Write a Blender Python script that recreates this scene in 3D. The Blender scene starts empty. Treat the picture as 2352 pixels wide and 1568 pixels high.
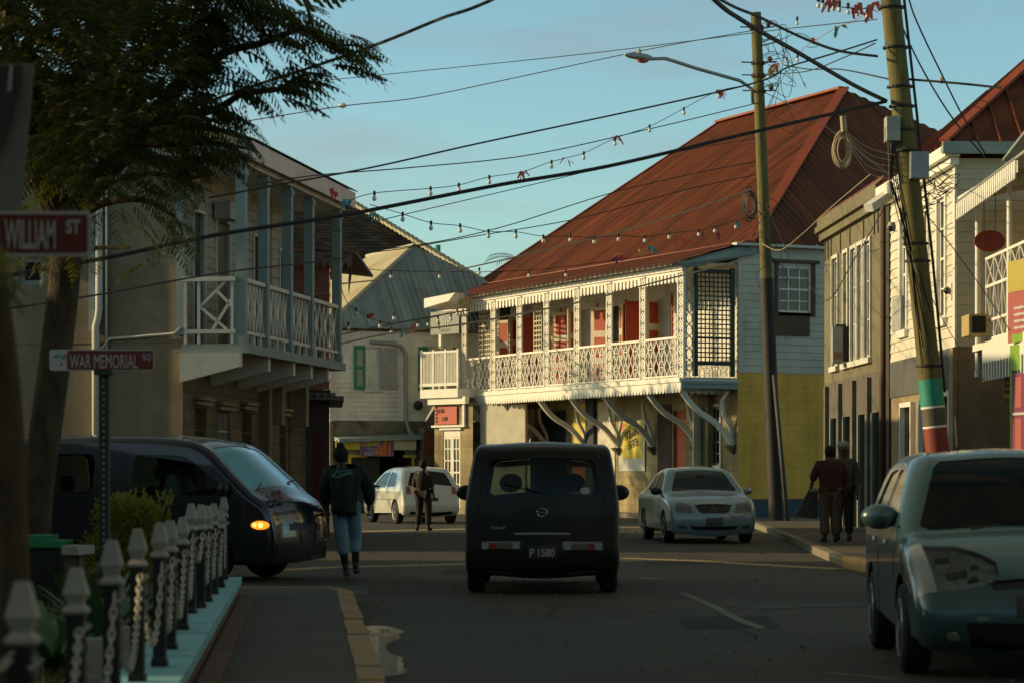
import bpy, bmesh, math, random
from mathutils import Vector, Matrix
from mathutils.geometry import delaunay_2d_cdt
PI = math.pi
rnd = random.Random(7)
scene = bpy.context.scene
COL = scene.collection
# ---------------------------------------------------------------- camera maths
F = 5553.3; CX = 1176.0; HY = 1092.0; H = 1.3
def at(px, py, d): return Vector(((px-CX)/F*d, d, H+(HY-py)/F*d))
def gxy(px, py, z=0.0):
    d = F*(H-z)/(py-HY); return Vector(((px-CX)/F*d, d, z))
# ---------------------------------------------------------------- object helpers
def tag(o, label=None, cat=None, group=None, kind=None):
    if label: o['label'] = label
    if cat: o['category'] = cat
    if group: o['group'] = group
    if kind: o['kind'] = kind
    return o
def thing(name, label, cat, loc=(0,0,0), rz=0, group=None):
    o = bpy.data.objects.new(name, None); COL.objects.link(o)
    o.empty_display_size = .2
    o.location = loc; o.rotation_euler = (0,0,rz)
    return tag(o, label, cat, group)
def kids(o): return [c for c in bpy.data.objects if c.parent == o]
def dup(root, loc, rz=0, label=None, group=None, scale=None):
    r = root.copy(); COL.objects.link(r); r.location = loc; r.rotation_euler = (0,0,rz)
    if label: r['label'] = label
    if group: r['group'] = group
    if scale: r.scale = scale
    for ch in kids(root):
        c = ch.copy(); COL.objects.link(c); c.parent = r
        for g in kids(ch):
            d = g.copy(); COL.objects.link(d); d.parent = c
    return r
class Frame:
    """vertical plane: origin (x,y), unit direction u, outward normal n (t axis)"""
    def __init__(s, o, u, side=1):
        s.o = Vector((o[0], o[1])); s.u = Vector((u[0], u[1])).normalized()
        s.n = Vector((s.u.y, -s.u.x))*side
    def P(s, a, t, z):
        q = s.o + s.u*a + s.n*t; return Vector((q.x, q.y, z))
    def hit(s, px, t=0.0):
        k = (px-CX)/F; o = s.o + s.n*t
        # o.x+u.x*a = k*(o.y+u.y*a)
        return (k*o.y-o.x)/(s.u.x-k*s.u.y)
    def z(s, px, py, t=0.0):
        a = s.hit(px, t); q = s.o + s.n*t + s.u*a
        return H+(HY-py)/F*q.y
    def sub(s, a, t=0.0, turn=1):
        """perpendicular frame starting at a,t running inward (turn=1: along -n)"""
        q = s.o + s.u*a + s.n*t
        return q
class MB:
    def __init__(s): s.v = []; s.f = []; s.uv = None
    def quad(s, *pts):
        i = len(s.v); s.v += [Vector(p) for p in pts]; s.f.append(tuple(range(i, i+len(pts)))); return s
    def hexa(s, p):
        i = len(s.v); s.v += [Vector(q) for q in p]
        for f in ((0,3,2,1),(4,5,6,7),(0,1,5,4),(1,2,6,5),(2,3,7,6),(3,0,4,7)):
            s.f.append(tuple(i+k for k in f))
        return s
    def box(s, x0,x1,y0,y1,z0,z1):
        return s.hexa([(x0,y0,z0),(x1,y0,z0),(x1,y1,z0),(x0,y1,z0),(x0,y0,z1),(x1,y0,z1),(x1,y1,z1),(x0,y1,z1)])
    def fbox(s, fr, a0,a1,t0,t1,z0,z1):
        P = fr.P
        return s.hexa([P(a0,t0,z0),P(a1,t0,z0),P(a1,t1,z0),P(a0,t1,z0),P(a0,t0,z1),P(a1,t0,z1),P(a1,t1,z1),P(a0,t1,z1)])
    def bar(s, p, q, w, h=None, up=(0,0,1)):
        p = Vector(p); q = Vector(q); h = h or w
        d = (q-p)
        if d.length < 1e-6: return s
        d.normalize(); up = Vector(up)
        if abs(d.dot(up)) > .98: up = Vector((0,1,0))
        a = d.cross(up).normalized(); b = a.cross(d)
        a *= w/2; b *= h/2
        return s.hexa([p-a-b,p+a-b,p+a+b,p-a+b,q-a-b,q+a-b,q+a+b,q-a+b])
    def tube(s, pts, r, n=6, cap=True):
        pts = [Vector(p) for p in pts]; m = len(pts)
        rs = r if isinstance(r, (list,tuple)) else [r]*m
        ref = None; base = len(s.v)
        for k in range(m):
            t = (pts[min(k+1,m-1)]-pts[max(k-1,0)])
            if t.length < 1e-9: t = Vector((0,0,1))
            t.normalize()
            if ref is None: ref = Vector((0,0,1)) if abs(t.z) < .9 else Vector((1,0,0))
            a = (ref - t*ref.dot(t))
            if a.length < 1e-6: a = t.orthogonal()
            a.normalize(); b = t.cross(a); ref = a
            for j in range(n):
                th = 2*PI*j/n; s.v.append(pts[k]+(a*math.cos(th)+b*math.sin(th))*rs[k])
        for k in range(m-1):
            for j in range(n):
                j2 = (j+1)%n
                s.f.append((base+k*n+j, base+k*n+j2, base+(k+1)*n+j2, base+(k+1)*n+j))
        if cap:
            s.f.append(tuple(base+j for j in range(n))[::-1]); s.f.append(tuple(base+(m-1)*n+j for j in range(n)))
        return s
    def lathe(s, c, prof, n=16, axis='z', rot=0, sx=1):
        base = len(s.v); c = Vector(c)
        for (r, h) in prof:
            for j in range(n):
                th = 2*PI*j/n+rot; x, y = r*math.cos(th)*sx, r*math.sin(th)
                s.v.append(c+(Vector((x,y,h)) if axis=='z' else Vector((x,h,y)) if axis=='y' else Vector((h,x,y))))
        for k in range(len(prof)-1):
            for j in range(n):
                j2 = (j+1)%n; s.f.append((base+k*n+j, base+k*n+j2, base+(k+1)*n+j2, base+(k+1)*n+j))
        s.f.append(tuple(base+j for j in range(n))); m = len(prof)-1
        s.f.append(tuple(base+m*n+j for j in range(n)))
        return s
    def prism(s, pts, off):
        """flat polygon extruded by vector off"""
        pts = [Vector(p) for p in pts]; off = Vector(off); n = len(pts); i = len(s.v)
        s.v += pts+[p+off for p in pts]
        s.f.append(tuple(range(i,i+n))[::-1]); s.f.append(tuple(range(i+n,i+2*n)))
        for k in range(n):
            k2 = (k+1)%n; s.f.append((i+k,i+k2,i+n+k2,i+n+k))
        return s
    def ball(s, c, r, n=8, m=6, sc=(1,1,1)):
        prof = [(r*math.sin(PI*k/m)*1.0+1e-4, -r*math.cos(PI*k/m)) for k in range(m+1)]
        base = len(s.v); s.lathe((0,0,0), prof, n)
        for k in range(base, len(s.v)):
            v = s.v[k]; s.v[k] = Vector(c)+Vector((v.x*sc[0], v.y*sc[1], v.z*sc[2]))
        return s
    def build(s, name, m, parent=None, smooth=False, loc=None, ang=None, recalc=True):
        me = bpy.data.meshes.new(name)
        off = Vector((0,0,0))
        par = parent
        while par is not None:
            off = off + par.location; par = par.parent
        if parent is None and loc is None and s.v:
            xs=[v.x for v in s.v]; ys=[v.y for v in s.v]; zs=[v.z for v in s.v]
            loc = Vector(((min(xs)+max(xs))/2, (min(ys)+max(ys))/2, min(zs)))
        if loc is not None and parent is None: off = Vector(loc)
        me.from_pydata([v-off for v in s.v], [], s.f)
        if recalc:
            b = bmesh.new(); b.from_mesh(me)
            bmesh.ops.recalc_face_normals(b, faces=b.faces); b.to_mesh(me); b.free()
        o = bpy.data.objects.new(name, me); COL.objects.link(o)
        if parent is None: o.location = off
        o.parent = parent
        ms = m if isinstance(m, (list,tuple)) else [m]
        for k in ms: me.materials.append(k)
        if smooth:
            me.shade_smooth() if hasattr(me,'shade_smooth') else None
            if ang: me.set_sharp_from_angle(angle=math.radians(ang))
        return o
# ---------------------------------------------------------------- materials
def mat(name, col, rough=.75, var=.18, scale=2.0, bump=.0, bscale=30, metal=0, coat=0, spec=.5, stretch=(1,1,1),
        stain=None, stain_amt=.5, stain_scale=.6, stain_thr=.5, emit=None, estr=1, stain_stretch=(1,1,1)):
    m = bpy.data.materials.new(name); m.use_nodes = True
    nt = m.node_tree; N = nt.nodes; L = nt.links
    b = N['Principled BSDF']
    b.inputs['Roughness'].default_value = rough; b.inputs['Metallic'].default_value = metal
    b.inputs['Coat Weight'].default_value = coat; b.inputs['Coat Roughness'].default_value = .05
    b.inputs['Specular IOR Level'].default_value = spec
    c = list(col)+[1]
    if emit:
        b.inputs['Emission Color'].default_value = list(emit)+[1]; b.inputs['Emission Strength'].default_value = estr
    if var <= 0 and not bump:
        b.inputs['Base Color'].default_value = c; return m
    tc = N.new('ShaderNodeTexCoord'); mp = N.new('ShaderNodeMapping'); L.new(tc.outputs['Object'], mp.inputs[0])
    mp.inputs['Scale'].default_value = stretch
    nz = N.new('ShaderNodeTexNoise'); nz.inputs['Scale'].default_value = scale; nz.inputs['Detail'].default_value = 6
    nz.inputs['Roughness'].default_value = .65
    L.new(mp.outputs[0], nz.inputs['Vector'])
    rp = N.new('ShaderNodeMapRange'); rp.inputs[1].default_value = .3; rp.inputs[2].default_value = .7
    rp.inputs[3].default_value = 1-var; rp.inputs[4].default_value = 1+var
    L.new(nz.outputs[0], rp.inputs[0])
    mx = N.new('ShaderNodeVectorMath'); mx.operation = 'SCALE'; mx.inputs[0].default_value = col
    L.new(rp.outputs[0], mx.inputs['Scale'])
    out = mx.outputs[0]
    if stain:
        mp2 = N.new('ShaderNodeMapping'); L.new(tc.outputs['Object'], mp2.inputs[0]); mp2.inputs['Scale'].default_value = stain_stretch
        n2 = N.new('ShaderNodeTexNoise'); n2.inputs['Scale'].default_value = stain_scale; n2.inputs['Detail'].default_value = 8
        n2.inputs['Roughness'].default_value = .7
        L.new(mp2.outputs[0], n2.inputs['Vector'])
        r2 = N.new('ShaderNodeMapRange'); r2.inputs[1].default_value = stain_thr; r2.inputs[2].default_value = stain_thr+.15
        r2.inputs[3].default_value = 0; r2.inputs[4].default_value = stain_amt; L.new(n2.outputs[0], r2.inputs[0])
        mm = N.new('ShaderNodeMix'); mm.data_type = 'RGBA'; L.new(r2.outputs[0], mm.inputs[0]); L.new(out, mm.inputs[6])
        mm.inputs[7].default_value = list(stain)+[1]; out = mm.outputs[2]
    L.new(out, b.inputs['Base Color'])
    if bump:
        n3 = N.new('ShaderNodeTexNoise'); n3.inputs['Scale'].default_value = bscale; n3.inputs['Detail'].default_value = 5
        L.new(mp.outputs[0], n3.inputs['Vector'])
        bp = N.new('ShaderNodeBump'); bp.inputs['Strength'].default_value = bump; bp.inputs['Distance'].default_value = .02
        L.new(n3.outputs[0], bp.inputs['Height']); L.new(bp.outputs[0], b.inputs['Normal'])
    return m
def brickmat(name, c1, c2, mortar, scale=1.0, bw=.4, bh=.2, bump=.6, rough=.9, zaxis=True, msize=.02, var=.2):
    m = mat(name, c1, rough, .15, 3)
    nt = m.node_tree; N = nt.nodes; L = nt.links; b = N['Principled BSDF']
    for l in list(b.inputs['Base Color'].links): L.remove(l)
    tc = N.new('ShaderNodeTexCoord'); sp = N.new('ShaderNodeSeparateXYZ'); cb = N.new('ShaderNodeCombineXYZ')
    ad = N.new('ShaderNodeMath'); ad.operation = 'ADD'
    L.new(tc.outputs['Object'], sp.inputs[0]); L.new(sp.outputs[0], ad.inputs[0]); L.new(sp.outputs[1], ad.inputs[1])
    L.new(ad.outputs[0], cb.inputs[0]); L.new(sp.outputs[2], cb.inputs[1])
    nd = N.new('ShaderNodeTexNoise'); nd.inputs['Scale'].default_value = 2.0; L.new(tc.outputs['Object'], nd.inputs['Vector'])
    vm = N.new('ShaderNodeVectorMath'); vm.operation = 'MULTIPLY_ADD'; L.new(nd.outputs['Color'], vm.inputs[0]); vm.inputs[1].default_value = (.08,.06,0)
    L.new(cb.outputs[0], vm.inputs[2])
    br = N.new('ShaderNodeTexBrick'); L.new(vm.outputs[0], br.inputs['Vector'])
    br.inputs['Color1'].default_value = list(c1)+[1]; br.inputs['Color2'].default_value = list(c2)+[1]; br.inputs['Mortar'].default_value = list(mortar)+[1]
    br.inputs['Scale'].default_value = scale; br.inputs['Brick Width'].default_value = bw; br.inputs['Row Height'].default_value = bh
    br.inputs['Mortar Size'].default_value = msize; br.inputs['Mortar Smooth'].default_value = .3
    nz = N.new('ShaderNodeTexNoise'); nz.inputs['Scale'].default_value = 1.2; nz.inputs['Detail'].default_value = 8; L.new(tc.outputs['Object'], nz.inputs['Vector'])
    rp = N.new('ShaderNodeMapRange'); rp.inputs[1].default_value = .3; rp.inputs[2].default_value = .7; rp.inputs[3].default_value = 1-var; rp.inputs[4].default_value = 1+var
    L.new(nz.outputs[0], rp.inputs[0])
    vs = N.new('ShaderNodeVectorMath'); vs.operation = 'SCALE'; L.new(br.outputs[0], vs.inputs[0]); L.new(rp.outputs[0], vs.inputs['Scale'])
    L.new(vs.outputs[0], b.inputs['Base Color'])
    bp = N.new('ShaderNodeBump'); bp.inputs['Strength'].default_value = bump; bp.inputs['Distance'].default_value = .02; bp.invert = True
    L.new(br.outputs['Fac'], bp.inputs['Height']); L.new(bp.outputs[0], b.inputs['Normal'])
    return m
def glassmat(name, tint=(.25,.28,.28), mixf=.35, rough=.03):
    m = bpy.data.materials.new(name); m.use_nodes = True; nt = m.node_tree; N = nt.nodes; L = nt.links
    N.remove(N['Principled BSDF']); out = N['Material Output']
    t = N.new('ShaderNodeBsdfTransparent'); t.inputs[0].default_value = list(tint)+[1]
    g = N.new('ShaderNodeBsdfGlossy'); g.inputs['Roughness'].default_value = rough; g.inputs[0].default_value = (.5,.55,.53,1)
    fr = N.new('ShaderNodeFresnel'); fr.inputs[0].default_value = 1.5
    mx = N.new('ShaderNodeMixShader'); L.new(fr.outputs[0], mx.inputs[0]); L.new(t.outputs[0], mx.inputs[1]); L.new(g.outputs[0], mx.inputs[2])
    L.new(mx.outputs[0], out.inputs[0]); return m

def streaks(m, rotz=0.0, sc=(4,.12,.12), lo=.62, hi=1.32, sheet=0.0, detail=3):
    """sheet-to-sheet fading, run-off streaks and painted rib shading: multiplies the base colour"""
    nt=m.node_tree; N=nt.nodes; L=nt.links; b=N['Principled BSDF']; src=b.inputs['Base Color'].links[0].from_socket
    tc=N.new('ShaderNodeTexCoord'); r=N.new('ShaderNodeMapping'); L.new(tc.outputs['Object'],r.inputs[0]); r.inputs['Rotation'].default_value=(0,0,rotz)
    s=N.new('ShaderNodeMapping'); L.new(r.outputs[0],s.inputs[0]); s.inputs['Scale'].default_value=sc
    n=N.new('ShaderNodeTexNoise'); n.inputs['Scale'].default_value=1; n.inputs['Detail'].default_value=detail; n.inputs['Roughness'].default_value=.7; L.new(s.outputs[0],n.inputs['Vector'])
    mr=N.new('ShaderNodeMapRange'); mr.inputs[1].default_value=.32; mr.inputs[2].default_value=.68; mr.inputs[3].default_value=lo; mr.inputs[4].default_value=hi; L.new(n.outputs[0],mr.inputs[0]); f=mr.outputs[0]
    if sheet:
        sp=N.new('ShaderNodeSeparateXYZ'); L.new(r.outputs[0],sp.inputs[0]); d=N.new('ShaderNodeMath'); d.operation='DIVIDE'; d.inputs[1].default_value=sheet; L.new(sp.outputs[0],d.inputs[0])
        fl=N.new('ShaderNodeMath'); fl.operation='FLOOR'; L.new(d.outputs[0],fl.inputs[0]); w=N.new('ShaderNodeTexWhiteNoise'); w.noise_dimensions='1D'; L.new(fl.outputs[0],w.inputs['W'])
        m2=N.new('ShaderNodeMapRange'); m2.inputs[3].default_value=.82; m2.inputs[4].default_value=1.15; L.new(w.outputs['Value'],m2.inputs[0]); mu=N.new('ShaderNodeMath'); mu.operation='MULTIPLY'; L.new(f,mu.inputs[0]); L.new(m2.outputs[0],mu.inputs[1]); f=mu.outputs[0]
    v=N.new('ShaderNodeVectorMath'); v.operation='SCALE'; L.new(src,v.inputs[0]); L.new(f,v.inputs['Scale']); L.new(v.outputs[0],b.inputs['Base Color']); return m
M = {}
M['asphalt'] = mat('asphalt', (.050,.044,.031), .82, .30, .35, .5, 60, stain=(.062,.057,.047), stain_amt=.6, stain_scale=.25, stain_thr=.52)
M['patch'] = mat('asphalt_patch', (.075,.075,.07), .85, .3, 1.0, .4, 60)
M['pavement'] = mat('pavement', (.078,.068,.052), .9, .25, .8, .4, 40, stain=(.04,.038,.034), stain_amt=.6, stain_scale=.9)
M['kerb_yellow'] = mat('kerb_yellow', (.38,.22,.07), .85, .3, 1.6, .3, 30, stain=(.30,.25,.20), stain_amt=.85, stain_scale=2.2, stain_thr=.45)
M['kerb_grey'] = mat('kerb_grey', (.20,.17,.12), .9, .3, 2, .3, 30)
M['line'] = mat('strip_tan', (.36,.27,.12), .8, .3, 3, .2, 40, stain=(.07,.065,.06), stain_amt=.9, stain_scale=1.2, stain_thr=.56)
M['dashpaint'] = mat('dash_paint', (.19,.18,.15), .8, .3, 3, .2, 40, stain=(.06,.06,.055), stain_amt=.95, stain_scale=3, stain_thr=.48)
M['soil'] = mat('soil', (.06,.05,.03), .95, .5, 4, .8, 30)
M['cyan'] = mat('cyan_paint', (.22,.50,.54), .6, .12, 3, .2, 30, stain=(.06,.12,.11), stain_amt=.6, stain_scale=2.5, stain_thr=.6)
M['brownwall'] = mat('brown_face', (.14,.075,.045), .9, .3, 4, .3, 30)
M['postblack'] = mat('post_black', (.010,.012,.010), .5, .3, 6, .2, 30)
M['whitepaint'] = mat('white_paint', (.37,.36,.33), .6, .12, 4, .15, 30)
M['chain'] = mat('chain_white', (.42,.40,.35), .6, .15, 8)
M['plaster'] = mat('plaster', (.255,.215,.145), .95, .16, .8, .8, 50, stain=(.17,.135,.085), stain_amt=.7, stain_scale=.45, stain_thr=.5)
M['white_old'] = mat('white_old', (.62,.60,.53), .7, .12, 2.5, .15, 30, stain=(.36,.32,.24), stain_amt=.5, stain_scale=1.4, stain_thr=.55, stain_stretch=(1,1,.35))
M['white_trim'] = mat('white_trim', (.78,.75,.67), .6, .08, 3, .1, 30, stain=(.52,.45,.32), stain_amt=.5, stain_scale=2.2, stain_thr=.56)
M['bluegrey'] = mat('blue_grey_paint', (.24,.30,.29), .7, .12, 3, .15, 30)
M['clap_grey'] = mat('clap_grey', (.36,.32,.24), .8, .15, 2, .2, 30)
M['clap_white'] = mat('clap_white', (.54,.51,.44), .8, .12, 1.5, .2, 30, stain=(.30,.30,.28), stain_amt=.5, stain_scale=1.0)
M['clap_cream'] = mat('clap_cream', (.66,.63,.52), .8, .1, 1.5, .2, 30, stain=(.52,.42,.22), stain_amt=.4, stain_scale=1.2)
M['creamwall'] = mat('cream_wall', (.84,.80,.68), .8, .12, 1.5, .2, 30, stain=(.45,.44,.34), stain_amt=.5, stain_scale=.8)
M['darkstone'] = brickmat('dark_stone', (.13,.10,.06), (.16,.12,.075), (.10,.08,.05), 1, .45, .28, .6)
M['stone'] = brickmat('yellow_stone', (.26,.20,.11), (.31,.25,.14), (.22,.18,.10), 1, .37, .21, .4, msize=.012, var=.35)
M['yellowbrick'] = brickmat('yellow_painted_brick', (.74,.43,.08), (.78,.46,.09), (.68,.40,.07), 1, .44, .22, .5, msize=.012, var=.12)
streaks(M['yellowbrick'],0,(1.2,1.2,.14),.78,1.12); streaks(M['stone'],0,(1.3,1.3,.2),.62,1.2)
M['blueband'] = mat('blue_band', (.035,.07,.10), .8, .2, 2, .2, 30)
M['redroof'] = mat('red_roof', (.160,.036,.009), .62, .16, .7, .15, 20, stain=(.06,.020,.011), stain_amt=.7, stain_scale=.5)
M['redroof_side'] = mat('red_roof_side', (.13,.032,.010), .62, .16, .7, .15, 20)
streaks(M['redroof'],-math.radians(115.4),(4.6,.10,.10),.5,1.45,.75); streaks(M['redroof_side'],-math.radians(25),(4.6,.10,.10),.6,1.35,.75)  # stripes put the ribs' shading into the colour, along with sheet fading
M['redcap'] = mat('red_cap', (.24,.045,.016), .6, .12, 2)
M['blueroof'] = mat('blue_roof', (.27,.33,.30), .6, .15, .8, .1, 20, stain=(.26,.12,.05), stain_amt=.85, stain_scale=.55, stain_thr=.56, stain_stretch=(1.6,1.6,.5))
streaks(M['blueroof'],-math.radians(19),(3.5,.15,.15),.72,1.22,.8)  # rib shading put into the blue colour too, over sheet fading
streaks(M['plaster'],0,(1.1,1.1,.10),.74,1.18); streaks(M['creamwall'],0,(1.6,1.6,.12),.82,1.10)
M['shingle'] = brickmat('shingle', (.012,.014,.013), (.034,.034,.030), (.006,.006,.006), 1, .35, .18, .7, var=.5); M['shingle'].node_tree.nodes['Principled BSDF'].inputs['Specular IOR Level'].default_value=.05
M['redpaint'] = mat('red_paint', (.40,.050,.009), .6, .12, 3)
M['redpale'] = mat('red_pale', (.42,.08,.035), .6, .1, 3)
M['green'] = mat('green_paint', (.02,.24,.10), .6, .12, 3)
M['darkgreen'] = mat('dark_green', (.025,.04,.028), .7, .2, 3)
M['yellow'] = mat('yellow_paint', (.60,.46,.05), .6, .1, 3)
M['lime'] = mat('lime_paint', (.20,.35,.03), .6, .1, 3)
M['dark'] = mat('dark_inside', (.012,.012,.010), .9, .2, 2)
M['greenpanel'] = mat('green_panel', (.03,.045,.02), .9, .2, 2)
M['darkblue'] = mat('dark_blue_paint', (.02,.035,.05), .7, .2, 2)
M['brownwood'] = mat('brown_wood', (.165,.140,.080), .85, .2, 2, .2, 30)
M['browntrim'] = mat('brown_trim', (.10,.06,.035), .8, .2, 3)
M['pink'] = mat('pink_paint', (.30,.13,.11), .8, .15, 2)
M['glass'] = mat('window_glass', (.02,.024,.022), .06, 0, spec=.8)
M['glass_warm'] = mat('window_glass_warm', (.07,.05,.03), .12, .4, 3)
M['black'] = mat('black', (.012,.012,.012), .5, 0)
M['wire'] = mat('wire_black', (.01,.012,.014), .6, 0)
M['wire_pale'] = mat('wire_pale', (.40,.32,.20), .7, 0)
M['wire_orange'] = mat('wire_orange', (.30,.16,.09), .7, 0)
M['pole'] = mat('pole_wood', (.150,.128,.038), .85, .3, 3, .5, 20, stretch=(4,4,.4), stain=(.07,.06,.03), stain_amt=.7, stain_scale=2, stain_stretch=(3,3,.4))
M['metal'] = mat('grey_metal', (.30,.33,.34), .5, .15, 4, metal=.3)
M['boxgrey'] = mat('box_grey', (.36,.36,.33), .6, .15, 4)
M['bark'] = mat('bark', (.070,.050,.027), .95, .55, 7, 1.0, 22, stretch=(1,1,.4))
M['leaf'] = mat('leaf', (.048,.052,.012), .6, .45, 1.5)
M['leaf2'] = mat('leaf_gold', (.20,.20,.025), .6, .4, 6)
M['leaf3'] = mat('leaf_agave', (.07,.15,.05), .5, .25, 6)
M['signred'] = mat('sign_red_brown', (.16,.024,.016), .5, .08, 3)
M['signwhite'] = mat('sign_white', (.50,.50,.46), .5, .05, 3)
M['bulb'] = mat('bulb', (.75,.72,.62), .15, 0, spec=.8)
M['rubber'] = mat('rubber', (.015,.015,.015), .8, .2, 8)
M['skin'] = mat('skin', (.07,.035,.02), .6, .1, 8)
M['hair'] = mat('hair', (.008,.007,.006), .9, .2, 20)
for k, c in dict(teal=(.02,.27,.20), bunting_red=(.60,.10,.06), bunting_blue=(.05,.30,.38), bunting_yellow=(.45,.36,.06), orange=(.62,.16,.04), mag=(.20,.03,.08), pinkposter=(.38,.095,.08), purple=(.16,.09,.22), grey=(.3,.3,.3), tail=(.30,.015,.01), brownflag=(.10,.08,.06), flagred=(.24,.036,.02), cyan2=(.06,.42,.55)).items():
    M[k] = mat(k, c, .6, .08, 3)
def translucent(m, col, f):
    nt=m.node_tree; N=nt.nodes; L=nt.links; t=N.new('ShaderNodeBsdfTranslucent'); t.inputs[0].default_value=list(col)+[1]; x=N.new('ShaderNodeMixShader'); x.inputs[0].default_value=f
    L.new(N['Principled BSDF'].outputs[0],x.inputs[1]); L.new(t.outputs[0],x.inputs[2]); L.new(x.outputs[0],N['Material Output'].inputs[0])
translucent(M['leaf'],(.14,.17,.015),.28); translucent(M['leaf2'],(.40,.36,.03),.3)
# ---------------------------------------------------------------- shared builders
def clip_strip(poly, u0, u1):
    """v-range of convex polygon (u,v) at u0 and u1"""
    def rng(u):
        vs = []
        n = len(poly)
        for i in range(n):
            a = poly[i]; b = poly[(i+1)%n]
            if (a[0]-u)*(b[0]-u) <= 0 and abs(a[0]-b[0]) > 1e-9:
                t = (u-a[0])/(b[0]-a[0]); vs.append(a[1]+t*(b[1]-a[1]))
        return (min(vs), max(vs)) if vs else None
    return rng(u0), rng(u1)
def corrugated(mb, pts, udir, period=.16, depth=.02, kind='sine'):
    """convex planar polygon -> real corrugated sheet with ribs running up the slope"""
    pts = [Vector(p) for p in pts]; o = pts[0]; u = Vector(udir).normalized()
    n = (pts[1]-pts[0]).cross(pts[2]-pts[0]).normalized()
    if n.z < 0: n = -n
    u = (u-n*u.dot(n)).normalized(); v = n.cross(u)
    poly = [((p-o).dot(u), (p-o).dot(v)) for p in pts]
    u0 = min(p[0] for p in poly)+1e-4; u1 = max(p[0] for p in poly)-1e-4
    k = max(2, int((u1-u0)/period)*2); us = [u0+(u1-u0)*i/k for i in range(k+1)]
    for i in range(k):
        a, b = clip_strip(poly, us[i], us[i+1])
        if not a or not b: continue
        ha = depth if i % 2 else 0; hb = depth if (i+1) % 2 else 0
        Q = lambda uu, vv, h: o+u*uu+v*vv+n*h
        if kind == 'rib':   # narrow standing ribs on flat sheet
            mb.quad(Q(us[i],a[0],0),Q(us[i+1],b[0],0),Q(us[i+1],b[1],0),Q(us[i],a[1],0))
            if i % 2: mb.bar(Q(us[i],a[0],depth/2), Q(us[i],a[1],depth/2), .03, depth, up=n)
        else:
            mb.quad(Q(us[i],a[0],ha),Q(us[i+1],b[0],hb),Q(us[i+1],b[1],hb),Q(us[i],a[1],ha))
    return mb
def roofslab(pts, thick=.08):
    mb = MB(); mb.prism([Vector(p)-Vector((0,0,thick+.03)) for p in pts], (0,0,thick)); return mb
def cuts(a0, a1, z0, z1, holes):
    segs = [(a0, a1)]
    for (h0,h1,g0,g1) in holes:
        if g0 < z1-1e-6 and g1 > z0+1e-6:
            ns = []
            for (p,q) in segs:
                if h1 <= p or h0 >= q: ns.append((p,q)); continue
                if h0 > p: ns.append((p,h0))
                if h1 < q: ns.append((h1,q))
            segs = ns
    return segs
def wall(mb, fr, a0, a1, z0, z1, holes=(), board=None, t=0.0, lip=.022, reveal=.18):
    zs = sorted(set([z0,z1]+[z for h in holes for z in h[2:4] if z0<z<z1]))
    if board:
        k = int(round((z1-z0)/board)); rows = [z0+(z1-z0)*i/k for i in range(k+1)]
        zs2 = sorted(set([round(z,4) for z in zs+rows]))
    else: rows = None; zs2 = zs
    for i in range(len(zs2)-1):
        za, zb = zs2[i], zs2[i+1]
        if zb-za < 1e-3: continue
        ta = tb = t
        if rows:
            import bisect
            r = max(0, min(len(rows)-2, bisect.bisect_right(rows, (za+zb)/2)-1)); h = rows[r+1]-rows[r]
            ta = t+lip*(1-(za-rows[r])/h); tb = t+lip*(1-(zb-rows[r])/h)
        for (p,q) in cuts(a0,a1,za,zb,holes):
            mb.quad(fr.P(p,ta,za),fr.P(q,ta,za),fr.P(q,tb,zb),fr.P(p,tb,zb))
            if rows: mb.quad(fr.P(p,ta,za),fr.P(q,ta,za),fr.P(q,t,za+.001),fr.P(p,t,za+.001))
    for (h0,h1,g0,g1) in holes:
        P = fr.P; r = t-reveal; e = t+.001
        mb.quad(P(h0,e,g0),P(h0,r,g0),P(h0,r,g1),P(h0,e,g1)); mb.quad(P(h1,e,g0),P(h1,r,g0),P(h1,r,g1),P(h1,e,g1))
        mb.quad(P(h0,e,g1),P(h1,e,g1),P(h1,r,g1),P(h0,r,g1)); mb.quad(P(h0,e,g0),P(h1,e,g0),P(h1,r,g0),P(h0,r,g0))
def window(root, fr, h, cols=2, rows=4, m=None, pm=None, t=-.1, fw=.06, trim=None, tw=.08, name='window', bar=.03, sill=True):
    """frame with glazing bars in opening h, pane as sub-part"""
    a0,a1,z0,z1 = h; mb = MB()
    mb.fbox(fr,a0,a0+fw,t-.03,t+.03,z0,z1); mb.fbox(fr,a1-fw,a1,t-.03,t+.03,z0,z1)
    mb.fbox(fr,a0+fw,a1-fw,t-.03,t+.03,z0,z0+fw); mb.fbox(fr,a0+fw,a1-fw,t-.03,t+.03,z1-fw,z1)
    for i in range(1,cols):
        a = a0+(a1-a0)*i/cols; mb.fbox(fr,a-bar/2,a+bar/2,t-.015,t+.022,z0+fw,z1-fw)
    for i in range(1,rows):
        z = z0+(z1-z0)*i/rows; b = bar*(1.6 if rows%2==0 and i==rows//2 else 1); mb.fbox(fr,a0+fw,a1-fw,t-.018,t+.026,z-b/2,z+b/2)
    if trim:
        mb.fbox(fr,a0-tw,a0-.002,-.02,.05,z0-tw,z1+tw); mb.fbox(fr,a1+.002,a1+tw,-.02,.05,z0-tw,z1+tw)
        mb.fbox(fr,a0-.002,a1+.002,-.02,.05,z1+.002,z1+tw)
        mb.fbox(fr,a0-tw-.04,a1+tw+.04,-.02,.10,z0-tw-.04,z0-.004)
    o = mb.build(name, m or M['white_trim'], root)
    g = MB(); g.fbox(fr,a0+.01,a1-.01,t-.012,t-.004,z0+.01,z1-.01); g.build('pane', pm or M['glass'], o)
    return o
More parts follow.
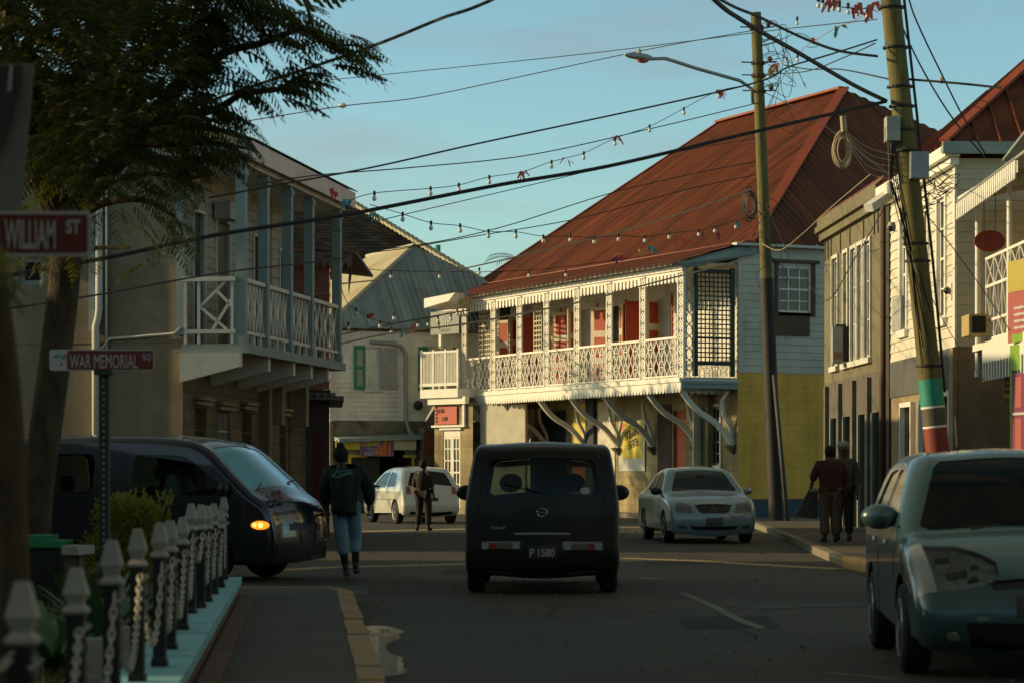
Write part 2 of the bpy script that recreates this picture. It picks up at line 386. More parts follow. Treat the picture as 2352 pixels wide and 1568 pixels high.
def panel_door(root, fr, a0,a1,z0,z1,t,m,pm,name='door',n=3,depth=.05,handle=False):
    mb = MB(); mb.fbox(fr,a0,a1,t,t+depth,z0,z1); o = mb.build(name, m, root)
    if pm:
        p = MB(); w = a1-a0; hh = (z1-z0)/n
        for i in range(n):
            p.fbox(fr,a0+w*.2,a1-w*.2,t+depth-.005,t+depth+.012,z0+hh*i+hh*.12,z0+hh*(i+1)-hh*.10)
        p.build('door_panel', pm, o)
    if handle:
        k = MB(); k.ball(fr.P(a0+(a1-a0)*.12,t+depth+.03,z0+(z1-z0)*.45),.035); k.build('handle', M['black'], o)
    return o
def text_mesh(name, s, size, m, parent, origin, xdir, updir, ext=.004, align='LEFT', sx=1.0, squeeze=None, shear=0, bold=0.0):
    cu = bpy.data.curves.new(name, 'FONT'); cu.body = s; cu.size = size; cu.extrude = ext; cu.align_x = align; cu.offset = bold
    cu.shear = shear; cu.resolution_u = 3
    ob = bpy.data.objects.new(name+'_tmp', cu); COL.objects.link(ob)
    bpy.context.view_layer.update()
    me = bpy.data.meshes.new_from_object(ob.evaluated_get(bpy.context.evaluated_depsgraph_get()))
    bpy.data.objects.remove(ob)
    if squeeze:
        xs = [v.co.x for v in me.vertices]; w = max(xs)-min(xs); sx = squeeze/w; x0 = min(xs)
        for v in me.vertices: v.co.x = (v.co.x-x0)
        if align == 'CENTER':
            for v in me.vertices: v.co.x -= w/2
    X = Vector(xdir).normalized(); U = Vector(updir).normalized(); Nn = X.cross(U)
    off = Vector((0,0,0)); par = parent
    while par is not None: off += par.location; par = par.parent
    for v in me.vertices:
        v.co = Vector(origin)-off+X*v.co.x*sx+U*v.co.y+Nn*v.co.z
    me.materials.clear(); me.materials.append(m)
    o = bpy.data.objects.new(name, me); COL.objects.link(o); o.parent = parent
    return o
def struct(name, mb, m, loc=None): return tag(mb.build(name, m, loc=loc), kind='structure')

def scribble(name, m, parent, origin, xdir, w, h, n, seed=1, slope=0.0, th=None):
    """illegible printed lettering: the same rows of strokes the photo shows, no readable word"""
    r=random.Random(seed); X=Vector(xdir).normalized(); U=Vector((0,0,1)); Nn=X.cross(U).normalized(); mb=MB(); o=Vector(origin); g=w/n; th=th or g*.2
    def st(x0,y0,x1,y1):
        p=o+X*x0+U*(y0+slope*x0); q=o+X*x1+U*(y1+slope*x1); mb.bar(p,q,th,.004,up=Nn)
    for k in range(n):
        x=g*k+g*.15; e=g*.6
        st(x,0,x,h)
        c=r.random()
        if c<.7: st(x+e,0,x+e,h*(1 if c<.4 else .55))
        if c<.5: st(x,h*.95,x+e,h*.95)
        if .3<c: st(x,h*.5,x+e,h*.5)
        if c>.6: st(x,h*.05,x+e,h*.05)
    return mb.build(name,m,parent)

def through(pts3, n=8):
    """smooth curve through 3D points (Catmull-Rom)"""
    out=[]; P=[pts3[0]]+pts3+[pts3[-1]]
    for i in range(1,len(P)-2):
        for k in range(n):
            t_=k/n; a,b,c,d=P[i-1],P[i],P[i+1],P[i+2]
            out.append(.5*((2*b)+(-a+c)*t_+(2*a-5*b+4*c-d)*t_*t_+(-a+3*b-3*c+d)*t_**3))
    out.append(P[-2]); return out
# ================================================================= camera, light, sky
cam_d = bpy.data.cameras.new('camera'); cam = bpy.data.objects.new('camera', cam_d); COL.objects.link(cam)
cam.location = (0,0,H); cam.rotation_euler = (PI/2,0,0)
cam_d.sensor_width = 36; cam_d.lens = F/2352*36; cam_d.shift_y = (HY-784)/2352
cam_d.clip_end = 3000; cam_d.clip_start = .1
cam_d.dof.use_dof = True; cam_d.dof.focus_distance = 62; cam_d.dof.aperture_fstop = 4.0
scene.camera = cam
SUN_EL = math.radians(17); SUN_PHI = math.radians(6)          # sun stands to the left, a touch ahead of the camera
S = Vector((-math.cos(SUN_PHI)*math.cos(SUN_EL), math.sin(SUN_PHI)*math.cos(SUN_EL), math.sin(SUN_EL)))
sd = bpy.data.lights.new('sun', 'SUN'); so = bpy.data.objects.new('sun', sd); COL.objects.link(so)
sd.energy = 4.3; sd.angle = math.radians(.6); sd.color = (1.0,.75,.39)
so.rotation_euler = (-S).to_track_quat('-Z','Y').to_euler(); so.location = (0,0,30)
w = bpy.data.worlds.new('World'); scene.world = w; w.use_nodes = True
nt = w.node_tree; N = nt.nodes; L = nt.links
bg = N['Background']; sk = N.new('ShaderNodeTexSky'); sk.sky_type = 'NISHITA'; sk.sun_disc = False
sk.sun_elevation = SUN_EL; sk.sun_rotation = math.atan2(S.x, S.y); sk.air_density = 1.0; sk.dust_density = .8; sk.ozone_density = 1.2
# thin pink evening clouds low in the sky
tc = N.new('ShaderNodeTexCoord'); mp = N.new('ShaderNodeMapping'); mp.inputs['Scale'].default_value = (1.5,1.5,9)
L.new(tc.outputs['Generated'], mp.inputs[0]); nz = N.new('ShaderNodeTexNoise'); nz.inputs['Scale'].default_value = 2.4; nz.inputs['Detail'].default_value = 5
nz.inputs['Roughness'].default_value = .55
L.new(mp.outputs[0], nz.inputs['Vector'])
mr = N.new('ShaderNodeMapRange'); mr.inputs[1].default_value = .46; mr.inputs[2].default_value = .68; mr.inputs[3].default_value = 0; mr.inputs[4].default_value = .55
L.new(nz.outputs[0], mr.inputs[0])
tint = N.new('ShaderNodeMix'); tint.data_type = 'RGBA'; tint.blend_type = 'MULTIPLY'; tint.inputs[0].default_value = 1
L.new(sk.outputs[0], tint.inputs[6]); tint.inputs[7].default_value = (1.24,1.62,1.54,1)
mx = N.new('ShaderNodeMix'); mx.data_type = 'RGBA'; L.new(mr.outputs[0], mx.inputs[0]); L.new(tint.outputs[2], mx.inputs[6]); mx.inputs[7].default_value = (3.6,3.0,3.1,1)
# the air is brightest low over the horizon and deepens towards the zenith
sz = N.new('ShaderNodeSeparateXYZ'); L.new(tc.outputs['Generated'], sz.inputs[0]); gr = N.new('ShaderNodeMapRange'); gr.interpolation_type = 'SMOOTHSTEP'
gr.inputs[1].default_value = .20; gr.inputs[2].default_value = .60; gr.inputs[3].default_value = 0.0; gr.inputs[4].default_value = 1.0; L.new(sz.outputs[2], gr.inputs[0])
zc = N.new('ShaderNodeMix'); zc.data_type = 'RGBA'; L.new(gr.outputs[0], zc.inputs[0]); zc.inputs[6].default_value = (1,1,1,1); zc.inputs[7].default_value = (1.0,.72,.42,1)
vs = N.new('ShaderNodeVectorMath'); vs.operation = 'MULTIPLY'; L.new(mx.outputs[2], vs.inputs[0]); L.new(zc.outputs[2], vs.inputs[1])
L.new(vs.outputs[0], bg.inputs[0]); bg.inputs[1].default_value = .10
scene.view_settings.view_transform = 'Standard'; scene.view_settings.look = 'None'
scene.view_settings.exposure = 0.0; scene.view_settings.gamma = 1.0
scene.render.engine = 'CYCLES'; scene.cycles.max_bounces = 6
# ================================================================= ground
mb = MB(); mb.quad((-900,-100,0),(900,-100,0),(900,1800,0),(-900,1800,0)); struct('road', mb, M['asphalt'])
KX = lambda y: -.835-.083*(y-15.2)            # outer foot of the yellow kerb
def slab(name, m, pts, z0, z1):
    mb = MB(); mb.prism([(x,y,z0) for x,y in pts], (0,0,z1-z0)); return struct(name, mb, m)
# left pavement with its worn yellow kerb
outer = [(KX(y), y) for y in (-2,5,10,15,20,23.5,25.0)]+[(-1.80,25.45),(-2.0,25.7)]
inner = [(x-.16, y) for x,y in outer[:-1]]+[(-2.05,25.56)]
slab('left_pavement', M['pavement'], [(-30,-2)]+inner+[(-3.1,25.56),(-30,25.56)], 0, .118)
mb = MB()
for i in range(len(outer)-1):
    a,b = outer[i],outer[i+1]; c,d = inner[i+1],inner[i]
    n = max(1,int((b[1]-a[1])/.9))
    for k in range(n):
        L0=k/n; L1=(k+1)/n-.012
        g=lambda p,q,t:(p[0]+(q[0]-p[0])*t,p[1]+(q[1]-p[1])*t)
        j = rnd.uniform(-.006,.006); q=[g(a,b,L0),g(a,b,L1),g(d,c,L1),g(d,c,L0)]
        mb.prism([(x+j,y,0) for x,y in q],(0,0,.122+j))
mb.prism([(-2.0,25.7,0),(-3.1,25.75,0),(-3.1,25.6,0),(-2.05,25.56,0)],(0,0,.122))
struct('yellow_kerb', mb, M['kerb_yellow'])
mb = MB(); mb.quad((-3.4,26.2,.004),(-1.55,26.2,.004),(-1.72,28.6,.004),(-3.6,28.6,.004)); struct('concrete_crossing', mb, M['patch'])
# right pavement
rp = [(4.86,34.2),(5.05,38),(5.5,46),(6.0,56),(6.3,62.4),(6.35,66.4),(6.9,68.6),(30,70),(30,31.6),(5.3,31.6),(4.92,32.2)]
slab('right_pavement', M['pavement'], rp, 0, .12)
mb = MB()
for i in range(6):
    a,b = rp[i],rp[i+1]; mb.prism([(a[0],a[1],0),(b[0],b[1],0),(b[0]-.16,b[1],0),(a[0]-.16,a[1],0)],(0,0,.128))
struct('right_kerb', mb, M['kerb_grey'])
mb = MB(); mb.prism([(4.68,34.2,0),(4.86,34.2,0),(4.94,32.15,0),(5.15,31.5,0),(4.98,31.4,0),(4.76,32.0,0)],(0,0,.17)); struct('yellow_kerb_end', mb, M['kerb_yellow'])
def ribbon(pts, w, z, mb=None):
    mb = mb or MB(); P = [Vector(p) for p in pts]
    for i in range(len(P)-1):
        d = (P[i+1]-P[i]).normalized(); n = Vector((-d.y,d.x,0))*w/2
        a,b = P[i],P[i+1]; mb.quad((a.x-n.x,a.y-n.y,z),(b.x-n.x,b.y-n.y,z),(b.x+n.x,b.y+n.y,z),(a.x+n.x,a.y+n.y,z))
    return mb
mb = ribbon([gxy(x,y) for x,y in ((640,1309),(760,1302),(900,1299),(1080,1294),(1250,1284),(1420,1281),(1600,1287),(1760,1297),(1850,1302),(1930,1306))], .42, .004)
ribbon([gxy(x,y) for x,y in ((795,1221),(900,1218),(1100,1213),(1300,1211),(1500,1210))], .9, .004, mb)
struct('road_strip', mb, M['line'])  # thin curved tan strips laid across the road
mb = ribbon([gxy(x,y) for x,y in ((1566,1361),(1640,1392),(1700,1424),(1752,1443))], .10, .004)
ribbon([gxy(x,y) for x,y in ((1480,1326),(1512,1330))], .25, .004, mb)
ribbon([gxy(x,y) for x,y in ((1900,1545),(2060,1560))], .10, .004, mb)
struct('dashed_road_line', mb, M['dashpaint'])
mb = ribbon([gxy(x,y) for x,y in ((1700,1395),(1850,1391),(1990,1388))], .5, .004); struct('worn_road_patch', mb, M['patch'])
# cracks, tar seams, a manhole cover and grit along the gutters
rc=random.Random(31); mb=MB()
for k in range(11):
    x=rc.uniform(.4,4.2); y=rc.uniform(17,60); a=rc.uniform(0,6.3); p=[(x,y,0)]
    for j in range(rc.randint(5,14)):
        a+=rc.uniform(-.6,.6); x+=.22*math.cos(a)*(1 if y<30 else 1.8); y+=.5*math.sin(a); p.append((x,y,0))
    ribbon([Vector(q) for q in p],rc.uniform(.006,.014),.004,mb)
struct('road_crack', mb, mat('crack',(.014,.013,.011),.98,.2,4,spec=.1))
mb=MB()
for (x,y,w_,l_) in ((1.9,21.5,.9,1.8),(-.3,33,1.3,2.2),(2.6,38,1.2,5),(.6,52,2.2,4)):
    mb.quad((x-w_/2,y-l_/2,.003),(x+w_/2*.9,y-l_/2+.1,.003),(x+w_/2,y+l_/2,.003),(x-w_/2+.1,y+l_/2-.15,.003))
struct('tar_patch', mb, mat('tar',(.026,.024,.019),.95,.3,3,.4,60))

mb=MB()
for k in range(700):
    y=rc.uniform(15,60); x=(KX(y)+rc.uniform(.01,.5)**1.5 if 19.5<y<25 and rc.random()<.6 else rc.uniform(.0 if y<19.5 else -2.5,4.4)); s_=rc.uniform(.006,.018); mb.prism([(x-s_,y-s_,0),(x+s_,y-s_*.6,0),(x+s_*.3,y+s_,0)],(0,0,s_*.8))
o=mb.build('road_grit', M['kerb_grey']); tag(o,'loose grit and litter scraps on the road',kind='stuff')
# puddle against the kerb: real still water that mirrors the far roofs
pu = [(834,1439),(858,1437),(884,1438),(905,1442),(920,1447),(932,1452),(922,1455),(914,1457),(917,1462),(920,1466),(905,1472),(890,1479),(885,1486),(888,1494),(900,1502),(916,1508),(928,1511),(922,1518),(930,1524),(926,1532),(938,1540),(930,1548),(912,1552),(890,1554),(868,1556),(860,1520),(848,1480)]
mb = MB(); mb.quad(*[gxy(x,y)+Vector((0,0,.006)) for x,y in pu])
wm = bpy.data.materials.new('water'); wm.use_nodes = True; b = wm.node_tree.nodes['Principled BSDF']
b.inputs['Base Color'].default_value = (.03,.035,.03,1); b.inputs['Roughness'].default_value = .02; b.inputs['IOR'].default_value = 1.45; b.inputs['Specular IOR Level'].default_value = .9
struct('puddle_water', mb, wm)
# planted ground of the square behind the fence
slab('garden_ground', M['soil'], [(-30,-1.9)]+[(-1.47-.087*(y-13.1)-.56,y) for y in (-1.9,5,15,23.4)]+[(-30,24.6)], .118, .20)
# far terrain
mb = MB()
for i in range(60):
    a0=-PI*.1+PI*1.2*i/60; a1=-PI*.1+PI*1.2*(i+1)/60
    h=lambda a:14+7*math.sin(a*3.1)+4*math.sin(a*7.7+1); p=lambda a,r,z:(r*math.cos(a),r*math.sin(a),z)
    mb.quad(p(a0,900,0),p(a1,900,0),p(a1,1100,h(a1)),p(a0,1100,h(a0)))
struct('hills', mb, mat('far_hills',(.05,.08,.05),.9,.3,.01))
# ================================================================= LEFT HOUSE (plaster wall + timber gallery)
lh = thing('gallery_house', 'plastered corner house with a pale blue timber gallery, left of the street', 'house', (-6.5,45,0))
LF = Frame((-5.72,42), (.162,.987), 1)          # street face, outward = +x
LP = Frame((-5.72,42), (-.978,.208), -1)        # plaster end wall facing the camera
if LP.n.y > 0: LP.n = -LP.n
if LF.n.x < 0: LF.n = -LF.n
LEN = 7.2; GD = 1.12                            # gallery length and depth
ZF = 3.62                                       # gallery floor
# plaster end wall with one window
wa = LP.hit(102); wb = LP.hit(42)
hp = (wa, wb, LP.z(80,655), LP.z(80,590))
mb = MB(); wall(mb, LP, 0, 14, 0, 7.3, [hp]); 
mb.fbox(LP, .03, 14, -5.2,-5.0, 0, 7.3)
w_ = mb.build('wall', M['plaster'], lh); tag(w_, 'grey-beige plaster end wall')
window(lh, LP, hp, 1, 1, M['bluegrey'], M['dark'], fw=.09)
mb = MB(); mb.fbox(LP, .3, 14, .0, .014, 3.615, 3.64); mb.build('string_course', M['plaster'], lh)
mb = MB(); mb.fbox(LP, -.06, .11, -.02, .05, ZF+.12, 7.0); mb.build('corner_board', M['bluegrey'], lh)
# downpipe and conduits on the plaster
a = LP.hit(231)
mb = MB(); mb.tube([LP.P(a,.07,7.2),LP.P(a,.07,4.2),LP.P(a+.02,.07,4.05),LP.P(a+.06,.08,3.9),LP.P(a+.06,.07,.2)], .065, 8); mb.build('downpipe', M['white_old'], lh, smooth=True)
a2 = LP.hit(247)
mb = MB(); mb.tube([LP.P(a2,.05,7.2),LP.P(a2,.05,3.4)], .022, 6); mb.build('conduit', M['white_old'], lh, smooth=True)
mb = MB(); mb.tube([LP.P(.02,.05,3.86),LP.P(.15,.05,3.76),LP.P(.8,.05,3.72),LP.P(a2-.05,.05,3.69),LP.P(a2+.1,.05,3.5),LP.P(a2+.15,.05,2.9)], .024, 6); mb.build('conduit', M['white_old'], lh, smooth=True)
mb = MB(); mb.fbox(LP, LP.hit(220), LP.hit(206), 0, .06, ZF+.2, 7.0); mb.build('trim_board', M['bluegrey'], lh)
# gallery wall: clapboards, doors
def LFs(px, t=0): return LF.hit(px, t)
doors = [(LFs(441), LFs(466), ZF, 5.95), (LFs(494), LFs(524), ZF, 5.95), (LFs(580), LFs(604), ZF, 5.9), (LFs(640), LFs(656), ZF, 5.8)]
mb = MB(); wall(mb, LF, 0, LEN, ZF-.3, 6.75, doors, board=.19); w_=mb.build('wall', M['clap_grey'], lh); tag(w_, 'grey clapboard wall behind the gallery')
for i, d in enumerate(doors):
    mb = MB(); mb.fbox(LF, d[0], d[1], -.10, -.06, d[2], d[3]); dd = mb.build('door', [M['darkgreen'], M['brownwood'], M['brownwood'], M['darkgreen']][i], lh)
    mb = MB(); k=.05; mb.fbox(LF,d[0]-k,d[0]-.002,-.02,.05,d[2],d[3]+k); mb.fbox(LF,d[1]+.002,d[1]+k,-.02,.05,d[2],d[3]+k); mb.fbox(LF,d[0]-.002,d[1]+.002,-.02,.05,d[3]+.002,d[3]+k)
    mb.build('frame', M['white_old'], dd)
# ground floor street wall
gd = [(LFs(448), LFs(474), .2, 2.5), (LFs(500), LFs(527), .2, 2.45), (LFs(556), LFs(578), .2, 2.5), (LFs(602), LFs(618), .2, 2.4), (LFs(642), LFs(656), .2, 2.45)]
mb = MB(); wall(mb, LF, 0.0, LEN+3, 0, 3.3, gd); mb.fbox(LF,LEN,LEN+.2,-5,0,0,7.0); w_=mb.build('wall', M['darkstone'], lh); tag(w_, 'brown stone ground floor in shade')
for i, d in enumerate(gd):
    g = MB(); g.fbox(LF,d[0],d[1],-.14,-.10,d[2],d[3]); o = g.build('window' if i%2 else 'door', M['dark'], lh)
    g = MB(); n=6
    for k in range(n): a=d[0]+(d[1]-d[0])*(k+.5)/n; g.fbox(LF,a-.012,a+.012,-.05,-.03,d[2],d[3])
    for z in (.8,1.5,2.1): g.fbox(LF,d[0],d[1],-.05,-.02,z,z+.03)
    g.build('grille', M['whitepaint'] if i%2 else M['browntrim'], o)
    g = MB(); g.fbox(LF,d[0]-.12,d[1]+.12,.0,.10,d[3]+.05,d[3]+.12); g.fbox(LF,d[0]-.12,d[1]+.12,.0,.14,d[3]+.14,d[3]+.20); g.build('ledge', M['stone'], lh)
for a in (LFs(612), LFs(668)):
    mb = MB(); mb.fbox(LF, a-.12, a+.12, 0, .35, 2.3, 3.3); mb.build('bracket', M['plaster'], lh)
# cantilever beams
for i, px in enumerate((560, 625, 682, 722, 760)):
    a = LF.hit(px, GD)-.08
    mb = MB(); P=LF.P; mb.prism([P(a,0,2.92),P(a,GD-.05,3.18),P(a,GD-.05,3.42),P(a,0,3.42)], LF.u.to_3d()*.16); mb.build('bracket', M['white_old'], lh)
# slab, posts, railings
mb = MB(); mb.fbox(LF,-.05,LEN+.1,0,GD+.06,3.42,3.58); mb.build('gallery_floor', M['bluegrey'], lh)
G = GD
posts = [0.06]+[LF.hit(px, G) for px in (617,671,720)]+[LEN-.05]
def ptop(a): return 6.62
for a in posts:
    mb = MB(); mb.fbox(LF,a-.085,a+.085,G-.17,G-.0,3.58,6.66); mb.fbox(LF,a-.11,a+.11,G-.19,G+.02,3.58,3.75); mb.fbox(LF,a-.11,a+.11,G-.19,G+.02,6.5,6.6)
    mb.build('post', M['bluegrey'], lh)
for i in range(4):
    a0=posts[i]+.09; a1=posts[i+1]-.09; t=G-.08; mb = MB(); P=LF.P
    mb.fbox(LF,a0,a1,t-.05,t+.05,4.66,4.73); mb.fbox(LF,a0,a1,t-.04,t+.04,3.76,3.82)
    n = 3; w_=(a1-a0)/n
    for k in range(n):
        x=a0+w_*k; m_=x+w_/2
        for (p,q) in (((x,3.82),(m_,4.66)),((m_,3.82),(x+w_,4.66)),((x+w_,3.82),(m_,4.66)),((m_,3.82),(x,4.66))):
            mb.bar(P(p[0],t,p[1]),P(q[0],t,q[1]),.034,.022,up=LF.n.to_3d())
        mb.prism([P(m_-.10,t+.012,4.24),P(m_,t+.012,4.05),P(m_+.10,t+.012,4.24),P(m_,t+.012,4.43)], LF.n.to_3d()*.012)
    for z in (3.62,): 
        for k in range(3): a=a0+(a1-a0)*(k+.5)/3; mb.fbox(LF,a-.04,a+.04,t-.03,t+.03,3.58,3.76)
    mb.build('railing', M['white_old'], lh)
# end railing facing the camera (bigger cross pattern)
LE = Frame(LF.P(0.0,0,0)[:2], (LF.n.x, LF.n.y), 1)
if LE.n.y > 0: LE.n = -LE.n
mb = MB(); a1 = GD-.16; P = LE.P
mb.fbox(LE,.0,a1,.0,.08,4.66,4.74); mb.fbox(LE,.05,a1,.01,.06,3.76,3.83)
for a in (.06,.30,a1-.06): mb.fbox(LE,a-.025,a+.025,.015,.055,3.58,4.66)
for (p,q) in (((.32,4.22),(.78,4.66)),((.32,4.22),(.80,3.83)),((.62,4.5),(a1-.08,4.24)),((.55,3.83),(a1-.08,4.34))):
    mb.bar(P(p[0],.035,p[1]),P(q[0],.035,q[1]),.05,.03,up=LE.n.to_3d())
mb.build('railing', M['white_old'], lh)
# gallery ceiling, plate, roof
mb = MB(); mb.fbox(LF,-.1,LEN+.1,0.02,G+.05,6.66,6.80); mb.build('plate_beam', M['white_old'], lh)
mb = MB(); mb.fbox(LF,-.35,LEN+.3,G+.18,G+.22,6.72,7.04); mb.build('fascia', mat('fascia_pinkish',(.62,.48,.44),.7,.12,2), lh)
mb = MB(); mb.fbox(LF,-.36,-.32,-.9,G+.17,6.80,7.05); mb.build('fascia', M['bluegrey'], lh)
mb = MB(); mb.fbox(LF,-.31,LEN+.3,-.3,G+.17,6.81,6.84); mb.build('gallery_ceiling', M['clap_grey'], lh)
P = LF.P
mb = MB(); corrugated(mb, [P(-.4,G+.26,7.06),P(LEN+.35,G+.26,7.06),P(LEN+.35,-3.2,8.6),P(-.4,-3.2,8.6)], LF.u.to_3d(), .12,.018)
mb.build('roof', mat('zinc_roof',(.20,.19,.17),.6,.2,1,stain=(.15,.08,.05),stain_amt=.6), lh)
mb = MB(); mb.quad(P(-.38,G+.2,7.0),P(-.38,-3.2,8.5),P(-.38,-8,7.0)); mb.quad(P(-.4,-3.2,8.6),P(LEN,-3.2,8.6),P(LEN,-9,6.9),P(-.4,-9,6.9)); mb.fbox(LF,-.3,LEN,-9,-8.9,0,7); mb.build('gable', M['plaster'], lh)
# AC unit and lamp on the gallery wall
mb = MB(); mb.fbox(LF, LFs(486), LFs(512), .05,.35,5.95,6.25); tag(mb.build('air_conditioner', M['whitepaint'], lh))
# ================================================================= PINK HOUSE
ph = thing('pink_house', 'narrow pink clapboard house with fringed eaves just past the gallery house', 'house', (-4.5,52,0))
PF = Frame((-4.95,50.6), (1,0), 1)
if PF.n.y > 0: PF.n = -PF.n
PR = Frame((PF.P(1.13,0,0).x,50.6), (-.078,1), 1)
if PR.n.x < 0: PR.n = -PR.n
hh = (PF.hit(703), PF.hit(722), 3.9, 5.0)
mb = MB(); wall(mb, PF, -.2, 1.13, 3.1, 6.0, [hh], board=.22); wall(mb, PR, 0, 5.4, 3.1, 6.0, board=.22); tag(mb.build('wall', M['pink'], ph), 'pink clapboard upper wall')
window(ph, PF, hh, 1, 2, M['browntrim'], M['dark'], trim=1, tw=.05)
mb = MB(); wall(mb, PF, -.2, 1.13, 0, 3.1, [(PF.hit(688),PF.hit(703),.1,2.2),(PF.hit(722),PF.hit(738),.1,2.2)]); wall(mb, PR, 0,5.4,0,3.1); tag(mb.build('wall', mat('dark_lower',(.07,.055,.05),.9,.25,2), ph), 'dark boarded ground floor')
for a,b_ in ((688,703),(722,738)):
    mb = MB(); mb.fbox(PF,PF.hit(a),PF.hit(b_),-.1,-.06,.1,2.2); o=mb.build('door', M['dark'], ph)
    mb = MB(); a0=PF.hit(a); a1_=PF.hit(b_)
    for k in range(5): x=a0+(a1_-a0)*(k+.5)/5; mb.fbox(PF,x-.008,x+.008,.0,.02,.1,2.2)
    for z in (.1,.8,1.5,2.15): mb.fbox(PF,a0,a1_,.0,.02,z,z+.03)
    mb.build('grille', mat('grille_red'+str(a),(.20,.03,.02),.6,.1,3), o)
mb = MB()
for k in range(9):
    x0=-.05+k*.155; mb.lathe(PF.P(x0,.25,2.93),[(.085,0),(.1,.05),(.085,.1)],8)
mb.fbox(PF,-.12,1.28,0,.32,2.88,2.96); mb.fbox(PR,-.3,5.4,0,.3,2.88,2.96); tag(mb.build('awning_roof', mat('tile_grey',(.14,.14,.13),.8,.3,4), ph))
# eaves: fascia with saw-tooth fringe
def fringe(mb, fr, a0, a1, t, zt, board, tooth, drop, th=.02, shape='saw'):
    mb.fbox(fr,a0,a1,t,t+th,zt-board,zt)
    n=max(1,int((a1-a0)/tooth)); w_=(a1-a0)/n
    for k in range(n):
        x=a0+w_*k; z=zt-board-.001
        if shape=='saw': pts=[(x+.01,z),(x+w_-.01,z),(x+w_/2,z-drop)]
        elif shape=='scallop': pts=[(x+.005,z),(x+w_-.005,z)]+[(x+w_/2+(w_/2-.012)*math.cos(a),z-drop*.3-drop*.7*math.sin(a)) for a in (0,PI/5,2*PI/5,3*PI/5,4*PI/5,PI)]
        elif shape=='drop': pts=[(x+w_*.18,z),(x+w_*.82,z)]+[(x+w_/2+w_*.32*math.cos(a),z-drop*.62-drop*.38*math.sin(a)) for a in (0,PI/5,2*PI/5,3*PI/5,4*PI/5,PI)]
        elif shape=='dropX':
            pts=[(x+.008,z),(x+w_-.008,z),(x+w_*.74,z-drop*.45)]+[(x+w_/2+w_*.2*math.cos(a),z-drop*.7-drop*.3*math.sin(a)) for a in (0,PI/4,PI/2,3*PI/4,PI)]+[(x+w_*.26,z-drop*.45)]
        mb.prism([fr.P(p,t+.002,q) for p,q in pts], fr.n.to_3d()*(th-.004))
mb = MB(); fringe(mb, PF, -.2, 1.62, .3, 5.95, .22, .13, .13); fringe(mb, PR, -.35, 5.5, .45, 5.85, .2, .13, .13); mb.build('eaves_fringe', mat('fringe_brown',(.22,.17,.14),.8,.2,3), ph)
mb = MB(); P=PF.P; mb.prism([P(-.5,.36,6.16),P(1.72,.36,5.9),P(1.72,-5.6,5.9),P(-.5,-5.6,6.16)], (0,0,.06)); mb.build('roof', mat('roof_brown',(.17,.13,.11),.8,.25,2), ph)
# ================================================================= SHINGLE-ROOFED BUILDING beyond
sb = thing('shingle_roof_building', 'big hip roof of dark weathered shingles rising behind the blue-roofed house', 'building', (-8,108,0))
E=[at(1108,650,100), at(560,650,100), Vector((-16,124,9.2)), Vector((-4.5,124,9.2))]
ap0=at(768,444,113); ap1=at(640,444,113)
mb=MB(); mb.quad(E[0],ap0,ap1,E[1]); mb.quad(E[0],E[3],ap0); mb.quad(E[1],ap1,E[2]); mb.quad(E[3],E[2],ap1,ap0); mb.build('roof', M['shingle'], sb)
mb=MB()
n=34
for k in range(n):
    p=E[0]+(ap0-E[0])*(k/n); q=E[0]+(ap0-E[0])*((k+.85)/n); mb.bar(p+Vector((0,0,.06)),q+Vector((0,0,.12)),.34,.12)
mb.build('ridge_cap', mat('ridge_tile',(.42,.36,.24),.8,.3,3), sb)
mb=MB(); mb.prism([(E[0].x-.5,100.6,0),(E[1].x,100.6,0),(-15.5,123.6,0),(-5,123.6,0)],(0,0,E[0].z-.1)); mb.build('wall', M['plaster'], sb)
mb=MB(); mb.lathe(at(1006,590,104),[(.11,-.4),(.11,.5)],8); mb.build('chimney_pipe', M['green'], sb)
# ================================================================= CREAM HOUSE WITH BLUE ROOF
ch = thing('cream_house', 'cream clapboard house with rusty blue tin roof and green shutters', 'house', (-3,88,0))
O=at(757,1092,84.2); CF=Frame((O.x,O.y),(.945,.327),1)
if CF.n.y>0: CF.n=-CF.n
cs=CF.hit
L_=9.5
win=(cs(840),cs(872),CF.z(855,893),CF.z(855,798)); win2=(cs(985),cs(1015),CF.z(990,893),CF.z(990,798))
zb1=CF.z(850,965)
mb=MB(); wall(mb,CF,0,L_,zb1,6.35,[win,win2],board=.16); mb.fbox(CF,.02,.2,-9,-.02,0,6.3); tag(mb.build('wall',M['creamwall'],ch),'cream clapboard upper wall')
def shutter(root, fr, a0,a1,z0,z1,t,m,pm,n=2):
    mb=MB(); w_=(a1-a0); s=w_*.22
    mb.fbox(fr,a0,a0+s,t,t+.05,z0,z1); mb.fbox(fr,a1-s,a1,t,t+.05,z0,z1)
    hh=(z1-z0)
    for k in range(n+1): zz=z0+(hh-.12)*k/n; mb.fbox(fr,a0+s,a1-s,t,t+.05,zz,zz+.12)
    o=mb.build('shutter',m,root); g=MB(); g.fbox(fr,a0+s*.8,a1-s*.8,t+.01,t+.03,z0+.04,z1-.04); g.build('shutter_panel',pm,o); return o
shutter(ch,CF,cs(813),cs(838.5),win[2]-.02,win[3]+.05,.03,M['green'],M['whitepaint'])
shutter(ch,CF,cs(960),cs(983),win[2]-.02,win[3]+.05,.03,M['green'],M['whitepaint'])
mb=MB(); mb.fbox(CF,cs(874),cs(911),.03,.07,win[2],win[3]); o=mb.build('shutter',M['whitepaint'],ch); tag(o,'plain white board shutter swung open')
mb=MB(); 
for z in (win[2]+.1,win[3]-.2): mb.fbox(CF,cs(898),cs(915),.07,.10,z,z+.06)
mb.build('hinge',M['boxgrey'],o)
